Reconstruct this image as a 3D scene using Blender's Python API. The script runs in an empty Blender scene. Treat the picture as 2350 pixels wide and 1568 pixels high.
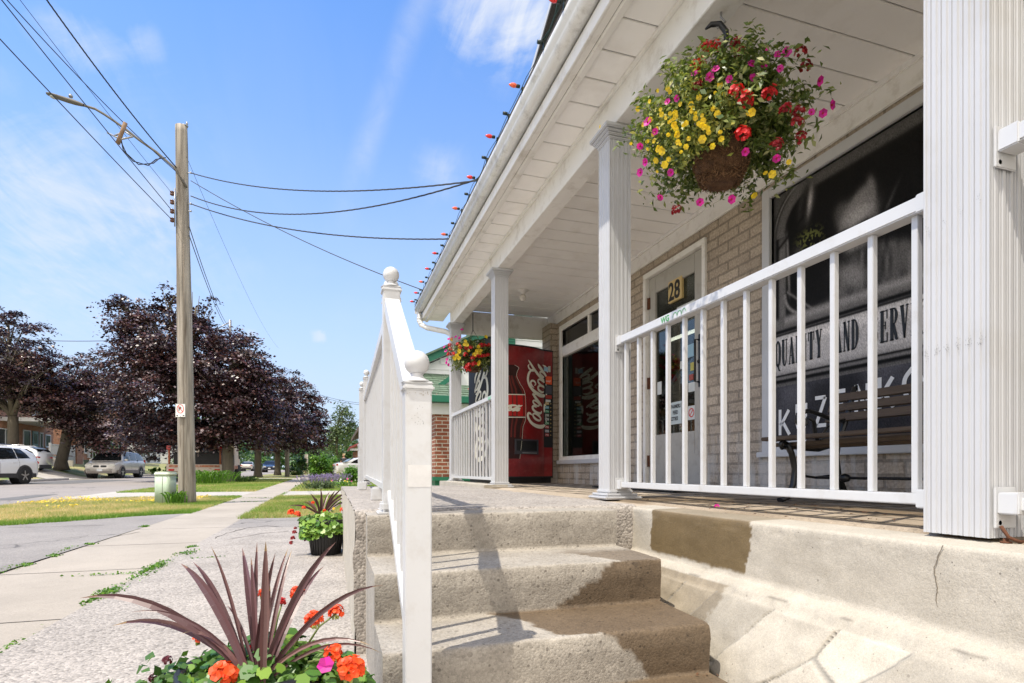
import bpy, math, random
import numpy as np
from mathutils import Vector, Matrix, noise
R = math.radians
sc = bpy.context.scene
col = sc.collection
# ------------------------------------------------------------------ camera
ZC = 0.8                      # eye height above the forecourt
YAW = 17.6
F = 1296.0                    # focal length in px of a 2350 px wide picture
cam_d = bpy.data.cameras.new("camera")
cam = bpy.data.objects.new("camera", cam_d)
col.objects.link(cam)
cam.location = (0, 0, ZC)
cam.rotation_euler = (R(90), 0, R(-YAW))
cam_d.sensor_width = 36
cam_d.lens = 36 * F / 2350
cam_d.shift_y = (1081 - 784) / 2350
cam_d.clip_start = 0.05
cam_d.clip_end = 2000
sc.camera = cam
# ------------------------------------------------------------------ light
SUN = Vector((-0.40, -0.165, 0.89)).normalized()
elev = math.asin(SUN.z)
azim = math.atan2(SUN.x, SUN.y)
sl = bpy.data.lights.new("sun", 'SUN')
sl.energy = 3.7
sl.angle = R(0.53)
sl.color = (1.0, 0.925, 0.80)
so = bpy.data.objects.new("sun", sl)
so.rotation_euler = SUN.to_track_quat('Z', 'Y').to_euler()
so.location = (0, 0, 30)
col.objects.link(so)
sc.view_settings.view_transform = 'Standard'
sc.view_settings.look = 'None'
sc.view_settings.exposure = 0.46
sc.view_settings.gamma = 1
S_, C_ = math.sin(R(YAW)), math.cos(R(YAW))


def ray(px, py):
    u = (px - 1175) / F
    return Vector((u * C_ + S_, -u * S_ + C_, (1081 - py) / F))


def atd(px, py, d):
    v = ray(px, py) * d
    return Vector((v.x, v.y, v.z + ZC))


def onX(px, py, X):
    r = ray(px, py)
    return atd(px, py, X / r.x)


def onY(px, py, Y):
    r = ray(px, py)
    return atd(px, py, Y / r.y)


def gz(y):
    return 0.008 * min(max(y, 0.0), 120.0)


def ground(px, py):
    r = ray(px, py)
    t = ZC / (0.008 * r.y - r.z)
    return Vector((r.x * t, r.y * t, gz(r.y * t)))


def sstep(a, b, x):
    t = min(max((x - a) / (b - a), 0.0), 1.0)
    return t * t * (3 - 2 * t)


# ------------------------------------------------------------------ world
W = bpy.data.worlds.new("World")
sc.world = W
W.use_nodes = True
nt = W.node_tree
for n in list(nt.nodes):
    nt.nodes.remove(n)


class NT:
    """tiny node helper"""
    def __init__(s, tree):
        s.t = tree

    def n(s, typ, props=None, **ins):
        nd = s.t.nodes.new(typ)
        for k, v in (props or {}).items():
            setattr(nd, k, v)
        for k, v in ins.items():
            key = int(k[1:]) if k[0] == 'i' and k[1:].isdigit() else k.replace('_', ' ')
            sk = nd.inputs[key]
            if isinstance(v, bpy.types.NodeSocket):
                s.t.links.new(v, sk)
            elif isinstance(v, bpy.types.Node):
                s.t.links.new(v.outputs[0], sk)
            else:
                sk.default_value = v
        return nd

    def math(s, op, a, b=None, c=None, clamp=False):
        nd = s.t.nodes.new('ShaderNodeMath')
        nd.operation = op
        nd.use_clamp = clamp
        for i, v in enumerate((a, b, c)):
            if v is None:
                continue
            if isinstance(v, (bpy.types.NodeSocket, bpy.types.Node)):
                s.t.links.new(v if isinstance(v, bpy.types.NodeSocket) else v.outputs[0], nd.inputs[i])
            else:
                nd.inputs[i].default_value = v
        return nd.outputs[0]

    def ramp(s, fac, stops, interp='LINEAR'):
        nd = s.t.nodes.new('ShaderNodeValToRGB')
        nd.color_ramp.interpolation = interp
        e = nd.color_ramp.elements
        while len(e) < len(stops):
            e.new(0.5)
        for i, (p, c) in enumerate(stops):
            e[i].position = p
            if isinstance(c, (int, float)):
                c = (c, c, c)
            e[i].color = (*c[:3], 1)
        s.t.links.new(fac if isinstance(fac, bpy.types.NodeSocket) else fac.outputs[0], nd.inputs[0])
        return nd.outputs[0]

    def mix(s, fac, a, b, blend='MIX'):
        nd = s.t.nodes.new('ShaderNodeMix')
        nd.data_type = 'RGBA'
        nd.blend_type = blend
        for i, v in ((0, fac), (6, a), (7, b)):
            if isinstance(v, (bpy.types.NodeSocket, bpy.types.Node)):
                s.t.links.new(v if isinstance(v, bpy.types.NodeSocket) else v.outputs[0], nd.inputs[i])
            elif i == 0:
                nd.inputs[0].default_value = v
            else:
                nd.inputs[i].default_value = (*v[:3], 1)
        return nd.outputs[2]


w = NT(nt)
sky = w.n('ShaderNodeTexSky', dict(sky_type='NISHITA', sun_disc=False, sun_elevation=elev, sun_rotation=azim,
                                   altitude=200, air_density=1.0, dust_density=0.55, ozone_density=2.2))
geo = w.n('ShaderNodeTexCoord')
D = geo.outputs['Generated']
sep = w.n('ShaderNodeSeparateXYZ', i0=D)
# cloud masks live in sky directions
zz = w.math('MAXIMUM', sep.outputs[2], 0.05)
px_ = w.math('DIVIDE', sep.outputs[0], zz)
py_ = w.math('DIVIDE', sep.outputs[1], zz)
plane = w.n('ShaderNodeCombineXYZ', i0=px_, i1=py_, i2=0.0)
wisp = w.n('ShaderNodeTexNoise', None, Vector=w.n('ShaderNodeMapping', None, Vector=plane, Scale=(2.3, 0.62, 1), Rotation=(0, 0, R(-18))), Scale=1.5, Detail=7.0, Roughness=0.55, Distortion=0.5)
puff = w.n('ShaderNodeTexNoise', None, Vector=D, Scale=5.5, Detail=7.0, Roughness=0.58, Distortion=0.25)
cov = w.n('ShaderNodeTexNoise', None, Vector=D, Scale=1.7, Detail=2.0)
m_w = w.ramp(w.math('MULTIPLY', wisp.outputs[0], w.math('ADD', cov.outputs[0], 0.5)), [(0.5, 0), (0.85, 0.4)])


tex = w.n('ShaderNodeTexNoise', None, Vector=w.n('ShaderNodeMapping', None, Vector=D, Scale=(1.0, 1.0, 1.7), Rotation=(0.3, 0.5, 0)), Scale=7.0, Detail=12.0, Roughness=0.62, Distortion=0.9)
fib = w.n('ShaderNodeTexNoise', None, Vector=w.n('ShaderNodeMapping', None, Vector=plane, Scale=(5.5, 1.3, 1), Rotation=(0, 0, R(-20))), Scale=2.2, Detail=10.0, Roughness=0.6, Distortion=0.8)
tx = w.math('ADD', w.math('MULTIPLY', tex.outputs[0], 0.65), w.math('MULTIPLY', fib.outputs[0], 0.35))


def blob(px, py, r0, r1, lo, hi):
    """patch of cloud round a sky direction, torn up by the cloud texture between lo and hi"""
    d = ray(px, py).normalized()
    dist = w.n('ShaderNodeVectorMath', dict(operation='DISTANCE'), i0=D, i1=tuple(d)).outputs['Value']
    f = w.ramp(dist, [(r0, 1), (r1, 0)], 'EASE')
    t_ = w.math('ADD', tx, w.math('MULTIPLY', w.math('SUBTRACT', f, 1.0), 0.22))
    return w.math('MULTIPLY', f, w.ramp(t_, [(lo, 0), (hi, 1)]))


def add(a, b):
    return w.math('ADD', a, b, clamp=True)


bl = w.math('MULTIPLY', blob(1175, 30, 0.02, 0.12, 0.30, 0.52), 0.9)
bl = add(bl, w.math('MULTIPLY', blob(1062, 45, 0.0, 0.07, 0.38, 0.62), 0.5))
bl = add(bl, w.math('MULTIPLY', blob(200, 550, 0.02, 0.30, 0.36, 0.68), 0.55))
bl = add(bl, w.math('MULTIPLY', blob(70, 470, 0.0, 0.2, 0.36, 0.66), 0.35))
bl = add(bl, w.math('MULTIPLY', blob(370, 470, 0.0, 0.11, 0.36, 0.66), 0.45))
bl = add(bl, w.math('MULTIPLY', blob(215, 112, 0.0, 0.07, 0.38, 0.6), 0.36))
bl = add(bl, w.math('MULTIPLY', blob(120, 75, 0.0, 0.06, 0.38, 0.6), 0.3))
bl = add(bl, w.math('MULTIPLY', blob(330, 100, 0.0, 0.05, 0.40, 0.62), 0.35))
bl = add(bl, w.math('MULTIPLY', blob(1010, 390, 0.0, 0.07, 0.34, 0.6), 0.45))
bl = add(bl, w.math('MULTIPLY', blob(735, 772, 0.0, 0.024, 0.42, 0.55), 0.5))
bl = add(bl, w.math('MULTIPLY', blob(575, 768, 0.0, 0.016, 0.36, 0.5), 0.45))
cl = add(bl, w.math('MULTIPLY', m_w, 0.14))
# a long thin streak of cirrus
q0, q1 = ray(965, 10).normalized(), ray(850, 330).normalized()
nrm = q0.cross(q1).normalized()
dl = w.n('ShaderNodeVectorMath', dict(operation='DOT_PRODUCT'), i0=D, i1=tuple(nrm)).outputs['Value']
al = w.math('ABSOLUTE', w.math('ADD', dl, w.math('MULTIPLY', w.math('SUBTRACT', wisp.outputs[0], 0.5), 0.05)))
st = w.math('MULTIPLY', w.ramp(al, [(0.0, 1), (0.03, 0)], 'EASE'), blob(905, 170, 0.08, 0.3, 0.25, 0.62))
cl = add(cl, w.math('MULTIPLY', st, 0.34))
# whiter towards the horizon
hz = w.ramp(sep.outputs[2], [(0.0, 0.97), (0.14, 0.84), (0.30, 0.55), (0.5, 0.24), (0.75, 0.0)])
tint = w.n('ShaderNodeHueSaturation', None, Saturation=1.0, Value=2.05, Color=sky)
tint = w.mix(1.0, tint.outputs[0], (0.52, 0.93, 1.34), 'MULTIPLY')
c1 = w.mix(hz, tint, (5.9, 6.8, 8.2))
c2 = w.mix(cl, c1, (7.4, 7.8, 8.5))
# bank of cloud added unseen behind the viewer to fill and warm the light
fill_bank = w.math('MULTIPLY', w.math('SUBTRACT', 0.05, sep.outputs[1]), 3.0, clamp=True)
fill_bank = w.math('MULTIPLY', fill_bank, w.ramp(puff.outputs[0], [(0.30, 0.35), (0.5, 1.0)]))
c2 = w.mix(fill_bank, c2, (17.5, 16.3, 15.0))
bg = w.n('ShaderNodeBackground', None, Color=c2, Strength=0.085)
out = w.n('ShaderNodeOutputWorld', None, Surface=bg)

# ------------------------------------------------------------------ materials
MATS = {}


def mat(name, c, rough=0.6, metal=0.0, var=0.12, vscale=6.0, bump=0.0, bscale=40.0, spec=0.5, dirt=None, dscale=3.0,
        damt=0.5, coat=0.0, stretch=(1, 1, 1), emit=None, estr=0.0):
    """principled colour with two scales of noise, optional dirt colour and bump"""
    if name in MATS:
        return MATS[name]
    m = bpy.data.materials.new(name)
    m.use_nodes = True
    t = m.node_tree
    b = t.nodes['Principled BSDF']
    h = NT(t)
    tc = h.n('ShaderNodeTexCoord')
    mp = h.n('ShaderNodeMapping', None, Vector=tc.outputs['Object'], Scale=stretch)
    n1 = h.n('ShaderNodeTexNoise', None, Vector=mp, Scale=vscale, Detail=5.0, Roughness=0.6)
    k = h.ramp(n1.outputs[0], [(0.25, 1 - var), (0.75, 1 + var * 0.6)])
    colr = h.mix(1.0, c, k, 'MULTIPLY')
    if dirt is not None:
        n2 = h.n('ShaderNodeTexNoise', None, Vector=mp, Scale=dscale, Detail=8.0, Roughness=0.65)
        f = h.ramp(n2.outputs[0], [(0.52, 0), (0.72, damt)])
        colr = h.mix(f, colr, dirt)
    t.links.new(colr, b.inputs['Base Color'])
    b.inputs['Roughness'].default_value = rough
    b.inputs['Metallic'].default_value = metal
    b.inputs['Specular IOR Level'].default_value = spec
    b.inputs['Coat Weight'].default_value = coat
    if emit is not None:
        b.inputs['Emission Color'].default_value = (*emit, 1)
        b.inputs['Emission Strength'].default_value = estr
    if bump:
        n3 = h.n('ShaderNodeTexNoise', None, Vector=mp, Scale=bscale, Detail=4.0, Roughness=0.6)
        bp = h.n('ShaderNodeBump', None, Height=n3.outputs[0], Strength=min(bump, 1.0), Distance=0.01)
        t.links.new(bp.outputs[0], b.inputs['Normal'])
    MATS[name] = m
    return m


def concrete(name, c, c2, agg=0.35, ascale=90.0, rough=0.9, wet=None, bump=0.5, pits=True, crack=False, blotch=2.0, pk=1.0):
    """concrete with aggregate specks, pits, blotches; vertex float 'wet' darkens it where water lies"""
    m = bpy.data.materials.new(name)
    m.use_nodes = True
    t = m.node_tree
    b = t.nodes['Principled BSDF']
    h = NT(t)
    tc = h.n('ShaderNodeTexCoord')
    O = tc.outputs['Object']
    n1 = h.n('ShaderNodeTexNoise', None, Vector=O, Scale=blotch, Detail=8.0, Roughness=0.7)
    base = h.mix(h.ramp(n1.outputs[0], [(0.35, 0), (0.65, 1)]), c, c2)
    v1 = h.n('ShaderNodeTexVoronoi', dict(feature='F1'), Vector=O, Scale=ascale)
    gs = h.n('ShaderNodeTexNoise', None, Vector=O, Scale=ascale * 2.2, Detail=3.0)
    hs = h.n('ShaderNodeSeparateColor', None, Color=v1.outputs['Color'])
    speck = h.ramp(hs.outputs[0], [(0.0, 0.62), (0.3, 0.9), (0.7, 1.06), (1.0, 1.22)])
    s2 = h.mix(agg, (1, 1, 1), speck)
    base = h.mix(1.0, base, s2, 'MULTIPLY')
    base = h.mix(1.0, base, h.ramp(gs.outputs[0], [(0.3, 0.85), (0.7, 1.12)]), 'MULTIPLY')
    hgt = h.math('MULTIPLY', gs.outputs[0], 0.35)
    hgt = h.math('SUBTRACT', hgt, h.math('MULTIPLY', v1.outputs['Distance'], agg))
    if pits:
        v2 = h.n('ShaderNodeTexVoronoi', dict(feature='F1'), Vector=O, Scale=26.0, Randomness=1.0)
        h2 = h.n('ShaderNodeSeparateColor', None, Color=v2.outputs['Color'])
        rad = h.math('MULTIPLY', h.math('POWER', h2.outputs[1], 3.0), 0.20 * pk)
        pm = h.math('LESS_THAN', v2.outputs['Distance'], rad)
        base = h.mix(h.math('MULTIPLY', pm, 0.45), base, (0.16, 0.14, 0.12))
        hgt = h.math('SUBTRACT', hgt, h.math('MULTIPLY', pm, 1.2))
    if crack:
        v3 = h.n('ShaderNodeTexVoronoi', dict(feature='DISTANCE_TO_EDGE'),
                 Vector=h.n('ShaderNodeVectorMath', dict(operation='ADD'), i0=O, i1=h.n('ShaderNodeTexNoise', None, Vector=O, Scale=1.5, Detail=6.0).outputs['Color']).outputs[0], Scale=0.33)
        cm = h.ramp(v3.outputs['Distance'], [(0.0, 1), (0.006, 0)])
        base = h.mix(h.math('MULTIPLY', cm, 0.8), base, (0.03, 0.03, 0.03))
        hgt = h.math('SUBTRACT', hgt, cm)
    p3_ = h.n('ShaderNodeTexVoronoi', dict(feature='F1'), Vector=O, Scale=70.0)
    if pits:
        q3 = h.n('ShaderNodeSeparateColor', None, Color=p3_.outputs['Color'])
        pm2 = h.math('LESS_THAN', p3_.outputs['Distance'], h.math('MULTIPLY', h.math('POWER', q3.outputs[0], 5.0 / pk), 0.30 * pk))
        base = h.mix(h.math('MULTIPLY', pm2, 0.65), base, (0.10, 0.085, 0.07))
        hgt = h.math('SUBTRACT', hgt, pm2)
    rg = rough
    if wet:
        tn = h.n('ShaderNodeAttribute', dict(attribute_name='tone'))
        tw = h.math('ADD', 1.0, tn.outputs['Fac'])
        base = h.mix(1.0, base, h.n('ShaderNodeCombineColor', None, i0=tw, i1=tw, i2=tw).outputs[0], 'MULTIPLY')
        at = h.n('ShaderNodeAttribute', dict(attribute_name='wet'))
        base = h.mix(at.outputs['Fac'], base, h.mix(1.0, base, wet, 'MULTIPLY'))
        rg = h.math('SUBTRACT', rough, h.math('MULTIPLY', at.outputs['Fac'], 0.35))
        mo = h.n('ShaderNodeAttribute', dict(attribute_name='mortar'))
        base = h.mix(mo.outputs['Fac'], base, (0.25, 0.235, 0.205))
        cr = h.n('ShaderNodeAttribute', dict(attribute_name='crack'))
        base = h.mix(cr.outputs['Fac'], base, (0.07, 0.06, 0.05))
        t.links.new(rg, b.inputs['Roughness'])
    else:
        b.inputs['Roughness'].default_value = rough
    t.links.new(base, b.inputs['Base Color'])
    bp = h.n('ShaderNodeBump', None, Height=hgt, Strength=bump, Distance=0.004)
    t.links.new(bp.outputs[0], b.inputs['Normal'])
    MATS[name] = m
    return m


def brick(name, c1, c2, mortar, axis='YZ', bw=0.2, bh=0.067, mw=0.008, rough=0.85, bump=0.6, stain=None, var=0.3):
    m = bpy.data.materials.new(name)
    m.use_nodes = True
    t = m.node_tree
    b = t.nodes['Principled BSDF']
    h = NT(t)
    g = h.n('ShaderNodeNewGeometry')
    sp = h.n('ShaderNodeSeparateXYZ', i0=g.outputs['Position'])
    nn = h.n('ShaderNodeSeparateXYZ', i0=g.outputs['True Normal'])
    fx = h.math('GREATER_THAN', h.math('ABSOLUTE', nn.outputs[0]), 0.6)
    uu = h.math('ADD', h.math('MULTIPLY', sp.outputs[1], fx), h.math('MULTIPLY', sp.outputs[0], h.math('SUBTRACT', 1.0, fx)))
    vec = h.n('ShaderNodeCombineXYZ', i0=uu, i1=sp.outputs[2], i2=0.0)
    wob = h.n('ShaderNodeTexNoise', None, Vector=g.outputs['Position'], Scale=9.0, Detail=2.0)
    vec = h.n('ShaderNodeVectorMath', dict(operation='MULTIPLY_ADD'), i0=wob.outputs['Color'], i1=(0.006, 0.006, 0), i2=vec)
    bt = h.n('ShaderNodeTexBrick', dict(offset=0.5), Vector=vec, Scale=1.0, Mortar_Size=mw, Mortar_Smooth=0.15, Bias=0.0, Brick_Width=bw, Row_Height=bh)
    bt.inputs['Color1'].default_value = (*c1, 1)
    bt.inputs['Color2'].default_value = (*c2, 1)
    bt.inputs['Mortar'].default_value = (*mortar, 1)
    n1 = h.n('ShaderNodeTexNoise', None, Vector=g.outputs['Position'], Scale=60.0, Detail=5.0)
    n2 = h.n('ShaderNodeTexNoise', None, Vector=g.outputs['Position'], Scale=4.0, Detail=6.0)
    colr = h.mix(1.0, bt.outputs['Color'], h.ramp(n1.outputs[0], [(0.3, 1 - var), (0.7, 1 + var * 0.6)]), 'MULTIPLY')
    colr = h.mix(1.0, colr, h.ramp(n2.outputs[0], [(0.3, 0.86), (0.7, 1.1)]), 'MULTIPLY')
    if stain:      # pale lime bloom low on the wall
        zf = h.ramp(h.math('DIVIDE', sp.outputs[2], 3.0), [(stain[1] / 3, 1), (stain[2] / 3, 0)])
        n3 = h.n('ShaderNodeTexNoise', None, Vector=h.n('ShaderNodeMapping', None, Vector=g.outputs['Position'], Scale=(1, 6, 1.2)), Scale=1.6, Detail=6.0)
        colr = h.mix(h.math('MULTIPLY', zf, h.ramp(n3.outputs[0], [(0.45, 0), (0.62, 0.75)])), colr, stain[0])
    t.links.new(colr, b.inputs['Base Color'])
    b.inputs['Roughness'].default_value = rough
    hg = h.math('ADD', h.math('MULTIPLY', bt.outputs['Fac'], -1.0), h.math('MULTIPLY', n1.outputs[0], 0.5))
    bp = h.n('ShaderNodeBump', None, Height=hg, Strength=bump, Distance=0.008)
    t.links.new(bp.outputs[0], b.inputs['Normal'])
    MATS[name] = m
    return m


def leafmat(name, stops, rough=0.5, trans=0.3, spec=0.5):
    m = bpy.data.materials.new(name)
    m.use_nodes = True
    t = m.node_tree
    b = t.nodes['Principled BSDF']
    h = NT(t)
    at = h.n('ShaderNodeAttribute', dict(attribute_name='var'))
    cc = h.ramp(at.outputs['Fac'], stops)
    t.links.new(cc, b.inputs['Base Color'])
    b.inputs['Roughness'].default_value = rough
    b.inputs['Specular IOR Level'].default_value = spec
    if trans:
        tr = h.n('ShaderNodeBsdfTranslucent', None, Color=h.mix(1.0, cc, (1.3, 1.4, 0.7), 'MULTIPLY'))
        mx = h.n('ShaderNodeMixShader', None, i0=trans, i1=b.outputs[0], i2=tr.outputs[0])
        t.links.new(mx.outputs[0], t.nodes['Material Output'].inputs[0])
    MATS[name] = m
    return m


def glass(name, tint=(0.9, 0.95, 0.95), refl=0.06, opac=0.0):
    m = bpy.data.materials.new(name)
    m.use_nodes = True
    t = m.node_tree
    t.nodes.remove(t.nodes['Principled BSDF'])
    h = NT(t)
    fr = h.n('ShaderNodeFresnel', None, IOR=1.5)
    tr = h.n('ShaderNodeBsdfTransparent', None, Color=(*tint, 1))
    gl = h.n('ShaderNodeBsdfGlossy', None, Roughness=0.015, Color=(1, 1, 1, 1))
    f = h.math('ADD', h.math('MULTIPLY', fr, 0.35), refl * 0.3, clamp=True)
    mx = h.n('ShaderNodeMixShader', None, i0=f, i1=tr.outputs[0], i2=gl.outputs[0])
    t.links.new(mx.outputs[0], t.nodes['Material Output'].inputs[0])
    MATS[name] = m
    return m


# ------------------------------------------------------------------ object helpers
def org(o):
    v = Vector((0, 0, 0))
    while o is not None:
        v += o.location
        o = o.parent
    return v


def tag(o, label=None, cat=None, group=None, kind=None):
    for k, v in (('label', label), ('category', cat), ('group', group), ('kind', kind)):
        if v:
            o[k] = v
    return o


def thing(name, label, cat, loc=(0, 0, 0), group=None):
    o = bpy.data.objects.new(name, None)
    o.empty_display_size = 0.1
    o.location = loc
    col.objects.link(o)
    return tag(o, label, cat, group)


def copy_tree(o, parent=None):
    c = o.copy()
    col.objects.link(c)
    c.parent = parent
    for ch in o.children:
        copy_tree(ch, c)
    return c


def link(me, name, m, parent=None, smooth=False):
    o = bpy.data.objects.new(name, me)
    col.objects.link(o)
    if m is not None:
        me.materials.append(MATS[m] if isinstance(m, str) else m)
    if smooth:
        me.shade_smooth()
    if parent is not None:
        o.parent = parent
    return o


class MB:
    def __init__(s):
        s.v, s.f, s.sm = [], [], []

    def add(s, vs, fs, smooth=False):
        k = len(s.v)
        s.v += [tuple(x) for x in vs]
        s.f += [tuple(i + k for i in f) for f in fs]
        s.sm += [smooth] * len(fs)
        return s

    def box(s, x0, x1, y0, y1, z0, z1, bv=0.0):
        if bv <= 0:
            vs = [(x, y, z) for z in (z0, z1) for x, y in ((x0, y0), (x1, y0), (x1, y1), (x0, y1))]
            return s.add(vs, [(3, 2, 1, 0), (4, 5, 6, 7), (0, 1, 5, 4), (1, 2, 6, 5), (2, 3, 7, 6), (3, 0, 4, 7)])
        b = min(bv, (x1 - x0) / 2.01, (y1 - y0) / 2.01, (z1 - z0) / 2.01)
        import bmesh
        bm = bmesh.new()
        bmesh.ops.create_cube(bm, size=1)
        for v in bm.verts:
            v.co = Vector(((x0 + x1) / 2 + v.co.x * (x1 - x0), (y0 + y1) / 2 + v.co.y * (y1 - y0), (z0 + z1) / 2 + v.co.z * (z1 - z0)))
        bmesh.ops.bevel(bm, geom=list(bm.edges), offset=b, segments=2, affect='EDGES')
        bm.verts.index_update()
        s.add([v.co for v in bm.verts], [[v.index for v in f.verts] for f in bm.faces])
        bm.free()
        return s

    def obox(s, c, ax, ay, az, dx, dy, dz):
        """box with its own axes"""
        c = Vector(c)
        vs = []
        for k in (-.5, .5):
            for i, j in ((-.5, -.5), (.5, -.5), (.5, .5), (-.5, .5)):
                vs.append(c + ax * dx * i + ay * dy * j + az * dz * k)
        return s.add(vs, [(3, 2, 1, 0), (4, 5, 6, 7), (0, 1, 5, 4), (1, 2, 6, 5), (2, 3, 7, 6), (3, 0, 4, 7)])

    def tube(s, pts, r, n=8, caps=True, smooth=True):
        pts = [Vector(p) for p in pts]
        rs = r if isinstance(r, (list, tuple)) else [r] * len(pts)
        k = len(s.v)
        up = Vector((0, 0, 1))
        prev = None
        for i, p in enumerate(pts):
            t = (pts[min(i + 1, len(pts) - 1)] - pts[max(i - 1, 0)])
            if t.length < 1e-9:
                t = Vector((0, 0, 1))
            t.normalize()
            if prev is None:
                a = t.cross(up)
                if a.length < 1e-3:
                    a = t.cross(Vector((1, 0, 0)))
            else:
                a = prev - t * prev.dot(t)
                if a.length < 1e-5:
                    a = t.cross(up)
            a.normalize()
            prev = a
            bb = t.cross(a)
            for j in range(n):
                an = 2 * math.pi * j / n
                s.v.append(tuple(p + a * math.cos(an) * rs[i] + bb * math.sin(an) * rs[i]))
        for i in range(len(pts) - 1):
            for j in range(n):
                j2 = (j + 1) % n
                s.f.append((k + i * n + j, k + i * n + j2, k + (i + 1) * n + j2, k + (i + 1) * n + j))
                s.sm.append(smooth)
        if caps:
            s.f.append(tuple(k + j for j in reversed(range(n))))
            s.f.append(tuple(k + (len(pts) - 1) * n + j for j in range(n)))
            s.sm += [False, False]
        return s

    def lathe(s, prof, c=(0, 0, 0), n=24, axis='Z', smooth=True, sx=1.0, sy=1.0):
        k = len(s.v)
        cx, cy, cz = c
        for (r, z) in prof:
            for j in range(n):
                a = 2 * math.pi * j / n
                x, y = r * math.cos(a) * sx, r * math.sin(a) * sy
                if axis == 'Z':
                    s.v.append((cx + x, cy + y, cz + z))
                elif axis == 'X':
                    s.v.append((cx + z, cy + x, cz + y))
                else:
                    s.v.append((cx + x, cy + z, cz + y))
        for i in range(len(prof) - 1):
            for j in range(n):
                j2 = (j + 1) % n
                s.f.append((k + i * n + j, k + i * n + j2, k + (i + 1) * n + j2, k + (i + 1) * n + j))
                s.sm.append(smooth)
        s.f.append(tuple(k + j for j in reversed(range(n))))
        s.f.append(tuple(k + (len(prof) - 1) * n + j for j in range(n)))
        s.sm += [False, False]
        return s

    def ball(s, c, r, n=16, sz=1.0):
        m = n // 2
        prof = [(r * math.sin(math.pi * (i + .02) / (m + .04)), -r * sz * math.cos(math.pi * (i + .02) / (m + .04))) for i in range(m + 1)]
        return s.lathe(prof, c, n)

    def prism(s, poly, a0, a1, axis='X', smooth=False):
        """poly in the two other axes, extruded a0..a1 along axis"""
        n = len(poly)
        def P(a, p):
            return (a, p[0], p[1]) if axis == 'X' else ((p[0], a, p[1]) if axis == 'Y' else (p[0], p[1], a))
        vs = [P(a0, p) for p in poly] + [P(a1, p) for p in poly]
        fs = [tuple(reversed(range(n))), tuple(range(n, 2 * n))]
        fs += [(i, (i + 1) % n, n + (i + 1) % n, n + i) for i in range(n)]
        k = len(s.v)
        s.add(vs, fs)
        if smooth:
            for i in range(len(s.sm) - n, len(s.sm)):
                s.sm[i] = True
        return s

    def quad(s, a, b, c, d):
        return s.add([a, b, c, d], [(0, 1, 2, 3)])

    def build(s, name, m, parent=None, flip=None):
        if parent is not None:
            o = org(parent)
            vs = [(x - o.x, y - o.y, z - o.z) for x, y, z in s.v]
        else:
            vs = s.v
        me = bpy.data.meshes.new(name)
        me.from_pydata(vs, [], s.f)
        me.polygons.foreach_set('use_smooth', s.sm)
        me.update()
        import bmesh
        bm = bmesh.new()
        bm.from_mesh(me)
        bmesh.ops.recalc_face_normals(bm, faces=bm.faces)
        bm.to_mesh(me)
        bm.free()
        return link(me, name, m, parent)


def polys_np(name, V, k, m, parent=None, var=None, smooth=False):
    """V (n*k,3) array: n separate k-gons. var: n floats"""
    V = np.asarray(V, dtype=np.float32).reshape(-1, 3)
    if parent is not None:
        o = org(parent)
        V = V - np.array([o.x, o.y, o.z], dtype=np.float32)
    n = len(V) // k
    me = bpy.data.meshes.new(name)
    me.vertices.add(n * k)
    me.vertices.foreach_set('co', V.ravel())
    me.loops.add(n * k)
    me.loops.foreach_set('vertex_index', np.arange(n * k, dtype=np.int32))
    me.polygons.add(n)
    me.polygons.foreach_set('loop_start', np.arange(0, n * k, k, dtype=np.int32))
    me.polygons.foreach_set('loop_total', np.full(n, k, dtype=np.int32))
    me.update(calc_edges=True)
    if var is not None:
        a = me.attributes.new('var', 'FLOAT', 'POINT')
        a.data.foreach_set('value', np.repeat(np.asarray(var, dtype=np.float32), k))
    return link(me, name, m, parent, smooth)


def frames(N, rng, twist=True):
    """orthonormal frames for normals N"""
    N = N / np.maximum(np.linalg.norm(N, axis=1, keepdims=True), 1e-9)
    r = rng.normal(size=N.shape)
    A = np.cross(N, r)
    A /= np.maximum(np.linalg.norm(A, axis=1, keepdims=True), 1e-9)
    B = np.cross(N, A)
    return N, A, B


LEAFN = np.array([(0, -.5, 0), (.22, 0.05, .07), (0, .5, -.08), (-.22, 0.05, .07)])
LEAF4 = np.array([(0, -.5, 0), (.36, 0.02, .06), (0, .5, -.05), (-.36, 0.02, .06)])
MAPLE = np.array([(0, -.5, 0), (.22, -.2, 0.02), (.5, -.12, -.04), (.24, .1, 0.03), (.3, .42, -.04), (0, .3, .03), (-.1, .55, -.05), (-.3, .15, .02), (-.5, .1, -.04), (-.24, -.2, 0.02)])
ROUND = np.array([(0.5 * math.cos(a) * (1 - .14 * (i % 2)), 0.5 * math.sin(a) * (1 - .14 * (i % 2)), .09 * (i % 2) + .07 * math.cos(2 * a)) for i, a in enumerate(np.linspace(0, 2 * math.pi, 15)[:-1])])


def leaves(P, N, size, shape, rng):
    """place the leaf shape at points P with normals N"""
    N, A, B = frames(N, rng)
    s = (size * (0.7 + 0.6 * rng.random(len(P))))[:, None, None] if np.isscalar(size) else size[:, None, None]
    V = P[:, None, :] + s * (shape[None, :, 0:1] * A[:, None, :] + shape[None, :, 1:2] * B[:, None, :] + shape[None, :, 2:3] * N[:, None, :])
    return V.reshape(-1, 3)


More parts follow.
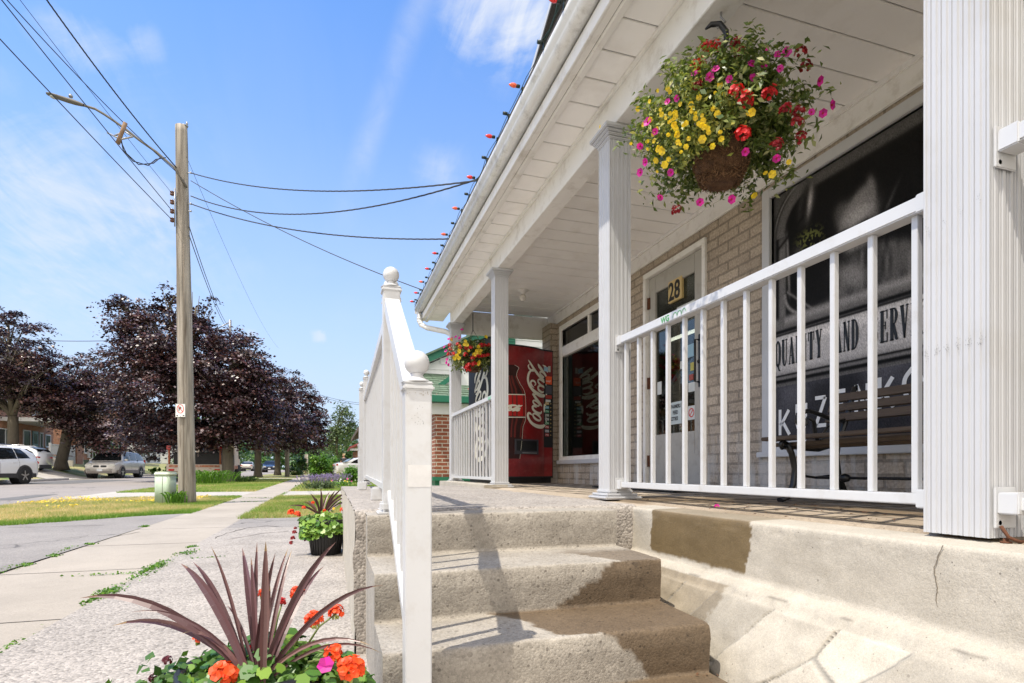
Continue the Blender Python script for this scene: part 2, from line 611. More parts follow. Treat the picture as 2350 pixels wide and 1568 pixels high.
def text_mb(txt, size, ext, mapf, bold=0.0, sx=1.0):
    """text drawn with the built-in face; mapf maps (x, y, z) of the text to the world"""
    cu = bpy.data.curves.new('t', 'FONT')
    cu.body = txt
    cu.size = size
    cu.extrude = ext
    cu.offset = bold
    cu.resolution_u = 3
    o = bpy.data.objects.new('t', cu)
    col.objects.link(o)
    dg = bpy.context.evaluated_depsgraph_get()
    dg.update()
    me = o.evaluated_get(dg).to_mesh()
    vs = [mapf(v.co.x * sx, v.co.y, v.co.z) for v in me.vertices]
    fs = [tuple(p.vertices) for p in me.polygons]
    o.evaluated_get(dg).to_mesh_clear()
    bpy.data.objects.remove(o)
    bpy.data.curves.remove(cu)
    return MB().add(vs, fs)


def stroke(mb, pts, ws, mapf, dep=0.002):
    """flat brush stroke through pts (2D) with widths, catmull-rom smoothed, mapped by mapf(x,y,z)"""
    P = [Vector((p[0], p[1])) for p in pts]
    Q, Wd = [], []
    n = len(P)
    for i in range(n - 1):
        p0, p1, p2, p3 = P[max(i - 1, 0)], P[i], P[i + 1], P[min(i + 2, n - 1)]
        for j in range(6):
            t = j / 6
            Q.append(0.5 * ((2 * p1) + (p2 - p0) * t + (2 * p0 - 5 * p1 + 4 * p2 - p3) * t * t + (3 * p1 - p0 - 3 * p2 + p3) * t ** 3))
            Wd.append(ws[i] * (1 - t) + ws[i + 1] * t)
    Q.append(P[-1])
    Wd.append(ws[-1])
    vs, fs = [], []
    for i, q in enumerate(Q):
        t = Q[min(i + 1, len(Q) - 1)] - Q[max(i - 1, 0)]
        if t.length < 1e-9:
            t = Vector((1, 0))
        t.normalize()
        nr = Vector((-t.y, t.x)) * Wd[i] / 2
        for z in (0, dep):
            vs.append(mapf(q.x + nr.x, q.y + nr.y, z))
            vs.append(mapf(q.x - nr.x, q.y - nr.y, z))
    m = len(Q)
    for i in range(m - 1):
        a, b = 4 * i, 4 * i + 4
        fs += [(a + 2, a + 3, b + 3, b + 2), (a, b, b + 1, a + 1), (a, a + 2, b + 2, b), (a + 1, b + 1, b + 3, a + 3)]
    fs += [(0, 1, 3, 2), (4 * m - 4, 4 * m - 2, 4 * m - 1, 4 * m - 3)]
    mb.add(vs, fs)
    return mb


def nz(x, y, z=0.0, s=1.0):
    return noise.noise(Vector((x * s, y * s, z * s)))
# ------------------------------------------------------------------ shared materials
concrete('forecourt_aggregate', (0.41, 0.37, 0.33), (0.31, 0.28, 0.25), agg=1.0, ascale=85, bump=0.8, pits=True)
concrete('sidewalk_concrete', (0.42, 0.37, 0.31), (0.34, 0.30, 0.25), agg=0.25, ascale=150, bump=0.35, pits=False, crack=False, blotch=0.9)
concrete('old_asphalt', (0.31, 0.285, 0.26), (0.235, 0.215, 0.20), agg=0.7, ascale=110, bump=0.8, pits=False, crack=True, blotch=0.7)
concrete('road_asphalt', (0.31, 0.275, 0.25), (0.255, 0.23, 0.21), agg=0.3, ascale=60, bump=0.3, pits=False, crack=True, blotch=0.25)
concrete('step_concrete', (0.40, 0.365, 0.315), (0.30, 0.27, 0.23), agg=0.55, ascale=140, wet=(0.38, 0.30, 0.22), bump=0.45, blotch=4.5, pk=1.2)
concrete('wall_render', (0.51, 0.465, 0.39), (0.41, 0.37, 0.305), agg=0.2, ascale=160, wet=(0.36, 0.28, 0.16), bump=0.6, pits=True, blotch=5.0, pk=0.55)
concrete('porch_slab', (0.48, 0.40, 0.31), (0.36, 0.29, 0.21), agg=0.35, ascale=110, wet=(0.42, 0.36, 0.28), bump=0.5, blotch=1.4)
concrete('pale_concrete', (0.48, 0.45, 0.40), (0.38, 0.35, 0.31), agg=0.2, ascale=60, bump=0.4, pits=False)
brick('buff_brick', (0.52, 0.43, 0.335), (0.41, 0.335, 0.26), (0.30, 0.25, 0.195), stain=((0.55, 0.53, 0.5), 0.85, 1.3), bw=0.235, bh=0.078, mw=0.009, bump=1.0)
brick('red_brick', (0.33, 0.105, 0.055), (0.22, 0.06, 0.035), (0.52, 0.46, 0.38), bw=0.23, bh=0.075, mw=0.010)
brick('orange_brick', (0.36, 0.14, 0.075), (0.27, 0.10, 0.055), (0.36, 0.28, 0.22), bw=0.22, bh=0.075, mw=0.010)
mat('white_vinyl', (0.545, 0.55, 0.565), 0.38, var=0.04, vscale=3, dirt=(0.40, 0.37, 0.31), dscale=5, damt=0.22)
mat('white_rail', (0.60, 0.605, 0.615), 0.34, var=0.04, vscale=4, dirt=(0.38, 0.33, 0.27), dscale=13, damt=0.28, bump=0.03, bscale=90)
mat('cream_trim', (0.82, 0.80, 0.76), 0.55, var=0.05, vscale=3, dirt=(0.34, 0.28, 0.2), dscale=8, damt=0.42)
mat('cream_panel', (0.92, 0.90, 0.87), 0.5, var=0.04, vscale=2, dirt=(0.5, 0.45, 0.38), dscale=3, damt=0.25)
mat('gutter_metal', (0.74, 0.74, 0.72), 0.33, var=0.06, vscale=5, dirt=(0.25, 0.22, 0.18), dscale=11, damt=0.55)
mat('dark_gap', (0.05, 0.045, 0.04), 0.9)
mat('black_iron', (0.012, 0.012, 0.013), 0.35, var=0.2, vscale=20, bump=0.2, bscale=60)
mat('black_plastic', (0.012, 0.012, 0.014), 0.45)
mat('rust', (0.12, 0.045, 0.02), 0.9, var=0.4, vscale=30, bump=0.4)
mat('shingle_dark', (0.06, 0.055, 0.05), 0.9, var=0.3, vscale=8)
mat('tyre', (0.018, 0.018, 0.019), 0.8, bump=0.1)
mat('silver_metal', (0.55, 0.55, 0.56), 0.28, metal=0.9)
mat('grey_metal', (0.33, 0.33, 0.34), 0.4, metal=0.6)
mat('soil', (0.05, 0.035, 0.025), 0.95, bump=0.5)
mat('weathered_pole', (0.33, 0.295, 0.25), 0.9, var=0.75, vscale=3.2, bump=1.0, bscale=7.0, stretch=(4.5, 4.5, 0.22), dirt=(0.085, 0.06, 0.04), dscale=2.6, damt=0.95)
mat('bark', (0.12, 0.10, 0.075), 0.95, var=0.4, vscale=4, bump=1.0, bscale=9, stretch=(3, 3, 0.7), dirt=(0.05, 0.05, 0.025), dscale=2, damt=0.5)
mat('cable_black', (0.02, 0.02, 0.022), 0.6)
mat('lettering_black', (0.012, 0.012, 0.012), 0.5)
leafmat('maple_leaf', [(0.0, (0.020, 0.010, 0.013)), (0.35, (0.036, 0.016, 0.021)), (0.6, (0.064, 0.024, 0.025)), (0.82, (0.12, 0.050, 0.038)), (0.93, (0.11, 0.075, 0.07)), (1.0, (0.28, 0.22, 0.23))], rough=0.38, trans=0.08, spec=0.5)
leafmat('green_leaf', [(0.0, (0.022, 0.05, 0.012)), (0.5, (0.05, 0.12, 0.02)), (1.0, (0.13, 0.23, 0.035))], rough=0.45, trans=0.25)
leafmat('bright_leaf', [(0.0, (0.04, 0.10, 0.01)), (0.5, (0.09, 0.22, 0.02)), (1.0, (0.20, 0.36, 0.04))], rough=0.45, trans=0.3)
leafmat('basket_leaf', [(0.0, (0.045, 0.065, 0.012)), (0.5, (0.10, 0.15, 0.032)), (0.8, (0.22, 0.26, 0.07)), (1.0, (0.42, 0.42, 0.20))], rough=0.4, trans=0.25)
leafmat('yellow_leaf', [(0.0, (0.10, 0.14, 0.03)), (0.6, (0.26, 0.30, 0.07)), (1.0, (0.5, 0.45, 0.10))], rough=0.45, trans=0.3)
leafmat('geranium_leaf', [(0.0, (0.020, 0.065, 0.008)), (0.5, (0.065, 0.165, 0.016)), (1.0, (0.22, 0.36, 0.05))], rough=0.42, trans=0.12)
leafmat('birch_leaf', [(0.0, (0.05, 0.085, 0.03)), (0.6, (0.11, 0.16, 0.06)), (1.0, (0.22, 0.27, 0.13))], rough=0.5, trans=0.3)
leafmat('purple_blade', [(0.0, (0.06, 0.026, 0.030)), (0.5, (0.125, 0.058, 0.062)), (0.8, (0.20, 0.11, 0.10)), (1.0, (0.30, 0.20, 0.10))], rough=0.38, trans=0.1)
leafmat('lawn_blade', [(0.0, (0.13, 0.25, 0.035)), (0.35, (0.25, 0.35, 0.075)), (0.55, (0.44, 0.41, 0.18)), (0.78, (0.66, 0.51, 0.30)), (1.0, (0.80, 0.62, 0.42))], rough=0.6, trans=0.35, spec=0.3)
for nm, cc in dict(red_petal=(0.62, 0.02, 0.022), dark_red_petal=(0.32, 0.008, 0.015), orange_petal=(0.9, 0.09, 0.012), magenta_petal=(0.66, 0.015, 0.33), yellow_petal=(0.85, 0.60, 0.03), lavender_petal=(0.28, 0.21, 0.42), white_petal=(0.8, 0.8, 0.78), maroon_petal=(0.12, 0.008, 0.02)).items():
    leafmat(nm, [(0.0, tuple(x * 0.65 for x in cc)), (1.0, tuple(min(x * 1.2, 1) for x in cc))], rough=0.5, trans=0.25)
RNG = np.random.default_rng(7)
random.seed(5)

# ------------------------------------------------------------------ the setting


def far_rise(x, y):
    return 0.62 * sstep(14.2, 17.5, -x) + 0.5 * sstep(18, 23, -x)


def sheet(name, x0, x1, y0, y1, lift, m, kind='structure', jitter=None, dx=None, dy=None):
    """flat sheet following the street's gentle climb"""
    ys = [y0] + [y for y in (0.0, 120.0) if y0 < y < y1] + [y1]
    vs, fs = [], []
    for y in ys:
        vs += [(x0, y, gz(y) + lift), (x1, y, gz(y) + lift)]
    for i in range(len(ys) - 1):
        fs.append((2 * i, 2 * i + 1, 2 * i + 3, 2 * i + 2))
    me = bpy.data.meshes.new(name)
    me.from_pydata(vs, [], fs)
    o = link(me, name, m)
    o['kind'] = kind
    return o


def poly_sheet(name, pts, lift, m, kind='structure'):
    me = bpy.data.meshes.new(name)
    me.from_pydata([(x, y, gz(y) + lift) for x, y in pts], [], [tuple(range(len(pts)))])
    o = link(me, name, m)
    o['kind'] = kind
    return o


# ground: a lawn coloured sheet to the horizon
gm = bpy.data.materials.new('dry_lawn')
gm.use_nodes = True
h = NT(gm.node_tree)
pos = h.n('ShaderNodeNewGeometry').outputs['Position']
a1 = h.n('ShaderNodeTexNoise', None, Vector=pos, Scale=0.7, Detail=6.0)
a2 = h.n('ShaderNodeTexNoise', None, Vector=pos, Scale=9.0, Detail=6.0)
cg = h.ramp(a1.outputs[0], [(0.35, (0.14, 0.20, 0.05)), (0.5, (0.27, 0.27, 0.10)), (0.68, (0.48, 0.38, 0.19))])
cg = h.mix(1.0, cg, h.ramp(a2.outputs[0], [(0.3, 0.65), (0.7, 1.25)]), 'MULTIPLY')
gm.node_tree.links.new(cg, gm.node_tree.nodes['Principled BSDF'].inputs['Base Color'])
gm.node_tree.nodes['Principled BSDF'].inputs['Roughness'].default_value = 0.95
gm.node_tree.links.new(h.n('ShaderNodeBump', None, Height=a2.outputs[0], Strength=0.6, Distance=0.05).outputs[0], gm.node_tree.nodes['Principled BSDF'].inputs['Normal'])
MATS['dry_lawn'] = gm
xs = [-600, -120, -60, -40, -30, -24, -23, -22, -21, -20, -19, -18, -17.5, -17, -16.5, -16, -15.5, -15, -14.6, -14.2, -14, -10, -6, 0, 10, 40, 120, 600]
ys = [-200, -40, -10, 0, 10, 20, 30, 40, 50, 60, 80, 100, 120, 200, 800]
vs = [(x, y, gz(y) + far_rise(x, y)) for y in ys for x in xs]
fs = [(j * len(xs) + i, j * len(xs) + i + 1, (j + 1) * len(xs) + i + 1, (j + 1) * len(xs) + i) for j in range(len(ys) - 1) for i in range(len(xs) - 1)]
me = bpy.data.meshes.new('ground')
me.from_pydata(vs, [], fs)
link(me, 'ground', gm)['kind'] = 'structure'

sheet('road', -13.8, -6.0, -30, 160, 0.006, 'road_asphalt')
# sloping driveway across the road
me = bpy.data.meshes.new('driveway')
vs = []
for x in (-14.0, -14.6, -15.2, -16, -16.8, -17.6, -19, -20.5, -22):
    for y in (36.9, 41.9):
        vs.append((x, y, gz(y) + far_rise(x, y) + 0.02))
me.from_pydata(vs, [], [(2 * i, 2 * i + 2, 2 * i + 3, 2 * i + 1) for i in range(8)])
link(me, 'driveway', 'pale_concrete')['kind'] = 'structure'
mb = MB()
mb.prism([(-13.98, -0.05), (-13.8, -0.05), (-13.8, 0.10), (-13.83, 0.13), (-13.98, 0.13)], 0, 1, 'Y')
k = MB()
for y0, y1 in ((41.9, 120), (-30, 36.9)):
    n0 = len(k.v)
    k.add([(x, y0 if y < .5 else y1, z + gz(y0 if y < .5 else y1)) for x, y, z in mb.v], mb.f)
ko = k.build('kerb', 'pale_concrete')
ko['kind'] = 'structure'

sheet('sidewalk', -2.30, -1.30, -6, 75, 0.014, 'sidewalk_concrete')
# control joints cut across the walk
jm = MB()
y = 0.4
while y < 50:
    jm.quad((-2.30, y, gz(y) + .016), (-1.30, y, gz(y) + .016), (-1.30, y + .010, gz(y) + .016), (-2.30, y + .010, gz(y) + .016))
    y += 1.52
jo = jm.build('sidewalk_joints', 'dark_gap')
jo['kind'] = 'structure'
poly_sheet('forecourt', [(-1.30, -6), (3.5, -6), (3.5, 9.4), (0.4, 9.35), (-0.8, 9.25), (-1.30, 9.5)], 0.010, 'forecourt_aggregate')
poly_sheet('side_apron', [(-6.4, -6), (-2.30, -6), (-2.30, 10.6), (-2.9, 10.2), (-3.6, 9.6), (-4.6, 9.1), (-6.4, 8.6)], 0.010, 'old_asphalt')
poly_sheet('aggregate_patch', [(-3.4, -6), (-2.30, -6), (-2.30, 6.2), (-2.6, 6.45), (-2.9, 6.1), (-3.15, 6.2), (-3.5, 5.6)], 0.015, 'forecourt_aggregate')
poly_sheet('asphalt_patch', [(-1.28, 7.0), (-1.0, 6.75), (-0.85, 6.9), (-0.62, 7.25), (-0.45, 7.5), (-0.2, 7.6), (0.0, 8.0), (0.3, 8.3), (0.4, 9.3), (-0.8, 9.22), (-1.28, 9.4)], 0.015, 'old_asphalt')
poly_sheet('second_driveway', [(-6.3, 15.2), (-5.0, 15.7), (-3.6, 15.9), (-2.30, 15.8), (-2.30, 19.0), (-4.4, 19.1), (-6.3, 20.2)], 0.010, 'pale_concrete')
poly_sheet('second_driveway_house_side', [(-1.30, 15.6), (6, 15.4), (6, 18.8), (-1.30, 19.0)], 0.010, 'pale_concrete')
poly_sheet('third_driveway', [(-6.3, 36.2), (-2.30, 36.0), (-2.30, 39.0), (-6.3, 39.4)], 0.010, 'pale_concrete')
# dark repairs on the road
for pts in ([(-13.4, 29), (-10.9, 28.6), (-10.4, 36), (-13.2, 38)], [(-7.6, 15.6), (-6.9, 15.7), (-7.2, 18.6), (-7.6, 18.4)]):
    poly_sheet('road_patch', pts, 0.011, mat('patch_asphalt', (0.15, 0.145, 0.14), 0.9, var=0.2, bump=0.5))


def blades(name, n, region, hh, ww, dry, m, kind='stuff', seed=1, dens=None, lift=0.005):
    rng = np.random.default_rng(seed)
    P = []
    while len(P) < n:
        x, y = rng.uniform(region[0], region[1]), rng.uniform(region[2], region[3])
        if dens is not None and rng.random() > dens(x, y):
            continue
        P.append((x, y))
    P = np.array(P)
    z = 0.008 * np.clip(P[:, 1], 0, 120) + lift
    a = rng.uniform(0, 2 * np.pi, n)
    H = hh * rng.uniform(0.5, 1.3, n)
    ln = rng.uniform(-0.7, 0.7, (n, 2)) * H[:, None]
    B = np.stack([P[:, 0], P[:, 1], z], 1)
    d = np.stack([np.cos(a), np.sin(a), 0 * a], 1) * ww * 0.5
    T = B + np.stack([ln[:, 0], ln[:, 1], H], 1)
    V = np.stack([B - d, B + d, T], 1).reshape(-1, 3)
    dv = np.array([dry(x, y) for x, y in P])
    var = np.clip(dv + rng.normal(0, 0.13, n), 0, 1)
    o = polys_np(name, V, 3, m, None, var)
    o['kind'] = kind
    return o


def verge_in(x, y):
    e = 9.1 + 1.45 * sstep(-4.4, -2.3, x) - 0.35 * sstep(-4.6, -6.0, x) * 1
    b = 15.9 - 0.7 * sstep(-4.2, -6.2, x)
    return 1.0 if e - 0.1 + 0.12 * nz(x, y, 0, 3) < y < b + 0.1 * nz(x, y, 5, 3) else 0.0


def verge_dry(x, y):
    v = 0.66 + 0.5 * nz(x, y, 3, 0.55) + 0.25 * nz(x, y, 1, 2.2)
    edge = min(y - (9.1 + 1.45 * sstep(-4.4, -2.3, x)), 0.8) / 0.8
    v -= 0.55 * (1 - max(edge, 0))
    v -= 0.35 * sstep(-3.4, -2.4, x)
    return min(max(v, 0.02), 0.98)


blades('verge_grass', 90000, (-6.05, -2.22, 8.4, 16.0), 0.055, 0.012, verge_dry, 'lawn_blade', dens=verge_in, seed=3)
blades('lawn_grass', 60000, (-1.34, 0.9, 9.2, 15.7), 0.06, 0.011, lambda x, y: 0.46 + 0.45 * nz(x, y, 8, 0.7) + 0.15 * nz(x, y, 1, 3), 'lawn_blade', seed=4)
blades('far_verge_grass', 60000, (-6.0, -2.28, 19.1, 36), 0.06, 0.02, lambda x, y: 0.36 + 0.5 * nz(x, y, 2, 0.5), 'lawn_blade', seed=5)
blades('far_lawn_grass', 26000, (-1.32, 2.5, 19.0, 34), 0.06, 0.02, lambda x, y: 0.38 + 0.4 * nz(x, y, 2, 0.5), 'lawn_blade', seed=6)
# yellow bird's-foot flowers scattered in the verge
P = []
rng = np.random.default_rng(11)
while len(P) < 620:
    x, y = rng.uniform(-6, -2.9), rng.uniform(11.2, 15.8)
    wgt = (0.9 if y > 13.6 + 0.5 * nz(x, 0, 1, 1) else 0.0) + (0.6 if 11.5 < y < 12.6 and -5 < x < -3.9 else 0)
    if rng.random() < wgt * max(0, 0.45 + 1.3 * nz(x, y, 7, 1.1)):
        P.append((x, y, gz(y) + rng.uniform(.045, .085)))
P = np.array(P)
N = rng.normal(0, 0.5, P.shape) + np.array([0, -0.3, 1])
o = polys_np('verge_flowers', leaves(P, N, 0.028, ROUND, rng), 14, 'yellow_petal', None, rng.random(len(P)))
o['kind'] = 'stuff'
# weeds in the joints beside the walk
P, Hh = [], []
spots = [(-1.33, 2.15, .06, .22, 200), (-1.34, 2.55, .05, .25, 260), (-1.31, 3.0, .04, .2, 90), (-1.30, 3.9, .05, .2, 110), (-1.28, 4.6, .05, .22, 160), (-1.26, 5.0, .04, .15, 130), (-1.24, 5.7, .07, .13, 260),
         (-1.55, 4.75, .25, .012, 60), (-1.0, 5.35, .13, .03, 60), (-2.33, 5.2, .05, .28, 120), (-2.35, 6.3, .04, .3, 100), (-2.6, 4.4, .1, .04, 50), (-1.30, 12.4, .06, .9, 260), (-2.28, 12.5, .07, .8, 260), (-1.8, 13.55, .5, .04, 200), (-1.8, 15.1, .5, .04, 160), (-1.33, 17.4, .05, 1.4, 260)]
for x, y, sx, sy, n in spots:
    for i in range(int(n * 0.8)):
        P.append((x + random.gauss(0, sx * .6), y + random.gauss(0, sy * .55), gz(y) + .016 + abs(random.gauss(0, .007))))
for i in range(9000):
    y = random.uniform(1.6, 9.0)
    if nz(y, 3, 1, .9) + .6 * nz(y, 0, 0, 4) > .22:
        P.append((-1.30 + .03 * nz(y, 1, 1, 2) + random.gauss(0, .022), y, gz(y) + .015 + abs(random.gauss(0, .006))))
    y = random.uniform(3.0, 9.0)
    if nz(y, 7, 1, .8) + .6 * nz(y, 4, 0, 4) > .30:
        P.append((-2.31 + random.gauss(0, .02), y, gz(y) + .015 + abs(random.gauss(0, .006))))
for i in range(2600):
    y = random.uniform(1.92, 2.72)
    P.append((-1.325 + .02 * nz(y, 1, 1, 5) + random.gauss(0, .018 + .014 * abs(nz(y, 3, 0, 6))), y, gz(y) + .015 + abs(random.gauss(0, .009))))
for i in range(900):
    y = random.choice([random.gauss(4.0, .12), random.gauss(4.95, .15)])
    P.append((-1.30 + random.gauss(0, .03), y, gz(y) + .015 + abs(random.gauss(0, .012))))
P = np.array(P)
N = RNG.normal(0, 0.6, P.shape) + np.array([0, 0, 0.8])
o = polys_np('joint_weeds', leaves(P, N, 0.020, LEAF4, RNG), 4, 'bright_leaf', None, RNG.random(len(P)))
o['kind'] = 'stuff'
# cracks wandering through the old paving
ck_ = MB()
for pts in ([(478, 1252), (520, 1243), (560, 1236), (600, 1228), (640, 1225), (668, 1222)], [(492, 1240), (520, 1228), (560, 1216), (610, 1210), (655, 1214)], [(0, 1296), (40, 1282), (90, 1270), (130, 1256), (185, 1254), (240, 1240), (330, 1222)],
            [(88, 1258), (110, 1246), (150, 1240), (210, 1232)], [(0, 1276), (50, 1268), (90, 1270)], [(330, 1335), (420, 1320), (500, 1316)], [(700, 1440), (740, 1405), (790, 1395)], [(20, 1190 + 24), (120, 1212), (260, 1208)]):
    G_ = [ground(*p) for p in pts]
    L_ = []
    for a_, b_ in zip(G_, G_[1:]):
        for i in range(7):
            q = a_.lerp(b_, i / 7)
            L_.append((q.x + .03 * nz(q.x, q.y, 2, 6) + .01 * nz(q.x, q.y, 5, 30), q.y + .03 * nz(q.x, q.y, 9, 6)))
    stroke(ck_, L_, [max(.003, .011 + .010 * nz(i, 0, 4, .35)) for i in range(len(L_))], lambda x, y, z: (x, y, gz(y) + .0185 + z), .0006)
ck_.build('paving_cracks', mat('crack_soil', (0.07, 0.06, 0.05), .95))['kind'] = 'structure'
# loose stones and chips on the forecourt
st = MB()
for i in range(260):
    x, y = random.uniform(-1.2, 0.1), random.uniform(1.2, 6.0)
    r = random.choice([.003, .004, .005, .006, .009])
    st.lathe([(r * .6, 0), (r, r * .4), (r * .5, r * .9)], (x, y, .009), 6, smooth=False, sy=random.uniform(.6, 1))
st.build('gravel_chips', mat('chip', (0.36, 0.30, 0.25), 0.9, var=0.5, vscale=30))['kind'] = 'stuff'
# ------------------------------------------------------------------ the store building and its porch
PF = ZC - 0.16           # porch floor
CX = 1.48                # street face of the columns
WX = 2.90                # shop wall face
store = thing('store_building', 'buff brick corner store with white covered porch, show windows and half glazed door', 'store', (WX, 4.0, 0))


def HZ(hh):
    return ZC + hh


# wall with openings: (y0,y1,z0,z1)
def wall_open(x, y0, y1, z0, z1, holes, thick=0.12):
    mb = MB()
    ycuts = sorted({y0, y1, *[a for hl in holes for a in hl[:2]]})
    zcuts = sorted({z0, z1, *[a for hl in holes for a in hl[2:]]})
    def solid(ya, yb, za, zb):
        ym, zm = (ya + yb) / 2, (za + zb) / 2
        return not any(hl[0] < ym < hl[1] and hl[2] < zm < hl[3] for hl in holes)
    for ya, yb in zip(ycuts, ycuts[1:]):
        for za, zb in zip(zcuts, zcuts[1:]):
            if solid(ya, yb, za, zb):
                mb.quad((x, ya, za), (x, ya, zb), (x, yb, zb), (x, yb, za))
    for ha, hb, hc, hd in holes:
        x2 = x + thick
        mb.quad((x, ha, hc), (x2, ha, hc), (x2, ha, hd), (x, ha, hd))
        mb.quad((x, hb, hc), (x, hb, hd), (x2, hb, hd), (x2, hb, hc))
        mb.quad((x, ha, hd), (x2, ha, hd), (x2, hb, hd), (x, hb, hd))
        mb.quad((x, ha, hc), (x, hb, hc), (x2, hb, hc), (x2, ha, hc))
    return mb


W1 = (0.30, 3.27, HZ(0.13), HZ(1.965))      # mural window
DR = (3.90, 4.86, PF, HZ(1.90))           # door
W2 = (5.30, 7.02, HZ(0.12), HZ(1.93))     # second show window
wall_open(WX, -0.6, 7.55, PF - .3, HZ(2.0), [W1, DR, W2]).build('wall', 'buff_brick', store)
MB().box(WX - .10, WX + .1, 7.12, 7.42, PF - .3, HZ(2.0)).build('brick_pier', 'buff_brick', store)
MB().box(WX - .012, WX + .12, -0.6, 7.60, HZ(2.0), HZ(2.16)).box(WX - .03, WX - .010, -0.6, 7.1, HZ(1.985), HZ(2.005)).build('frieze_board', 'cream_trim', store)
# porch floor: slabs with joints
fl = MB()
xs_ = [1.50, 1.93, 2.40, WX]
for i in range(3):
    yy = -1.0
    while yy < 7.5:
        fl.box(xs_[i] + .004, xs_[i + 1] - .004, yy + .004, yy + .596, PF - .03, PF + random.uniform(-.001, .001))
        yy += 0.6


def add_attr(o, nm, fn):
    me = o.data
    a = me.attributes.new(nm, 'FLOAT', 'POINT')
    off = org(o)
    a.data.foreach_set('value', [fn(v.co.x + off.x, v.co.y + off.y, v.co.z + off.z) for v in me.vertices])


# porch floor as a fine sheet so that water stains can sit on it
gx, gy = np.arange(1.37, WX + .001, .034), np.arange(-1.0, 7.56, .035)
vs = [(x, y, PF + .0015 * nz(x, y, 0, 3) - .022 * sstep(1.545, 1.50, x) * (1 if y < 2.44 else .4)) for y in gy for x in gx]
fs = [(j * len(gx) + i, j * len(gx) + i + 1, (j + 1) * len(gx) + i + 1, (j + 1) * len(gx) + i) for j in range(len(gy) - 1) for i in range(len(gx) - 1)]
pfl = MB().add(vs, fs, True).build('porch_floor', 'porch_slab', store)
add_attr(pfl, 'wet', lambda x, y, z: sstep(1.46, 1.52, x + .05 * nz(x, y, 2, 5)) * sstep(3.6, 3.0, y) * sstep(0.4, .9, y) * (1 - .7 * sstep(-.1, .2, nz(x * 2, y * .9, 4, 1.6))) * .9)
jt = MB()
for x in (1.62, 1.80, 1.98, 2.16, 2.34, 2.52, 2.70):
    jt.box(x, x + .004, -1, 7.5, PF - .01, PF + .0022)
for j in range(24):
    yy = -1 + j * .36
    jt.box(1.62, WX, yy, yy + .004, PF - .01, PF + .0026)
jt.build('floor_joint', mat('joint_dark', (0.10, 0.085, 0.065), 0.9), store)
MB().box(1.36, 1.60, 5.16, 7.5, PF - .2, PF + .028, .006).build('floor_kerb', 'wall_render', store)
# doormat
mt = MB().box(2.35, 2.84, 3.55, 4.9, PF + .004, PF + .016, .004)
for i in range(40):
    for j in range(14):
        mt.box(2.36 + j * .034, 2.375 + j * .034, 3.57 + i * .033, 3.585 + i * .033, PF + .015, PF + .020)
tag(mt.build('doormat', 'black_plastic'), 'black ribbed rubber doormat lying on the porch floor at the shop door', 'doormat')

# ceiling boards
cb = MB()
y = -1.2
while y < 7.3:
    cb.box(1.62, WX, y + .004, y + .206, HZ(2.150), HZ(2.165), .003)
    y += .21
cb.build('ceiling', 'cream_panel', store)
MB().box(1.28, WX, -1.2, 7.4, HZ(2.168), HZ(2.18)).build('ceiling_backing', 'dark_gap', store)
MB().box(1.615, 1.64, -1.2, 7.3, HZ(2.12), HZ(2.149)).box(WX - .03, WX - .013, -.6, 7.1, HZ(2.12), HZ(2.149)).build('cornice', 'cream_trim', store)
# beam over the columns
MB().box(1.50, 1.625, -1.2, 7.42, HZ(1.94), HZ(2.135), .003).build('beam', 'cream_trim', store)
# soffit boards outside the beam
sb = MB()
y = -1.2
while y < 7.95:
    sb.box(1.275, 1.498, y + .004, min(y + .206, 7.97), HZ(2.128), HZ(2.14), .003)
    y += .21
sb.build('soffit', 'cream_panel', store)
MB().box(1.485, 1.499, -1.2, 7.42, HZ(2.105), HZ(2.127)).box(1.245, 1.285, -1.2, 7.99, HZ(2.105), HZ(2.126), .004).build('soffit_trim', 'cream_trim', store)
MB().box(1.205, 1.243, -1.2, 8.0, HZ(2.118), HZ(2.30), .003).box(1.19, 1.204, -1.2, 8.0, HZ(2.118), HZ(2.20), .003).build('fascia', 'cream_trim', store)
# end of the porch roof
MB().box(1.50, WX, 7.42, 7.47, HZ(1.84), HZ(2.15)).build('end_panel', 'cream_trim', store)
# gutter: ogee profile with a rolled lip
gp = [(1.19, 2.30), (1.19, 2.205), (1.145, 2.205), (1.125, 2.215), (1.118, 2.235), (1.112, 2.25), (1.098, 2.262), (1.094, 2.285), (1.098, 2.30), (1.104, 2.30), (1.104, 2.272), (1.124, 2.245), (1.135, 2.217), (1.183, 2.217), (1.183, 2.30)]
g = MB().prism([(x, HZ(z)) for x, z in gp], -1.2, 8.0, 'Y', smooth=True)
g.box(1.10, 1.188, 7.985, 7.998, HZ(2.212), HZ(2.295))
gut = g.build('gutter', 'gutter_metal', store)
ds = MB().tube([(1.145, 7.90, HZ(2.21)), (1.15, 7.90, HZ(2.10)), (1.17, 7.86, HZ(2.03)), (1.24, 7.80, HZ(1.98)), (1.47, 7.62, HZ(1.90)), (1.55, 7.56, HZ(1.84)), (1.56, 7.54, HZ(1.7)), (1.56, 7.54, HZ(0.0))], .036, 10)
for q, zc in (((1.15, 7.90), 2.12), ((1.155, 7.89), 2.08), ((1.17, 7.86), 2.045)):
    ds.lathe([(.038, -.006), (.043, 0), (.038, .006)], (q[0], q[1], HZ(zc)), 12)
ds.build('downspout', 'gutter_metal', store)
# porch roof above
MB().prism([(1.10, HZ(2.30)), (1.20, HZ(2.30)), (WX, HZ(2.75)), (WX, HZ(2.80)), (1.10, HZ(2.325))], -1.2, 8.02, 'Y').build('porch_roof', 'shingle_dark', store)
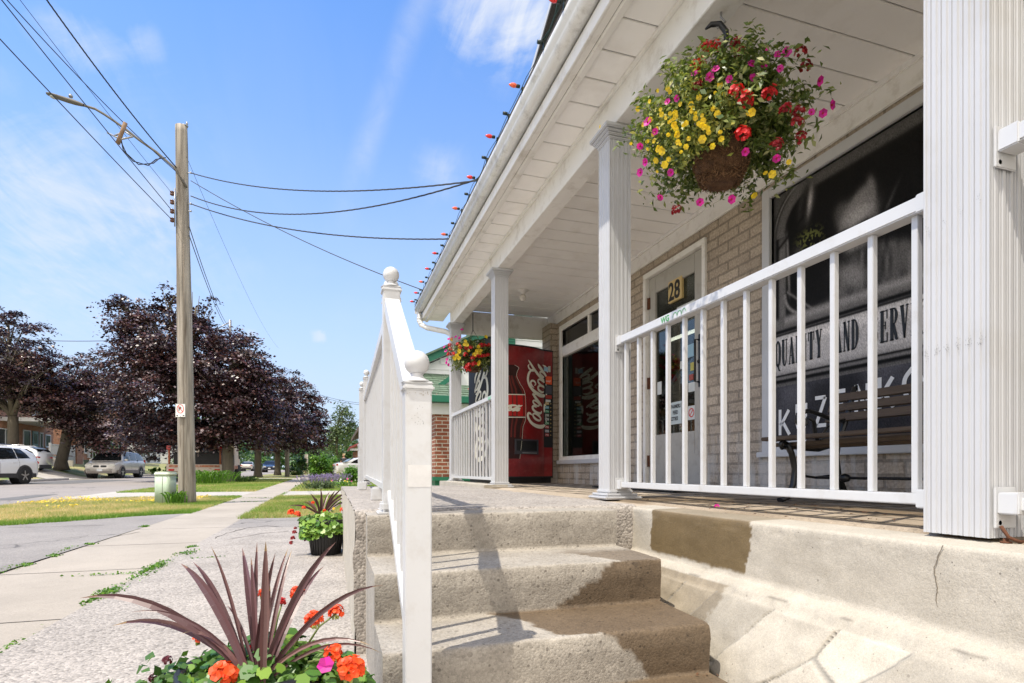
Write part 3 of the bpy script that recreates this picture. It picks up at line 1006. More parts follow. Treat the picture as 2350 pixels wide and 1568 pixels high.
# upper storey: wall with lap siding and a gable over the street
us = MB()
for k in range(26):
    z0 = HZ(2.6) + k * .11
    us.prism([(WX + .0, z0), (WX - .018, z0), (WX - .002, z0 + .11), (WX + .0, z0 + .11)], -1.2, 6.3, 'Y')
us.box(WX, WX + 5, -1.2, 6.3, HZ(2.4), HZ(5.4))
us.build('upper_wall', 'white_vinyl', store)
rk = MB()
A, B = Vector((2.25, 6.55, HZ(4.55))), Vector((2.25, 1.2, HZ(7.2)))
dr = (B - A).normalized()
nr = Vector((0, dr.z, -dr.y)) * -1
L = (B - A).length
mid = (A + B) / 2
rk.obox(mid, dr, Vector((1, 0, 0)), nr, L, .03, .17)
rk.build('rake_board', 'white_vinyl', store)
sv = MB()
sv.obox(mid + Vector((.34, 0, 0)) - nr * .08, dr, Vector((1, 0, 0)), nr, L, .64, .015)
sv.build('rake_soffit', 'cream_panel', store)
rf = MB()
rf.obox(mid + Vector((2.9, 0, 0)) + nr * .105, dr, Vector((1, 0, 0)), nr, L + .1, 5.9, .035)
rf.build('upper_roof', 'shingle_dark', store)

# columns ------------------------------------------------------------


def fluted(cx, cy, half, nfl, z0, z1, dep=.004):
    """square fluted column outline, extruded"""
    pts = []
    w2 = 2 * half
    pitch = w2 / nfl
    for k in range(4):
        a = k * math.pi / 2
        ca, sa = math.cos(a), math.sin(a)
        side = [(-half, 0.0)]
        for i in range(nfl):
            c = -half + (i + .5) * pitch
            side += [(c - .30 * pitch, 0), (c - .24 * pitch, -dep), (c - .04 * pitch, -dep), (c + .0 * pitch, -dep * .3), (c + .14 * pitch, -dep * .3), (c + .18 * pitch, -dep * 1.1), (c + .26 * pitch, -dep * 1.1), (c + .32 * pitch, 0)]
        for t, d in side:
            x, y = t, -(half + d)
            pts.append((cx + x * ca - y * sa, cy + x * sa + y * ca))
    mb = MB()
    mb.prism(pts, z0, z1, 'Z')
    return mb


def column(cy, half=.078, cap=True, base=True):
    cx = CX + half
    o = fluted(cx, cy, half, 6 if half > .07 else 5, PF, HZ(1.94), .0045).build('column', 'white_vinyl', store)
    if cap:
        cpb = MB()
        for a, b, e in ((1.868, 1.885, .008), (1.885, 1.900, .018), (1.900, 1.915, .028), (1.915, 1.9395, .042)):
            cpb.box(cx - half - e, cx + half + e, cy - half - e, cy + half + e, HZ(a), HZ(b), .005)
        cpb.build('capital', 'white_vinyl', o)
    if base:
        bb = MB()
        for a, b, e in ((PF + .001, PF + .018, .05), (PF + .018, PF + .034, .034), (PF + .034, PF + .055, .012)):
            bb.box(cx - half - e, cx + half + e, cy - half - e, cy + half + e, a, b, .007)
        bb.build('base', 'white_vinyl', o)
    return o


column(1.01, base=False)
column(2.923, .067)
column(5.273, .067)
column(7.363, .067)

# railings ------------------------------------------------------------


def railing(name, label, x, y0, y1, n, group, zt=0.7515, wg=True, brackets=(1, 1)):
    t = thing(name, label, 'railing', (x, (y0 + y1) / 2, PF), group)
    tr = MB().box(x - .028, x + .028, y0, y1, HZ(zt - .043), HZ(zt), .004)
    tr.build('top_rail', 'white_rail', t)
    MB().box(x - .022, x + .022, y0, y1, HZ(-.0925), HZ(-.062), .003).build('bottom_rail', 'white_rail', t)
    bmesh_ = None
    for i in range(n):
        yc = y0 + (y1 - y0) * (i + .5) / n
        b = MB().box(x - .0095, x + .0095, yc - .0095, yc + .0095, HZ(-.062), HZ(zt - .043), .0015)
        b.build('baluster', 'white_rail', t)
    for yy, s_ in ((y0, 1), (y1, -1)):
        for zc in (zt - .024, -.078):
            pb = MB()
            ya, yb = sorted((yy, yy + s_ * .006))
            pb.box(x - .036, x + .036, ya, yb, HZ(zc - .058), HZ(zc + .04), .002)
            ya, yb = sorted((yy + s_ * .006, yy + s_ * .05))
            pb.box(x - .0315, x + .0315, ya, yb, HZ(zc - .0235), HZ(zc + .0275), .003)
            pb.lathe([(.006, 0), (.006, .004)], (x - .02, yy + s_ * .006, HZ(zc - .045)), 8, 'Y')
            pb.build('bracket', 'white_rail', t)
    return t


ra = railing('porch_railing', 'white aluminium porch railing in front of the bench and mural window', 1.55, 1.09, 2.856, 13, 'white aluminium railings of the porch')
rb = railing('porch_railing', 'short white porch railing under the far flower basket, beside the vending machine', 1.52, 5.340, 7.296, 15, 'white aluminium railings of the porch')
rc = railing('porch_railing', 'white railing stub at the right picture edge, fixed to the big near column', 1.525, -0.75, 0.93, 12, 'white aluminium railings of the porch', zt=.80)
# maker's sticker on the rail
lt = text_mb('WG', .040, .0004, lambda x, y, z: (1.5215 - z, 2.40 - x, HZ(.715) + y), bold=.0012)
lt.build('sticker', mat('sticker_green', (0.07, 0.33, 0.10), 0.5), ra)
sc_ = MB()
for k in range(3):
    stroke(sc_, [(2.30 - .035 * k, HZ(.716)), (2.292 - .035 * k, HZ(.735)), (2.275 - .035 * k, HZ(.738)), (2.265 - .035 * k, HZ(.722))], [.002, .003, .003, .002], lambda x, y, z: (1.5212 - z, x, y), .0006)
sc_.build('sticker_arches', 'sticker_green', ra)
MB().box(1.489, 1.4915, 5.38, 5.50, HZ(.715), HZ(.742)).build('sticker', mat('sticker_pale', (0.25, 0.5, 0.35), 0.5), rb)

# windows ------------------------------------------------------------
glass('shop_glass', (0.55, 0.58, 0.57), refl=0.05)
glass('car_glass', (0.25, 0.28, 0.28), refl=0.06)


def window_frame(parent, hole, x, wdt=.07, mullion=(), trans=None, m='cream_trim'):
    y0, y1, z0, z1 = hole
    f = MB()
    for a in (0, 1):
        o = a * .028
        d = .024 if a == 0 else .05
        xo = x - .012 + a * .020
        f.box(xo, xo + .05, y0 + o, y0 + o + (wdt - o), z0 + o, z1 - o, .003)
        f.box(xo, xo + .05, y1 - wdt, y1 - o, z0 + o, z1 - o, .003)
        f.box(xo + .001, xo + .049, y0 + wdt, y1 - wdt, z1 - wdt, z1 - o, .003)
        f.box(xo + .001, xo + .049, y0 + wdt, y1 - wdt, z0 + o, z0 + wdt, .003)
    return f


def clean_empties():
    for o in list(bpy.data.objects):
        if o.type == 'EMPTY' and 'label' not in o and not o.children:
            bpy.data.objects.remove(o)


w1 = window_frame(store, W1, WX).build('window', 'white_vinyl', store)
MB().box(WX - .035, WX + .02, W1[0] - .03, W1[1] + .03, W1[2] - .035, W1[2] + .002, .004).build('sill', 'white_vinyl', w1)
f2 = window_frame(store, W2, WX)
zt = HZ(1.58)
f2.box(WX - .004, WX + .046, W2[0] + .07, W2[1] - .07, zt - .07, zt + .065, .004).box(WX + .006, WX + .04, 6.12, 6.17, zt + .066, W2[3] - .07)
w2 = f2.build('window', 'cream_trim', store)
MB().box(WX - .045, WX + .02, W2[0] - .02, W2[1] + .02, W2[2] - .03, W2[2] + .02, .004).build('sill', 'white_vinyl', w2)
MB().box(WX + .035, WX + .039, W2[0] + .05, W2[1] - .05, W2[2] + .05, zt - .06).build('pane', 'shop_glass', w2)
MB().box(WX + .035, WX + .039, W2[0] + .05, W2[1] - .05, zt + .06, W2[3] - .05).build('pane', mat('transom_dark', (0.02, 0.018, 0.015), 0.15), w2)
clean_empties()

# mural in the near window: a matt print, colours laid in the mesh
yy0, yy1, zz0, zz1 = W1[0] + 1.2, W1[1] - .06, W1[2] + .06, W1[3] - .06
ny, nzv = 420, 260
Yg, Zg = np.meshgrid(np.linspace(yy0, yy1, ny), np.linspace(zz0, zz1, nzv))
# convert wall points to flat picture coordinates for drawing: along (0 far end .. ) and height above the eye
U = (3.24 - Yg)                 # metres from the far edge of the print
Hh = Zg - ZC
rngm = np.random.default_rng(3)


def soft(d, w_):
    return 1 / (1 + np.exp(np.clip(d / w_, -40, 40)))


def ell(cu, ch, ru, rh, ang=0.0):
    a = R(ang)
    du, dh = U - cu, Hh - ch
    x = du * math.cos(a) + dh * math.sin(a)
    y = -du * math.sin(a) + dh * math.cos(a)
    return (np.sqrt((x / ru) ** 2 + (y / rh) ** 2) - 1) * min(ru, rh)


def paint(img, mask, v):
    return img * (1 - mask) + v * mask


def ridge(cu, f):
    return np.abs(U - cu)


# large value noise for cloth and haze
def vnoise(su, sh, seed):
    r = np.random.default_rng(seed)
    g = r.random((int((zz1 - zz0) / sh) + 3, int((yy1 - yy0) / su) + 3))
    gu = (Yg - yy0) / su
    gh = (Zg - zz0) / sh
    i, j = gu.astype(int), gh.astype(int)
    fu, fh = gu - i, gh - j
    fu, fh = fu * fu * (3 - 2 * fu), fh * fh * (3 - 2 * fh)
    return (g[j, i] * (1 - fu) + g[j, i + 1] * fu) * (1 - fh) + (g[j + 1, i] * (1 - fu) + g[j + 1, i + 1] * fu) * fh


img = np.full(U.shape, 0.010) + 0.008 * vnoise(.4, .3, 1)
# pale roof rail of the cab along the top, turning down into the pillar
img = paint(img, soft(1.822 - Hh, .006) * soft(.20 - U, .02), 0.115)
rad_ = np.hypot((U - .36) / .25, (Hh - 1.60) / .25)
img = paint(img, soft(np.abs(rad_ - 1.04) - .15, .02) * (U < .36) * (Hh > 1.60), 0.13)
img = paint(img, soft(np.abs(rad_ - 1.26) - .02, .012) * (U < .36) * (Hh > 1.60), 0.24)
img = paint(img, soft(1.70 - Hh, .01) * soft(rad_ * -1 + 1.33, .02) * (U < .30), 0.10)
img = paint(img, soft(np.abs(U - .118) - .030, .004) * soft(Hh - 1.60, .02) * soft(1.0 - Hh, .02), 0.13 + .05 * vnoise(.02, .3, 5))
img = paint(img, soft(np.abs(U - .045) - .014, .003) * soft(Hh - 1.68, .02) * soft(1.0 - Hh, .02), 0.11)
img = paint(img, soft(np.abs(U - .175 + .05 * (Hh - 1.3)) - .008, .003) * soft(Hh - 1.58, .02) * soft(1.2 - Hh, .02), 0.22)
# wing mirror on its arm
img = paint(img, soft(ell(.325, 1.74, .060, .125, -14), .008), 0.075)
img = paint(img, soft(ell(.31, 1.72, .040, .11, -14), .012), 0.02)
img = paint(img, soft(ell(.352, 1.74, .012, .055, -8), .006), 0.45)
img = paint(img, soft(np.abs((Hh - 1.60) - .62 * (U - .20)) - .012, .005) * (U > .06) * (U < .30), 0.012)
img = paint(img, soft(ell(.265, 1.42, .04, .06, 10), .012), 0.07)
# face: pale brow, dark eye sockets, nose and cheek
img = paint(img, soft(ell(.60, 1.545, .055, .075, 25), .010), 0.10)
img = paint(img, soft(ell(.70, 1.44, .125, .17, 0), .010), 0.22)
img = paint(img, soft(ell(.735, 1.545, .075, .10, -12), .008), 0.22)
img = paint(img, soft(ell(.785, 1.62, .025, .055, 8), .006), 0.20)
img = paint(img, soft(ell(.70, 1.50, .085, .045, 6), .012), 0.36)
img = paint(img, soft(ell(.735, 1.432, .055, .022, 8), .008), 0.012)
img = paint(img, soft(ell(.61, 1.425, .045, .024, -4), .008), 0.012)
img = paint(img, soft(ell(.665, 1.37, .022, .055, 4), .010), 0.30)
img = paint(img, soft(ell(.70, 1.28, .09, .02, 0), .010), 0.05)
img = paint(img, soft(ell(.90, 1.49, .008, .055, -30), .004), 0.08)
# shoulders and shirt folds above the door
top_ = 1.285 - .55 * np.abs(U - .80) ** 1.5 - .12 * soft(U - .62, .02)
img = paint(img, soft(-(top_ - Hh), .012) * soft(.48 - U, .02), 0.05 + .16 * vnoise(.022, .16, 9) ** 1.4)
img = paint(img, soft(ell(.655, 1.16, .10, .055, -30), .015), 0.26)
img = paint(img, soft(np.abs((Hh - 1.13) + .8 * (U - .26)) - .007, .004) * (U > .16) * (U < .40), 0.2)
# door top, window rubber, rounded window corner
img = paint(img, soft(Hh - (1.045), .006), 0.13 + .05 * vnoise(.3, .03, 6))
img = paint(img, soft(np.abs(Hh - 1.02) - .02, .008) * (U > .14), 0.30)
cr_ = np.hypot((U - .30) / .16, (Hh - 1.20) / .16)
img = paint(img, soft(np.abs(cr_ - 1) - .06, .02) * (U < .30) * (Hh < 1.20), 0.26)
# belt line with stripes
band = (Hh > .655) & (Hh < .925)
img = np.where(band, 0.42 + .16 * np.exp(-((Hh - .875) / .03) ** 2) - .10 * np.exp(-((Hh - .67) / .02) ** 2) + .03 * vnoise(.5, .05, 12), img)
for hc, hw, v in ((.952, .012, .01), (.930, .005, .012), (.650, .008, .012), (.612, .014, .006), (.633, .006, .2), (.590, .006, .12)):
    img = paint(img, soft(np.abs(Hh - hc) - hw, .0025), v)
# door skin below: noisy dark blue grey with darker clouds round the letters
low = Hh < .575
img = np.where(low, 0.03 + .12 * vnoise(.22, .16, 14) * (.35 + .65 * np.clip((Hh - .2) / .35, 0, 1)), img)
img *= 1 + rngm.normal(0, .14, img.shape)
img = np.clip(img ** 1.25 * 1.45, .003, 1)
colr = np.stack([img * 1.0, img * .985, img * 1.0], -1)
colr[low] = colr[low] * np.array([.92, .95, 1.12])
grn = soft(ell(.35, 1.50, .09, .055, -5), .01) * (vnoise(.012, .012, 30) > .55)  # greenish reflection, painted into the print colours
colr = colr * (1 - grn[..., None] * .8) + np.array([.16, .18, .05]) * grn[..., None] * .8
colr = colr * np.array([1.04, 1.0, .96])
me = bpy.data.meshes.new('mural_print')
V = np.stack([np.full(Yg.size, WX + .030) - WX, Yg.ravel() - 4.0, Zg.ravel()], 1).astype(np.float32)
idx = np.arange(ny * nzv).reshape(nzv, ny)
Fq = np.stack([idx[:-1, :-1], idx[1:, :-1], idx[1:, 1:], idx[:-1, 1:]], -1).reshape(-1, 4)
me.vertices.add(len(V))
me.vertices.foreach_set('co', V.ravel())
me.loops.add(Fq.size)
me.loops.foreach_set('vertex_index', Fq.ravel().astype(np.int32))
me.polygons.add(len(Fq))
me.polygons.foreach_set('loop_start', np.arange(0, Fq.size, 4, dtype=np.int32))
me.polygons.foreach_set('loop_total', np.full(len(Fq), 4, dtype=np.int32))
me.update(calc_edges=True)
ca = me.attributes.new('print', 'FLOAT_COLOR', 'POINT')
ca.data.foreach_set('color', np.concatenate([colr.reshape(-1, 3), np.ones((ny * nzv, 1))], 1).astype(np.float32).ravel())


def attrmat(name, attr, rough=0.35, spec=0.5, coat=0.0):
    m = bpy.data.materials.new(name)
    m.use_nodes = True
    b = m.node_tree.nodes['Principled BSDF']
    at = m.node_tree.nodes.new('ShaderNodeAttribute')
    at.attribute_name = attr
    m.node_tree.links.new(at.outputs['Color'], b.inputs['Base Color'])
    b.inputs['Roughness'].default_value = rough
    b.inputs['Specular IOR Level'].default_value = spec
    b.inputs['Coat Weight'].default_value = coat
    MATS[name] = m
    return m


MB().box(WX + .032, WX + .036, W1[0] + .05, W1[1] - .05, W1[2] + .05, W1[3] - .05).build('print_backing', mat('transom_dark', (0.02, 0.018, 0.015), 0.15), w1)
mural = link(me, 'mural_print', attrmat('mural_ink', 'print', 0.6, 0.12), w1)
# position relative to window object (its origin is the store origin)
# slab serif lettering, thick and thin strokes
GL = {
    'Q': ([(.5, 1, .12), (.22, .82, .3), (.16, .5, .34), (.22, .18, .3), (.5, 0, .12)], [(.5, 1, .12), (.78, .82, .3), (.84, .5, .34), (.78, .18, .3), (.5, 0, .12)], [(.45, .12, .1), (.7, -.1, .2), (.95, -.16, .12)]),
    'U': ([(.24, 1, .34), (.24, .3, .34), (.4, .04, .2), (.6, .04, .12), (.78, .25, .1), (.8, 1, .1)], [(.0, .97, .07), (.48, .97, .07)], [(.62, .97, .07), (.98, .97, .07)]),
    'A': ([(.5, 1, .1), (.14, .0, .1)], [(.46, 1, .2), (.80, 0, .36)], [(.0, .03, .07), (.34, .03, .07)], [(.55, .03, .07), (1.02, .03, .07)], [(.25, .33, .08), (.7, .33, .08)]),
    'L': ([(.26, 1, .34), (.26, 0, .34)], [(.0, .97, .07), (.55, .97, .07)], [(0, .03, .07), (.9, .03, .07)], [(.88, .35, .05), (.88, .0, .12)]),
    'I': ([(.5, 1, .36), (.5, 0, .36)], [(.22, .97, .07), (.78, .97, .07)], [(.22, .03, .07), (.78, .03, .07)]),
    'T': ([(.5, 1, .36), (.5, 0, .36)], [(.04, .96, .09), (.96, .96, .09)], [(.07, 1, .1), (.07, .68, .05)], [(.93, 1, .1), (.93, .68, .05)], [(.25, .03, .07), (.75, .03, .07)]),
    'Y': ([(.2, 1, .34), (.5, .45, .3), (.5, 0, .34)], [(.84, 1, .1), (.55, .45, .12)], [(0, .97, .07), (.42, .97, .07)], [(.68, .97, .07), (1, .97, .07)], [(.25, .03, .07), (.75, .03, .07)]),
    'N': ([(.18, 1, .1), (.18, 0, .1)], [(.2, 1, .3), (.82, 0, .3)], [(.84, 1, .1), (.84, 0, .1)], [(0, .97, .07), (.34, .97, .07)], [(0, .03, .07), (.34, .03, .07)], [(.68, .97, .07), (1, .97, .07)]),
    'D': ([(.24, 1, .34), (.24, 0, .34)], [(.3, .97, .08), (.6, .93, .16), (.8, .7, .3), (.82, .5, .34), (.8, .3, .3), (.6, .07, .16), (.3, .03, .08)], [(0, .97, .07), (.4, .97, .07)], [(0, .03, .07), (.4, .03, .07)]),
    'S': ([(.84, .76, .06), (.7, .95, .14), (.45, .97, .14), (.22, .8, .28), (.35, .6, .32), (.65, .42, .34), (.78, .22, .28), (.55, .03, .14), (.3, .05, .14), (.14, .27, .06)],),
    'E': ([(.26, 1, .34), (.26, 0, .34)], [(0, .97, .07), (.88, .97, .07)], [(0, .03, .07), (.9, .03, .07)], [(.3, .52, .07), (.66, .52, .07)], [(.86, 1, .1), (.86, .72, .05)], [(.88, 0, .1), (.88, .3, .05)], [(.66, .64, .06), (.66, .4, .06)]),
    'R': ([(.24, 1, .34), (.24, 0, .34)], [(.3, .97, .08), (.62, .95, .18), (.78, .76, .3), (.62, .54, .16), (.35, .5, .08)], [(.45, .5, .2), (.68, .2, .32), (.8, .04, .26), (.98, .05, .08)], [(0, .97, .07), (.4, .97, .07)], [(0, .03, .07), (.48, .03, .07)]),
    'V': ([(.22, 1, .36), (.54, 0, .2)], [(.84, 1, .1), (.54, 0, .1)], [(0, .97, .07), (.46, .97, .07)], [(.68, .97, .07), (1, .97, .07)]),
    'C': ([(.86, .7, .05), (.74, .93, .16), (.5, .98, .14), (.24, .8, .3), (.17, .5, .34), (.24, .2, .3), (.5, .02, .14), (.74, .08, .14), (.88, .3, .05)],),
    'F': ([(.26, 1, .3), (.26, 0, .3)], [(0, .97, .07), (.88, .97, .07)], [(.3, .52, .07), (.66, .52, .07)], [(.86, 1, .1), (.86, .72, .05)], [(0, .03, .07), (.5, .03, .07)]),
}


def glyph_text(txt, x0, h, wd, gap, base, mapf, dep=.0015):
    mb = MB()
    x = x0
    for ch in txt:
        if ch == ' ':
            x += wd * .75
            continue
        cw = wd * (.62 if ch == 'I' else 1)
        for stz in GL[ch]:
            P = [(x + p[0] * cw if ch != 'I' else x + (p[0] - .19) * wd, base + p[1] * h) for p in stz]
            stroke(mb, P, [max(p[2] * wd * 1.15, .0062) for p in stz], mapf, dep)
        x += cw + gap
    return mb


UM = lambda x, y, z: (WX + .028 - z, 3.24 - x, ZC + y)
# far edge of the print is 3.24; the word starts .035 from it
glyph_text('QUALITY', .055, .180, .050, .0105, .715, UM).build('lettering', 'lettering_black', mural)
glyph_text('AND', .545, .180, .047, .010, .715, UM).build('lettering', 'lettering_black', mural)
glyph_text('SERVICE', .785, .180, .048, .0105, .715, UM).build('lettering', 'lettering_black', mural)
kx = .10
KL = {'K': [[(0, 1), (0, 0)], [(.75, .95), (.08, .38)], [(.25, .5), (.8, 0)]], 'U': [[(0, 1), (.02, .25), (.3, 0), (.62, .2), (.7, 1)]], 'Z': [[(0, 1), (.75, 1), (.05, 0), (.8, 0)]],
      'E': [[(.7, 1), (0, 1), (0, 0), (.72, 0)], [(0, .52), (.55, .52)]], 'N': [[(0, 0), (0, 1), (.7, 0), (.7, 1)]], 'O': [[(.4, 1), (.0, .7), (.0, .3), (.4, 0), (.8, .3), (.8, .7), (.4, 1)]]}
for i, ch in enumerate('KUZENKO'):
    bh = .245 + .021 * i
    KU = MB()
    for s_ in KL[ch]:
        pts = [(kx + p[0] * .105, bh + p[1] * .175) for p in s_]
        if ch in 'ZEN' or len(pts) == 2:      # keep the corners sharp
            for a, b in zip(pts, pts[1:]):
                stroke(KU, [a, b], [.024, .024], UM, .0012)
        else:
            stroke(KU, pts, [.024] * len(pts), UM, .0012)
    kx += .148
    KU.build('painted_letter', mat('chalk_white', (0.8, 0.8, 0.8), 0.6, var=0.1), mural)

# interior of the shop, seen dimly ------------------------------------
inn = MB()
x0, x1, ya, yb, za, zb = WX + .13, WX + 4.2, -.5, 7.5, PF, HZ(2.1)
inn.quad((x1, ya, za), (x1, yb, za), (x1, yb, zb), (x1, ya, zb)).quad((x0, ya, za), (x1, ya, za), (x1, ya, zb), (x0, ya, zb)).quad((x0, yb, za), (x0, yb, zb), (x1, yb, zb), (x1, yb, za)).quad((x0, ya, za), (x0, yb, za), (x1, yb, za), (x1, ya, za))
inn.build('interior_wall', mat('interior_brown', (0.05, 0.045, 0.035), 0.8, var=0.5, vscale=3), store)
MB().box(x0, x1, ya, yb, zb, zb + .02).build('interior_ceiling', mat('interior_ceiling', (0.12, 0.12, 0.10), 0.8), store)
shf = MB()
for yk in (4.2, 5.6, 6.6):
    for j in range(5):
        shf.box(WX + 1.6, WX + 2.1, yk - .4, yk + .5, PF + .2 + j * .34, PF + .22 + j * .34)
shf.build('shelf', mat('shelf_grey', (0.14, 0.14, 0.13), 0.6), store)
for j in range(5):
    gd = MB()
    for k in range(14):
        yk = random.choice([4.2, 5.6, 6.6]) + random.uniform(-.38, .45)
        hh = random.uniform(.08, .22)
        gd.box(WX + 1.60, WX + 1.7, yk, yk + .07, PF + .221 + j * .34, PF + .221 + j * .34 + hh)
    gd.build('goods', mat('goods%d' % j, [(0.25, .03, .03), (.1, .2, .25), (.3, .25, .05), (.08, .15, .06), (.25, .22, .2)][j], 0.5), store)
for yk, xk in ((4.9, 3.9), (6.2, 4.6)):
    MB().box(xk, xk + .05, yk - .9, yk + .9, HZ(1.86), HZ(1.90), .01).build('fluorescent_tube', mat('tube_light', (0.8, 0.8, 0.75), 0.5, emit=(1, 0.95, 0.8), estr=2.2), store)

# the shop door --------------------------------------------------------
mat('door_paint', (0.42, 0.40, 0.36), 0.5, var=0.05, vscale=4, dirt=(0.25, 0.2, 0.16), dscale=9, damt=0.5)
dy0, dy1 = DR[0], DR[1]
jb = MB().box(WX - .02, WX + .09, dy0 - .002, dy0 + .045, PF, DR[3] - .045, .003).box(WX - .02, WX + .09, dy1 - .045, dy1 + .002, PF, DR[3] - .045, .003).box(WX - .022, WX + .09, dy0, dy1, DR[3] - .045, DR[3] + .003, .003)
jb.build('door_frame', 'cream_trim', store)
dm = MB()
xa, xb = WX + .018, WX + .058
zt_, zb_ = DR[3] - .05, PF + .015
gy0, gy1, gz0, gz1 = dy0 + .19, dy1 - .16, PF + .50, DR[3] - .21
dm.box(xa, xb, dy0 + .048, gy0, zb_, zt_, .003).box(xa, xb, gy1, dy1 - .048, zb_, zt_, .003).box(xa + .001, xb - .001, gy0, gy1, zb_, gz0, .003).box(xa + .001, xb - .001, gy0, gy1, gz1, zt_, .003)
dm.box(xa - .006, xa + .004, dy0 + .06, dy1 - .06, zb_ + .01, zb_ + .29, .002)
door = dm.build('door', 'door_paint', store)
MB().box(xa + .02, xa + .024, gy0, gy1, gz0, gz1).build('pane', 'shop_glass', door)
hd = MB().box(xa - .012, xa, dy0 + .075, dy0 + .125, PF + .86, PF + 1.30, .003)
hd.tube([(xa - .012, dy0 + .10, PF + .90), (xa - .06, dy0 + .10, PF + .90), (xa - .06, dy0 + .10, PF + 1.25), (xa - .012, dy0 + .10, PF + 1.25)], .009, 8)
hd.ball((xa - .02, dy0 + .10, PF + 1.07), .018, 10)
hd.build('handle', 'black_iron', door)
for zz_ in (.20, .95, 1.72):
    MB().box(xa - .010, xa, dy1 - .075, dy1 - .03, PF + zz_, PF + zz_ + .11).tube([(xa - .012, dy1 - .047, PF + zz_), (xa - .012, dy1 - .047, PF + zz_ + .11)], .008, 8).build('hinge', 'rust', door)
# kick bar and inner push bar
MB().obox((xa + .03, 4.38, PF + 1.02), Vector((0, 1, -.62)).normalized(), Vector((1, 0, 0)), Vector((0, .62, 1)).normalized(), .58, .012, .035).build('push_bar', 'grey_metal', door)
# number plate on the glass and notices
npb = MB().box(xa - .006, xa + .019, 4.265, 4.475, HZ(1.52), HZ(1.715), .003)
npb.build('number_plate', mat('plate_brass', (0.62, 0.46, 0.20), 0.45), door)
text_mb('28', .225, .001, lambda x, y, z: (xa - .0075 - z, 4.468 - x, HZ(1.54) + y), bold=.005, sx=.80).build('number', 'lettering_black', door)
mat('paper', (0.62, 0.64, 0.62), 0.7)
mat('paper_blue', (0.30, 0.48, 0.60), 0.6)


def notice(y, z, wd, ht, m='paper'):
    return MB().box(xa + .016, xa + .0195, y, y + wd, z, z + ht).build('notice', m, door)


notice(4.10, HZ(1.33), .27, .13)
n1_ = notice(4.30, HZ(.42), .17, .20, mat('paper_white', (0.55, 0.62, 0.62), 0.6))
for k, tx in enumerate(('FARMERS', 'FEED', 'CITIES!')):
    text_mb(tx, .046, .0006, lambda x, y, z, k=k: (xa + .0155 - z, 4.463 - x - (.03 if k == 1 else 0), HZ(.565 - .055 * k) + y), bold=.0014, sx=.80).build('lettering', 'lettering_black', n1_)
n2_ = notice(4.105, HZ(.44), .10, .12)
rg = MB()
ringp = [(4.155 + .035 * math.cos(a), HZ(.50) + .035 * math.sin(a)) for a in np.linspace(0, 2 * math.pi, 17)]
stroke(rg, ringp, [.009] * 17, lambda x, y, z: (xa + .0155 - z, x, y), .001)
stroke(rg, [(4.13, HZ(.525)), (4.18, HZ(.475))], [.008, .008], lambda x, y, z: (xa + .0155 - z, x, y), .001)
rg.build('prohibition_ring', mat('sign_red', (0.6, 0.02, 0.02), 0.5), n2_)
for y_, z_, w_, h_, m_ in ((4.10, .98, .11, .11, 'paper_blue'), (4.27, .90, .05, .07, 'paper'), (4.10, .86, .07, .07, mat('paper_yellow', (0.5, .45, .12), .6)), (4.10, .68, .10, .08, 'paper'), (4.13, .78, .06, .05, mat('paper_red', (.35, .08, .06), .6)), (4.62, .72, .07, .12, 'paper')):
    notice(y_, HZ(z_), w_, h_, m_)
# lamp holder on the ceiling
lp = thing('porch_lamp', 'bare bulb in a small round holder on the porch ceiling', 'lamp', (2.15, 6.35, HZ(2.15)))
MB().lathe([(.06, 0), (.062, -.012), (.035, -.03), (.03, -.05), (.02, -.055)], (2.15, 6.35, HZ(2.149)), 16).build('lamp_holder', 'cream_trim', lp)
MB().ball((2.15, 6.35, HZ(2.055)), .042, 14).build('bulb', mat('bulb_glass', (0.75, 0.72, 0.65), 0.15), lp)
# ------------------------------------------------------------------ concrete steps and landing
SY = [2.22, 1.83, 1.52, 1.21]
SZ = [HZ(-.17), HZ(-.327), HZ(-.484), HZ(-.641), 0.0]


def sweep(path, us, fn):
    """grid of points: path list x us; fn(p, u) -> xyz"""
    n = len(us)
    vs = [fn(p, u) for p in path for u in us]
    fs = [(i * n + j, i * n + j + 1, (i + 1) * n + j + 1, (i + 1) * n + j) for i in range(len(path) - 1) for j in range(n - 1)]
    return MB().add(vs, fs, True)


def dens(path, d):
    out = []
    for (a, b) in zip(path, path[1:]):
        L = math.hypot(b[0] - a[0], b[1] - a[1])
        k = max(1, int(L / d))
        out += [(a[0] + (b[0] - a[0]) * i / k, a[1] + (b[1] - a[1]) * i / k) for i in range(k)]
    return out + [path[-1]]


steps = thing('concrete_steps', 'worn grey concrete steps up to the store porch, with wet patches', 'steps', (0.66, 1.6, 0))
path = [(2.75, SZ[0])]
for i, y in enumerate(SY):
    r = .009
    path += [(y + r, SZ[i]), (y + r * .35, SZ[i] - r * .2), (y, SZ[i] - r * .8), (y - .004, SZ[i] - .05), (y + .004, SZ[i + 1])]
path = dens(path, .012)


def stp(p, x):
    y, z = p
    x = .125 + (x - .125) * (.985 - .04 * sstep(2.2, 1.5, y))
    a = .0035 * nz(x, y, z, 7) + .0022 * nz(x, y, z + 9, 28)
    chip = max(0, nz(x * 1.0, y, z, 16) - .28) * .03
    near = min(abs(y - q) + abs(z - t) for q, t in zip(SY, SZ))
    if near < .022:
        return (x, y + a + chip, z + a * .4 - chip * .5)
    return (x, y + a, z + a * .4)


sx = list(np.arange(.125, 1.206, .0125))
sm = sweep(path, sx, stp)


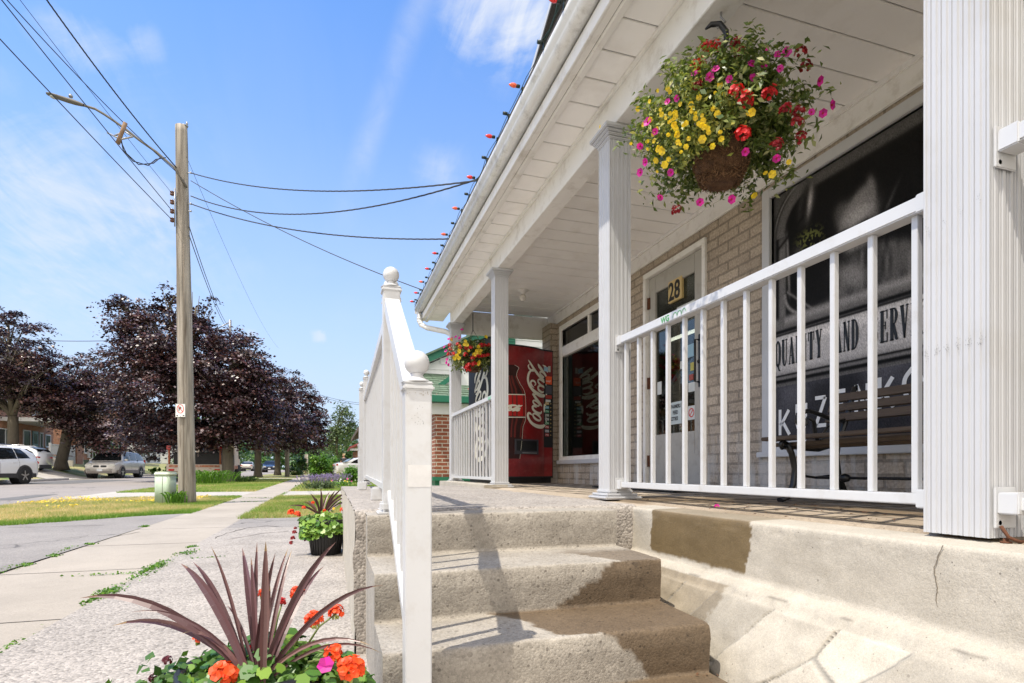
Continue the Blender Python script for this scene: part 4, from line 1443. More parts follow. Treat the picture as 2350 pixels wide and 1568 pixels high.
def wet_steps(x, y, z):
    n = .04 * nz(x, y, z, 14) + .06 * nz(x, y, z, 5) + .018 * nz(x, y, z, 45)
    if z > SZ[1] + .01:
        return 0.0
    if y > 1.84 and z > SZ[1] - .01:       # first tread
        return .75 * sstep(0, .04, x + n * 2 - .82 - .5 * (2.15 - y)) * sstep(2.17, 2.05, y + n)
    if z > SZ[2] + .01:                     # second riser
        f = (SZ[1] - z) / (SZ[1] - SZ[2])
        return sstep(-.006, .008, x - (.97 - .27 * f) + n)
    if y > 1.53 and z > SZ[2] - .02:
        return sstep(-.006, .012, x - (.66 - .12 * (y - 1.52) / .3) + n)
    if z > SZ[3] + .01:
        f = (SZ[2] - z) / (SZ[2] - SZ[3])
        return sstep(-.006, .008, x - (.76 + .12 * f) + n)
    return sstep(-.006, .012, x - .60 + n)


so_ = sm.build('flight', 'step_concrete', steps)
add_attr(so_, 'wet', wet_steps)
# side cheek of the flight
ck = MB()
for i in range(4):
    y0 = SY[i]
    y1 = 2.75 if i == 0 else SY[i - 1] + .02
    ck.box(.128, 1.12, y0 + .012, y1, -0.02, SZ[i] - .012)
cko = ck.build('cheek', 'step_concrete', steps)
# landing block
lx = list(np.arange(.085, 1.40, .02))
lp_ = dens([(6.35, -.02), (6.35, HZ(-.185)), (6.33, HZ(-.165)), (2.42, HZ(-.160)), (2.395, HZ(-.168)), (2.385, HZ(-.19)), (2.385, -.02)], .03)


def lnd(p, x):
    y, z = p
    b = .006 * max(0, nz(x, y, z, 4)) + .0015 * nz(x, y, z, 30)
    e = .012 * nz(0, y * 1, z, 9) * (1 if x < .1 else 0)
    return (x + e, y + .006 * nz(x, y, z, 11), z - b if z > .3 else z)


lo = sweep(lp_, lx, lnd)
lob = lo.build('landing', 'forecourt_aggregate', steps)
lsd = MB()
ly = list(np.arange(2.385, 6.36, .03))
lsw = sweep(dens([(.085, HZ(-.165)), (.085, -.02)], .03), ly, lambda p, y: (p[0] + .006 * nz(0, y, p[1], 8) - .02 * max(0, nz(0, y, p[1], 5) - .3), y, p[1]))
lsw.build('landing_side', 'wall_render', steps)
MB().box(.10, 1.34, 2.40, 6.3, -.02, HZ(-.185)).build('landing_core', 'wall_render', steps)

# porch base wall: rendered band over flagstone facing, swept towards the viewer
base = thing('porch_base_wall', 'cream rendered band over pale flagstone facing below the porch railing, partly wet', 'wall', (1.36, 1.0, 0))
wp = dens([(1.52, PF - .010), (1.374, PF - .012), (1.363, PF - .017), (1.36, PF - .03), (1.357, HZ(-.30)), (1.355, HZ(-.362)), (1.348, HZ(-.376)), (1.322, HZ(-.385)), (1.308, HZ(-.396)), (1.292, HZ(-.42)), (1.245, HZ(-.52)), (1.205, HZ(-.62)), (1.178, HZ(-.72)), (1.160, -.02)], .0065)
wy = list(np.arange(-.2, 2.46, .0065))
seeds = []
rs = random.Random(12)
for i in range(-8, 10):
    for j in range(0, 3):
        seeds.append((i * .26 + rs.uniform(-.10, .10) + (.13 if j % 2 else 0), j * .30 - .05 + rs.uniform(-.08, .08)))
SEED = np.array(seeds)


def cell(y, z):
    # slanting, long stones
    q = np.array([(y + .8 * (z - .3)) * 1.25, z * .62])
    d = np.hypot(SEED[:, 0] - q[0], SEED[:, 1] - q[1])
    i = np.argsort(d)[:2]
    return d[i[1]] - d[i[0]], int(i[0])


cellc = {}


def wl(p, y):
    x, z = p
    o = .002 * nz(x, y, z, 6) + .0015 * nz(x, y * .6, z, 22) + .0008 * nz(x, y, z, 70)
    if z < HZ(-.425):
        e, i = cell(y + .02 * nz(y, z, 0, 7), z + .015 * nz(y, z, 4, 7))
        f = sstep(.002, .010, e)
        cellc[(round(y, 4), round(z, 4))] = (1 - f, i)
        o += .006 * f + .013 * nz(y, z, i * 3.1, 5) * f + .0035 * nz(y * .7, z, i * 1.3, 24) * f
    elif z < HZ(-.375):
        o += .006 * nz(y * 1.5, z, 2, 9) + .004 * nz(y, z, 6, 34)
    elif z > PF - .05:
        o -= .006 * max(0, nz(y, z, 8, 12))
    return (x - o, y, z)


pv = [(p, y) for p in wp for y in wy]
wm = sweep(wp, wy, wl)
wo = wm.build('wall', 'wall_render', base)
me = wo.data
mort, wetv, crk, ton = [], [], [], []
for (p, y) in pv:
    x, z = p
    c = cellc.get((round(y, 4), round(z, 4)))
    mort.append(.95 * c[0] if c else 0.0)
    ton.append((.22 * math.sin(c[1] * 2.7) + .10 * nz(y * .8, z, c[1], 14)) * (1 - c[0]) + .06 if c else .05 * nz(y, z * 3, 4, 3))
    n = .03 * nz(y, z, 1, 9) + .018 * nz(y, z, 5, 24) + .010 * nz(y, z, 5, 70)
    wv = 0.0
    if z > HZ(-.372):
        wv = sstep(-.004, .004, min(2.215 - y + n, y - 1.60 + n * 1.3)) * sstep(HZ(-.36), HZ(-.35), z + n * .4)
        if x > 1.37:
            wv *= .6
    elif z < HZ(-.40):
        wv = .62 * sstep(-.01, .01, min(2.4 - y, y - 1.63 - .35 * max(0, HZ(-.45) - z) + n * 2))
        if c:
            wv *= .9
    wv = max(wv, .14 * max(0, nz(y * .8, z * 3, 2, 3)))
    wetv.append(wv)
    crk.append(.5 * sstep(.18, .3, nz(y * .6, z * 5, 9, 14)) if HZ(-.402) < z < HZ(-.392) else 0.0)
if len(me.vertices) == len(pv):
    for nm, arr in (('mortar', mort), ('wet', wetv), ('crack', crk), ('tone', ton)):
        a = me.attributes.new(nm, 'FLOAT', 'POINT')
        a.data.foreach_set('value', arr)
# the long crack in the band
cr = MB()
pts = [onX(2160, 1252, 1.352), onX(2147, 1284, 1.352), onX(2139, 1312, 1.352), onX(2146, 1350, 1.35), onX(2143, 1378, 1.35), onX(2152, 1410, 1.35), onX(2160, 1440, 1.35)]
cr2 = []
for a, b in zip(pts, pts[1:]):
    for i in range(6):
        q = a.lerp(b, i / 6)
        cr2.append((q.y + .003 * nz(i, q.z * 30, 0, 3), q.z))
stroke(cr, cr2, [.0016 + .0012 * nz(i, 0, 0, .7) for i in range(len(cr2))], lambda x, y, z: (1.3575 - z, x, y), .0012)
cr.build('crack', mat('crack_dark', (0.20, 0.17, 0.13), 0.95), base)

# leaf litter and one fallen flower
for i in range(46):
    y = random.choice([random.uniform(.5, 2.75), random.uniform(1.2, 2.4)])
    x = random.uniform(1.42, 2.1)
    lm = MB()
    a = random.uniform(0, 6.28)
    s = random.uniform(.006, .015)
    d1, d2 = Vector((math.cos(a), math.sin(a), .0)), Vector((-math.sin(a), math.cos(a), 0))
    c = Vector((x, y, PF + .006))
    vsx = [c - d1 * s, c + d2 * s * .45 + Vector((0, 0, .003)), c + d1 * s + Vector((0, 0, .002)), c - d2 * s * .45 + Vector((0, 0, .004))]
    if i == 0:
        LV = MB()
    LV.add(vsx, [(0, 1, 2, 3)])
for i in range(40):       # litter in the corners of the steps
    k = random.choice([0, 1, 2])
    x = random.uniform(.95, 1.18) if random.random() < .7 else random.uniform(.3, 1.18)
    y = (SY[k] - random.uniform(.005, .05)) if random.random() < .6 else SY[k] - random.uniform(.02, .28)
    a = random.uniform(0, 6.28)
    s = random.uniform(.003, .008)
    c = Vector((x, y, SZ[k + 1] + .006))
    d1, d2 = Vector((math.cos(a), math.sin(a), .2)), Vector((-math.sin(a), math.cos(a), 0))
    LV.add([c - d1 * s, c + d2 * s * .5, c + d1 * s, c - d2 * s * .5], [(0, 1, 2, 3)])
LV.build('leaf_litter', mat('litter', (0.14, 0.06, 0.025), 0.8, var=0.6, vscale=40))['kind'] = 'stuff'


def petal_disc(c, n, r, k=5, tilt=.25, rng=RNG, rnd=None):
    """five petalled flower facing n, returned as k quads"""
    n = Vector(n).normalized()
    a = n.cross(Vector((.3, .8, .5))).normalized()
    b = n.cross(a)
    c = Vector(c)
    off = random.uniform(0, 6)
    V = []
    for i in range(k):
        t = off + 2 * math.pi * i / k
        w_ = math.pi / k * 1.15
        d = a * math.cos(t) + b * math.sin(t)
        e1 = a * math.cos(t - w_) + b * math.sin(t - w_)
        e2 = a * math.cos(t + w_) + b * math.sin(t + w_)
        V += [c, c + (e1 + n * tilt) * r * .85, c + (d + n * tilt * 1.2) * r, c + (e2 + n * tilt) * r * .85]
    return V


def flower_obj(c, n, r, m, parent, centre=None, nm='flower', k=6):
    V = petal_disc(c, n, r, k)
    o = polys_np(nm, [tuple(v) for v in V], 4, m, parent, np.random.default_rng(int(abs(c[0] * 1e4)) % 9999).random(k))
    if centre:
        cc = Vector(c) + Vector(n).normalized() * r * .12
        MB().ball(cc, r * .22, 8).build('flower_centre', centre, o)
    return o


def umbel_obj(c, r, m, parent, n=22, nm='flower', fr=.42):
    """ball shaped flower head of small florets"""
    V, var = [], []
    c = Vector(c)
    for i in range(n):
        z = random.uniform(-.5, 1)
        a = random.uniform(0, 6.28)
        q = math.sqrt(max(0, 1 - z * z))
        d = Vector((q * math.cos(a), q * math.sin(a), z))
        V += [tuple(v) for v in petal_disc(c + d * r * random.uniform(.6, .95), d + Vector((0, -.2, .3)), r * fr * random.uniform(.8, 1.2))]
        var += [random.random()] * 5
    return polys_np(nm, V, 4, m, parent, var)


ff = flower_obj(onX(1645, 1163, 1.62) * 1, (-.5, -.75, .45), .013, 'magenta_petal', None, 'yellow_petal', nm='fallen_flower')
ff.location = (0, 0, 0)
p_ = org(ff)
tag(ff, 'magenta blossom lying alone on the wet porch floor', 'flower')
ff.children[0].name = 'flower_centre'

# ------------------------------------------------------------------ newel posts and stair rails


def newel(name_lbl, x, y, z0, zcap, parent, wd=.066, br=.032, base=True):
    hw = wd / 2
    o = MB().box(x - hw, x + hw, y - hw, y + hw, z0, zcap - .02, .003).build('newel_post', 'white_rail', parent)
    if name_lbl:
        o['label'] = name_lbl
    cp = MB()
    e = .006
    cp.box(x - hw - e, x + hw + e, y - hw - e, y + hw + e, zcap - .026, zcap - .012, .004)
    cp.box(x - hw - e + .003, x + hw + e - .003, y - hw - e + .003, y + hw + e - .003, zcap - .011, zcap - .003, .003)
    k = hw * 1.25
    cp.lathe([(k, -.004), (k * .72, .004), (k * .45, .010), (k * .36, .016), (k * .42, .020)], (x, y, zcap), 20)
    cp.ball((x, y, zcap + .018 + br * .93), br, 26)
    cp.build('finial', 'white_rail', o)
    if base:
        bb = MB().box(x - hw - .022, x + hw + .022, y - hw - .022, y + hw + .022, z0, z0 + .010, .003)
        bb.box(x - hw - .010, x + hw + .010, y - hw - .010, y + hw + .010, z0 + .010, z0 + .05, .010)
        bb.build('base_plate', 'white_rail', o)
    return o


def rail_run(parent, a, b, bot_a, bot_b, n, w_=.045, hgt=.05):
    """a, b: top rail end centres; sloping rails and vertical balusters"""
    a, b = Vector(a), Vector(b)
    d = (b - a).normalized()
    sx_ = Vector((1, 0, 0))
    up = d.cross(sx_) * -1
    if up.z < 0:
        up = -up
    MB().obox((a + b) / 2, d, sx_, up, (b - a).length, w_ + .012, hgt).build('top_rail', 'white_rail', parent)
    a2, b2 = Vector(bot_a), Vector(bot_b)
    d2 = (b2 - a2).normalized()
    up2 = d2.cross(sx_) * -1
    MB().obox((a2 + b2) / 2, d2, sx_, up2, (b2 - a2).length, w_ - .01, .03).build('bottom_rail', 'white_rail', parent)
    for i in range(n):
        t = (i + .5) / n
        p, q = a.lerp(b, t), a2.lerp(b2, t)
        MB().box(p.x - .009, p.x + .009, p.y - .009, p.y + .009, q.z, p.z - .01, .0015).build('baluster', 'white_rail', parent)


sr = thing('stair_railing', 'white stair railing with ball topped newel posts sloping down the near steps', 'railing', (.21, 1.9, SZ[1]))
newel(None, .205, 1.45, SZ[3], HZ(.228), sr)
newel(None, .222, 2.30, SZ[0], HZ(.736), sr)
rail_run(sr, (.222, 2.27, HZ(.655)), (.205, 1.485, HZ(.190)), (.222, 2.27, HZ(-.09)), (.205, 1.485, HZ(-.50)), 6)
lr = thing('landing_railing', 'white level railing along the street edge of the landing, behind the stair newel', 'railing', (.24, 4, SZ[0]))
newel(None, .236, 2.44, SZ[0], HZ(.736), lr)
fx = atd(841, 1081, 6.2)
newel(None, fx.x, fx.y, HZ(-.15), HZ(1.03), lr)
rail_run(lr, (.236, 2.48, HZ(.64)), (fx.x, fx.y - .03, HZ(.795)), (.236, 2.48, HZ(-.075)), (fx.x, fx.y - .03, HZ(-.06)), 30)
for yy in (3.2, 5.0):
    MB().box(.20, .28, yy - .03, yy + .03, HZ(-.165), HZ(-.09), .008).build('foot', 'white_rail', lr)
fr_ = thing('stair_railing', 'white railing with ball topped posts at the far end of the landing', 'railing', (.24, 7, HZ(-.3)))
f2_ = atd(831, 1081, 6.7)
f3_ = atd(827, 1081, 7.9)
newel(None, f2_.x, f2_.y, HZ(-.2), HZ(.98), fr_)
newel(None, f3_.x, f3_.y, HZ(-.7), HZ(.37), fr_)
rail_run(fr_, (f2_.x, f2_.y, HZ(.8)), (f3_.x, f3_.y, HZ(.3)), (f2_.x, f2_.y, HZ(-.1)), (f3_.x, f3_.y, HZ(-.55)), 7)

# rubbed grey marks and paint scuffs on the big column and the newel
def scuffs(parent, mapf, spots, m_, seed=1):
    r = random.Random(seed)
    mb = MB()
    for (cx_, cz_, sx_, sz_, n_, sz) in spots:
        for i in range(n_):
            x, z = cx_ + r.gauss(0, sx_), cz_ + r.gauss(0, sz_)
            k = r.randint(4, 6)
            pts_ = [(x + sz * r.uniform(.4, 1.1) * math.cos(6.283 * j / k), z + sz * r.uniform(.5, 1.6) * math.sin(6.283 * j / k)) for j in range(k)]
            mb.add([mapf(*p) for p in pts_], [tuple(range(k))])
    return mb.build('paint_scuff', m_, parent)


mat('scuff_grey', (0.34, 0.34, 0.34), .7, var=.4, vscale=40)
bigcol = [o for o in store.children if o.name.startswith('column')][0]
scuffs(bigcol, lambda y, z: (1.4795, y, z), [(1.075, HZ(.62), .003, .012, 12, .0010), (1.035, HZ(.63), .003, .008, 8, .0009), (.995, HZ(.65), .002, .010, 6, .0008), (.955, HZ(.66), .002, .010, 9, .0009)] + [(1.08 - .026 * k, HZ(.305 + .002 * k), .004, .007, 20, .0011) for k in range(6)], 'scuff_grey', 3)
nw1 = sr.children[0]
scuffs(nw1, lambda x, z: (x, 1.4165, z), [(.203, HZ(.135), .006, .012, 12, .0011), (.212, HZ(.12), .004, .004, 8, .0010), (.196, HZ(.02), .012, .003, 6, .0006)], 'scuff_grey', 5)
scuffs(nw1, lambda x, z: (x, 1.4165, z), [(.205, HZ(.195), .02, .003, 16, .0016)], mat('grime', (0.50, 0.46, 0.40), .8, var=.3, vscale=30), 6)
MB().box(.178, .236, 1.4163, 1.4168, HZ(-.04), HZ(.015)).build('paint_patch', mat('old_primer', (0.655, 0.645, 0.635), .7, var=.12, vscale=30), nw1)
# rusty bolt and washer at the foot of the big column
rb_ = MB().lathe([(.012, 0), (.012, .004), (.006, .005), (.006, .012)], (1.51, .915, PF - .010), 8)
rb_.tube([(1.50, .92, PF + .03), (1.502, .905, PF + .005), (1.52, .895, PF - .004), (1.55, .89, PF - .006)], .004, 6)
rb_.build('rusty_bolt', 'rust', bigcol)

# ------------------------------------------------------------------ hanging baskets


def basket(px, py, hook, rad, hz_, bowl_r, nleaf, lsize, label, flowers, nstem=120, hooktype='iron', yl=None, chains=False, rngseed=1):
    hx, hy, hz0 = hook
    rg_ = np.random.default_rng(rngseed)
    random.seed(rngseed)
    t = thing('hanging_basket', label, 'flower basket', (hx, hy, hz0), 'hanging flower baskets under the porch beam')
    bowlz = hz_ - rad * .72
    # bowl
    prof = [(.002, -.0), (bowl_r * .30, .004), (bowl_r * .45, -.006), (bowl_r * .72, .02), (bowl_r * .93, bowl_r * .45), (bowl_r * 1.02, bowl_r * .9), (bowl_r * 1.08, bowl_r * 1.4), (bowl_r * .9, bowl_r * 1.4)]
    b = MB().lathe(prof, (hx, hy, bowlz), 36)
    bo = b.build('coco_liner', mat('coir', (0.13, 0.065, 0.03), 0.95, var=0.5, vscale=60, bump=1.0, bscale=160, dirt=(0.05, 0.025, 0.012), dscale=25, damt=0.8), t)
    # fibres
    n = 2600
    u = rg_.random(n) * 2 * np.pi
    v = rg_.random(n)
    rr = bowl_r * (.25 + .8 * np.sqrt(v))
    zz_ = bowlz + np.where(v < .3, 0.01, (v - .3) / .7 * bowl_r * .9)
    P = np.stack([hx + rr * np.cos(u), hy + rr * np.sin(u), zz_], 1)
    dd = rg_.normal(0, 1, (n, 3))
    dd /= np.linalg.norm(dd, axis=1, keepdims=True)
    e = rg_.normal(0, 1, (n, 3)) * .0009
    V = np.stack([P - dd * .009 - e, P + dd * .009 - e, P + dd * .009 + e, P - dd * .009 + e], 1)
    ob = polys_np('fibre', V, 4, leafmat('coir_fibre', [(0, (0.06, 0.03, 0.013)), (1, (0.26, 0.14, 0.065))], .8, 0) if 'coir_fibre' not in MATS else 'coir_fibre', bo, rg_.random(n))
    # hook / chains
    if hooktype == 'iron':
        hk = MB()
        hk.tube([(hx - .0, hy, hz0 + .004), (hx, hy, hz0 - .02), (hx + .012, hy - .012, hz0 - .045), (hx - .01, hy + .01, hz0 - .062), (hx - .02, hy + .015, hz0 - .04)], .0045, 8)
        hk.build('ceiling_hook', 'grey_metal', t)
        hk = MB()
        hk.tube([(hx - .055, hy + .03, hz0 - .062), (hx - .035, hy + .02, hz0 - .045), (hx - .005, hy, hz0 - .050), (hx + .018, hy - .01, hz0 - .085), (hx + .020, hy - .01, hz0 - .125), (hx, hy, hz0 - .165), (hx - .02, hy, hz0 - .20), (hx - .01, hy, hz0 - .24), (hx, hy, hz_)], [.004, .011, .012, .012, .011, .010, .010, .012, .012], 10)
        hk.build('hanger', 'black_plastic', t)
    else:
        hk = MB().tube([(hx, hy, hz0), (hx, hy, hz0 - .22)], .006, 6)
        for a in (0, 2.1, 4.2):
            hk.tube([(hx, hy, hz0 - .2), (hx + .17 * math.cos(a), hy + .17 * math.sin(a), hz_ + .05)], .0022, 5)
        hk.build('hanger', 'black_iron', t)
    # foliage: shoots radiating out of the bowl, leaves along each shoot
    ctr = np.array([hx, hy, hz_])
    org_ = np.array([hx, hy, bowlz + bowl_r * 1.2])
    tips = []
    stems = MB()
    LP, LN, LV_ = [], [], []
    for i in range(nstem):
        d = rg_.normal(0, 1, 3)
        d /= np.linalg.norm(d)
        if d[2] < -.75:
            d[2] *= -1
        dirn = d.copy()
        ln = rad * rg_.uniform(.72, 1.12)
        tip = ctr + d * ln * np.array([1, 1, .98 if d[2] < 0 else .60])
        if d[2] < 0:
            tip[2] = ctr[2] + d[2] * ln * 1.0
            hor = math.hypot(tip[0] - hx, tip[1] - hy)
            if hor < bowl_r * 1.35:      # keep the bowl clear
                s_ = bowl_r * 1.5 / max(hor, .01)
                tip[0], tip[1] = hx + (tip[0] - hx) * s_, hy + (tip[1] - hy) * s_
        midp = (org_ + tip) / 2 + np.array([0, 0, rad * .22])
        pts = [org_ * (1 - q) ** 2 + 2 * midp * q * (1 - q) + tip * q * q for q in np.linspace(.25, 1, 6)]
        if i % 2 == 0:
            stems.tube([Vector(p) for p in pts], [.0022, .002, .002, .0016, .0014, .001], 4, caps=False)
        tips.append((tip, d))
        m_ = int(nleaf / nstem)
        q = rg_.uniform(.35, 1.02, m_) ** .8
        pp = org_ * ((1 - q) ** 2)[:, None] + 2 * midp * (q * (1 - q))[:, None] + tip * (q * q)[:, None]
        pp += rg_.normal(0, rad * .05, (m_, 3))
        LP.append(pp)
        LN.append(rg_.normal(0, .55, (m_, 3)) + d * .6 + np.array([0, 0, .5]))
        LV_.append(np.clip(rg_.normal(.55, .24, m_) + (.1 if i % 5 == 0 else 0), 0, 1))
    LP, LN, LV_ = np.concatenate(LP), np.concatenate(LN), np.concatenate(LV_)
    hor = np.hypot(LP[:, 0] - hx, LP[:, 1] - hy)
    keep = ~((hor < bowl_r * 1.25) & (LP[:, 2] < bowlz + bowl_r * .9)) & ~((LP[:, 2] > hz0 - .12) & (np.abs(LP[:, 0] - hx) < .1))
    LP, LN, LV_ = LP[keep], LN[keep], LV_[keep]
    yel = np.zeros(len(LP), bool)
    if yl is not None:
        yc = np.array(yl[0])
        yel = np.linalg.norm(LP - yc, axis=1) < yl[1] * (1 + .3 * rg_.normal(size=len(LP)))
    polys_np('foliage', leaves(LP[~yel], LN[~yel], lsize * rg_.uniform(.55, 1.35, int((~yel).sum())), LEAFN, rg_), 4, 'basket_leaf', t, LV_[~yel])
    if yel.any():
        polys_np('foliage', leaves(LP[yel], LN[yel], lsize * rg_.uniform(.45, 1.0, int(yel.sum())), LEAFN, rg_), 4, 'yellow_leaf', t, LV_[yel])
    stems.build('stems', 'basket_stem' if 'basket_stem' in MATS else mat('basket_stem', (0.12, 0.17, 0.05), 0.5), t)
    # flowers: (px, py, kind, size)
    d0 = math.hypot(hx, hy)
    for fxp, fyp, kind, s_ in flowers:
        r = ray(fxp, fyp)
        dm = (hx * r.x + hy * r.y) / (r.x ** 2 + r.y ** 2)
        p0 = Vector((r.x * dm, r.y * dm, r.z * dm + ZC))
        off = (p0 - Vector(ctr)).length
        back = math.sqrt(max(0, (rad * 1.06) ** 2 - off ** 2))
        rn = r.normalized()
        c = p0 - rn * back * .98
        nrm_ = (c - Vector(ctr)).normalized() * .6 - rn * .6
        if kind == 'r':
            umbel_obj(c, s_, 'red_petal', t, 30, fr=.32)
        elif kind == 'd':
            umbel_obj(c, s_, 'dark_red_petal', t, 24, fr=.32)
        elif kind == 'm':
            flower_obj(c, nrm_ + Vector((random.uniform(-.5, .5), random.uniform(-.3, .3), random.uniform(-.2, .6))), s_, 'magenta_petal', t, 'red_petal')
        else:
            flower_obj(c, nrm_ + Vector((random.uniform(-.6, .6), random.uniform(-.3, .3), random.uniform(-.6, .2))), s_ * random.uniform(.7, 1.3), 'yellow_petal', t)
    return t


Z6 = lambda x, y: (1222 + .4 * x, .4 * y)
fl_ = []
for x, y in ((985, 275), (1040, 275), (955, 370), (1170, 520), (1225, 570), (1360, 535), (1210, 765)):
    fl_.append((*Z6(x, y), 'r', .030))
for x, y in ((1165, 250), (1540, 300), (1190, 300), (1530, 640), (1520, 700), (1400, 830), (825, 1205), (1570, 380), (1450, 630), (945, 490), (1540, 790)):
    fl_.append((*Z6(x, y), 'd', .024))
for x, y in ((1335, 280), (1405, 315), (1460, 300), (1325, 380), (1420, 395), (1015, 445), (930, 425), (1130, 455), (830, 565), (775, 585), (662, 700), (705, 755), (618, 838), (650, 930), (620, 990), (735, 1130), (1400, 908), (1600, 645), (1715, 604), (1665, 650), (1645, 465), (1260, 370), (1140, 1145), (960, 1160), (1220, 870), (795, 990), (1050, 400), (1265, 450)):
    fl_.append((*Z6(x, y), 'm', random.uniform(.013, .020)))
random.seed(3)
for k in range(62):
    x, y = random.gauss(840, 125), random.gauss(740, 105)
    fl_.append((*Z6(x, y), 'y', .0095))
for x, y in ((1035, 625), (1060, 655), (955, 560), (1005, 735), (975, 800), (955, 710), (720, 860), (745, 870), (710, 920), (760, 945), (1470, 930), (1335, 990), (1240, 650), (1260, 645), (1155, 285), (1270, 1120), (910, 600), (1375, 1000)):
    fl_.append((*Z6(x, y), 'y', .013))
yc = atd(1222 + .4 * 850, .4 * 740, 2.22)
basket(1670, 290, (1.565, 2.01, HZ(1.94)), .365, HZ(1.475), .108, 15500, .031, 'large hanging basket in the foreground with magenta, red and yellow flowers over a coir bowl', fl_, nstem=330, yl=((yc.x, yc.y, yc.z), .20), rngseed=4)
fl2 = []
Z3 = lambda x, y: ((1020 + x / 3.823) * .94, (780 + y / 3.823) * .94)
for x, y in ((300, 240), (305, 280), (290, 325), (335, 325), (375, 235), (445, 328), (495, 268), (515, 360), (480, 430), (450, 450), (475, 470), (530, 415), (565, 345), (610, 340), (655, 335), (590, 240), (625, 245), (665, 240), (400, 262), (455, 275)):
    fl2.append((*Z3(x, y), 'r', .036 if x > 430 and y > 400 else .030))
for x, y in ((315, 187), (435, 235), (460, 240), (448, 203), (390, 295), (380, 315), (365, 340), (345, 362), (383, 360), (475, 293), (525, 330), (550, 290), (575, 290), (592, 290), (550, 315), (580, 318), (570, 400), (565, 415), (635, 165), (565, 255), (390, 250)):
    fl2.append((*Z3(x, y), 'y', .024))
for x, y in ((290, 185), (355, 165), (390, 175), (250, 258), (262, 295), (275, 375), (270, 405), (290, 425), (320, 180), (410, 98)):
    fl2.append((*Z3(x, y), 'm', .022))
basket(1075, 810, (1.645, 6.78, HZ(1.94)), .285, HZ(1.43), .12, 5200, .04, 'smaller hanging basket near the vending machine with bright red and yellow flowers', fl2, nstem=150, hooktype='chain', rngseed=9)

# ------------------------------------------------------------------ planters on the forecourt


def blade(base, tip, arch, wd, mb_v, var, v, nseg=10, fold=.3):
    base, tip = Vector(base), Vector(tip)
    mid_ = (base + tip) / 2 + Vector(arch)
    pts = [base * (1 - q) ** 2 + mid_ * 2 * q * (1 - q) + tip * q * q for q in [i / nseg for i in range(nseg + 1)]]
    L = (tip - base)
    vw = (Vector((0, 0, ZC)) - mid_)
    side = L.cross(vw).normalized()
    side = (side + Vector((random.uniform(-.5, .5), random.uniform(-.5, .5), 0)) * .5).normalized()
    for i in range(nseg):
        q0, q1 = i / nseg, (i + 1) / nseg
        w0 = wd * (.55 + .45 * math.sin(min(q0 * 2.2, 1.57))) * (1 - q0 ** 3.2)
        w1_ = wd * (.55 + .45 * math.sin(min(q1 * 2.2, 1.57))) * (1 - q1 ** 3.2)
        t = (pts[i + 1] - pts[i]).normalized()
        nrm_ = side.cross(t)
        for s_ in (-1, 1):
            a, b = pts[i], pts[i + 1]
            c = b + side * s_ * w1_ / 2 + nrm_ * w1_ * fold
            d = a + side * s_ * w0 / 2 + nrm_ * w0 * fold
            mb_v += [tuple(a), tuple(d), tuple(c), tuple(b)] if s_ > 0 else [tuple(a), tuple(b), tuple(c), tuple(d)]
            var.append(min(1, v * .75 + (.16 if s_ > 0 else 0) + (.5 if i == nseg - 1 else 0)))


def planter(pos, pot_r, pot_h, label, blades_, fol, flowers, seed=1, leafsz=.055, nleaf=900):
    random.seed(seed)
    rg_ = np.random.default_rng(seed)
    t = thing('flower_planter', label, 'planter', pos, 'black planters with purple spikes and geraniums')
    x, y, z = pos
    pot = MB()
    prof = [(pot_r * .70, 0), (pot_r * .72, .01), (pot_r * .93, pot_h * .82), (pot_r * .95, pot_h * .84), (pot_r * 1.04, pot_h * .86), (pot_r * 1.06, pot_h * .98), (pot_r * 1.04, pot_h), (pot_r * .95, pot_h), (pot_r * .9, pot_h * .9)]
    pot.lathe(prof, (x, y, z), 40)
    for i in range(30):
        a = 2 * math.pi * i / 30
        pot.tube([(x + pot_r * .73 * math.cos(a), y + pot_r * .73 * math.sin(a), z + .012), (x + pot_r * .935 * math.cos(a), y + pot_r * .935 * math.sin(a), z + pot_h * .8)], .006, 6)
    pot.build('pot', mat('black_pot', (0.013, 0.013, 0.014), 0.42, var=.2), t)
    MB().lathe([(pot_r * .93, 0), (.01, .02)], (x, y, z + pot_h * .9), 24).build('soil', 'soil', t)
    for b in blades_:
        V, var = [], []
        blade(b[0], b[1], b[2], b[3], V, var, b[4])
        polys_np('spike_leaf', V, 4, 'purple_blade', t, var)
    P, N, vv = fol(rg_)
    polys_np('foliage', leaves(P, N, leafsz, ROUND, rg_), 14, 'geranium_leaf', t, vv)
    for (c, r, m_, stem) in flowers:
        c = Vector(c)
        if m_ == 'magenta_petal':
            flower_obj(c, (-.2, -.8, .5), r, m_, t)
            continue
        f = umbel_obj(c, r, m_, t, int(30 + r * 700), fr=.36)
        if stem:
            base_ = Vector((x + (c.x - x) * .55, y + (c.y - y) * .6, z + pot_h * 1.05))
            MB().tube([base_, (base_ + c) / 2 + Vector((0, 0, .015)), c - Vector((0, 0, r * .2))], [.0032, .0026, .002], 6).build('flower_stem', mat('ger_stem', (0.16, 0.20, 0.06), 0.5), f)
            bd = MB()
            for k in range(9):
                a = random.uniform(0, 6.28)
                bd.ball(c + Vector((math.cos(a) * r * .5, math.sin(a) * r * .5, -r * random.uniform(.4, .9))), r * .16, 6, 1.6)
            bd.build('flower_buds', mat('ger_bud', (0.35, 0.38, 0.10), 0.5), f)
    return t


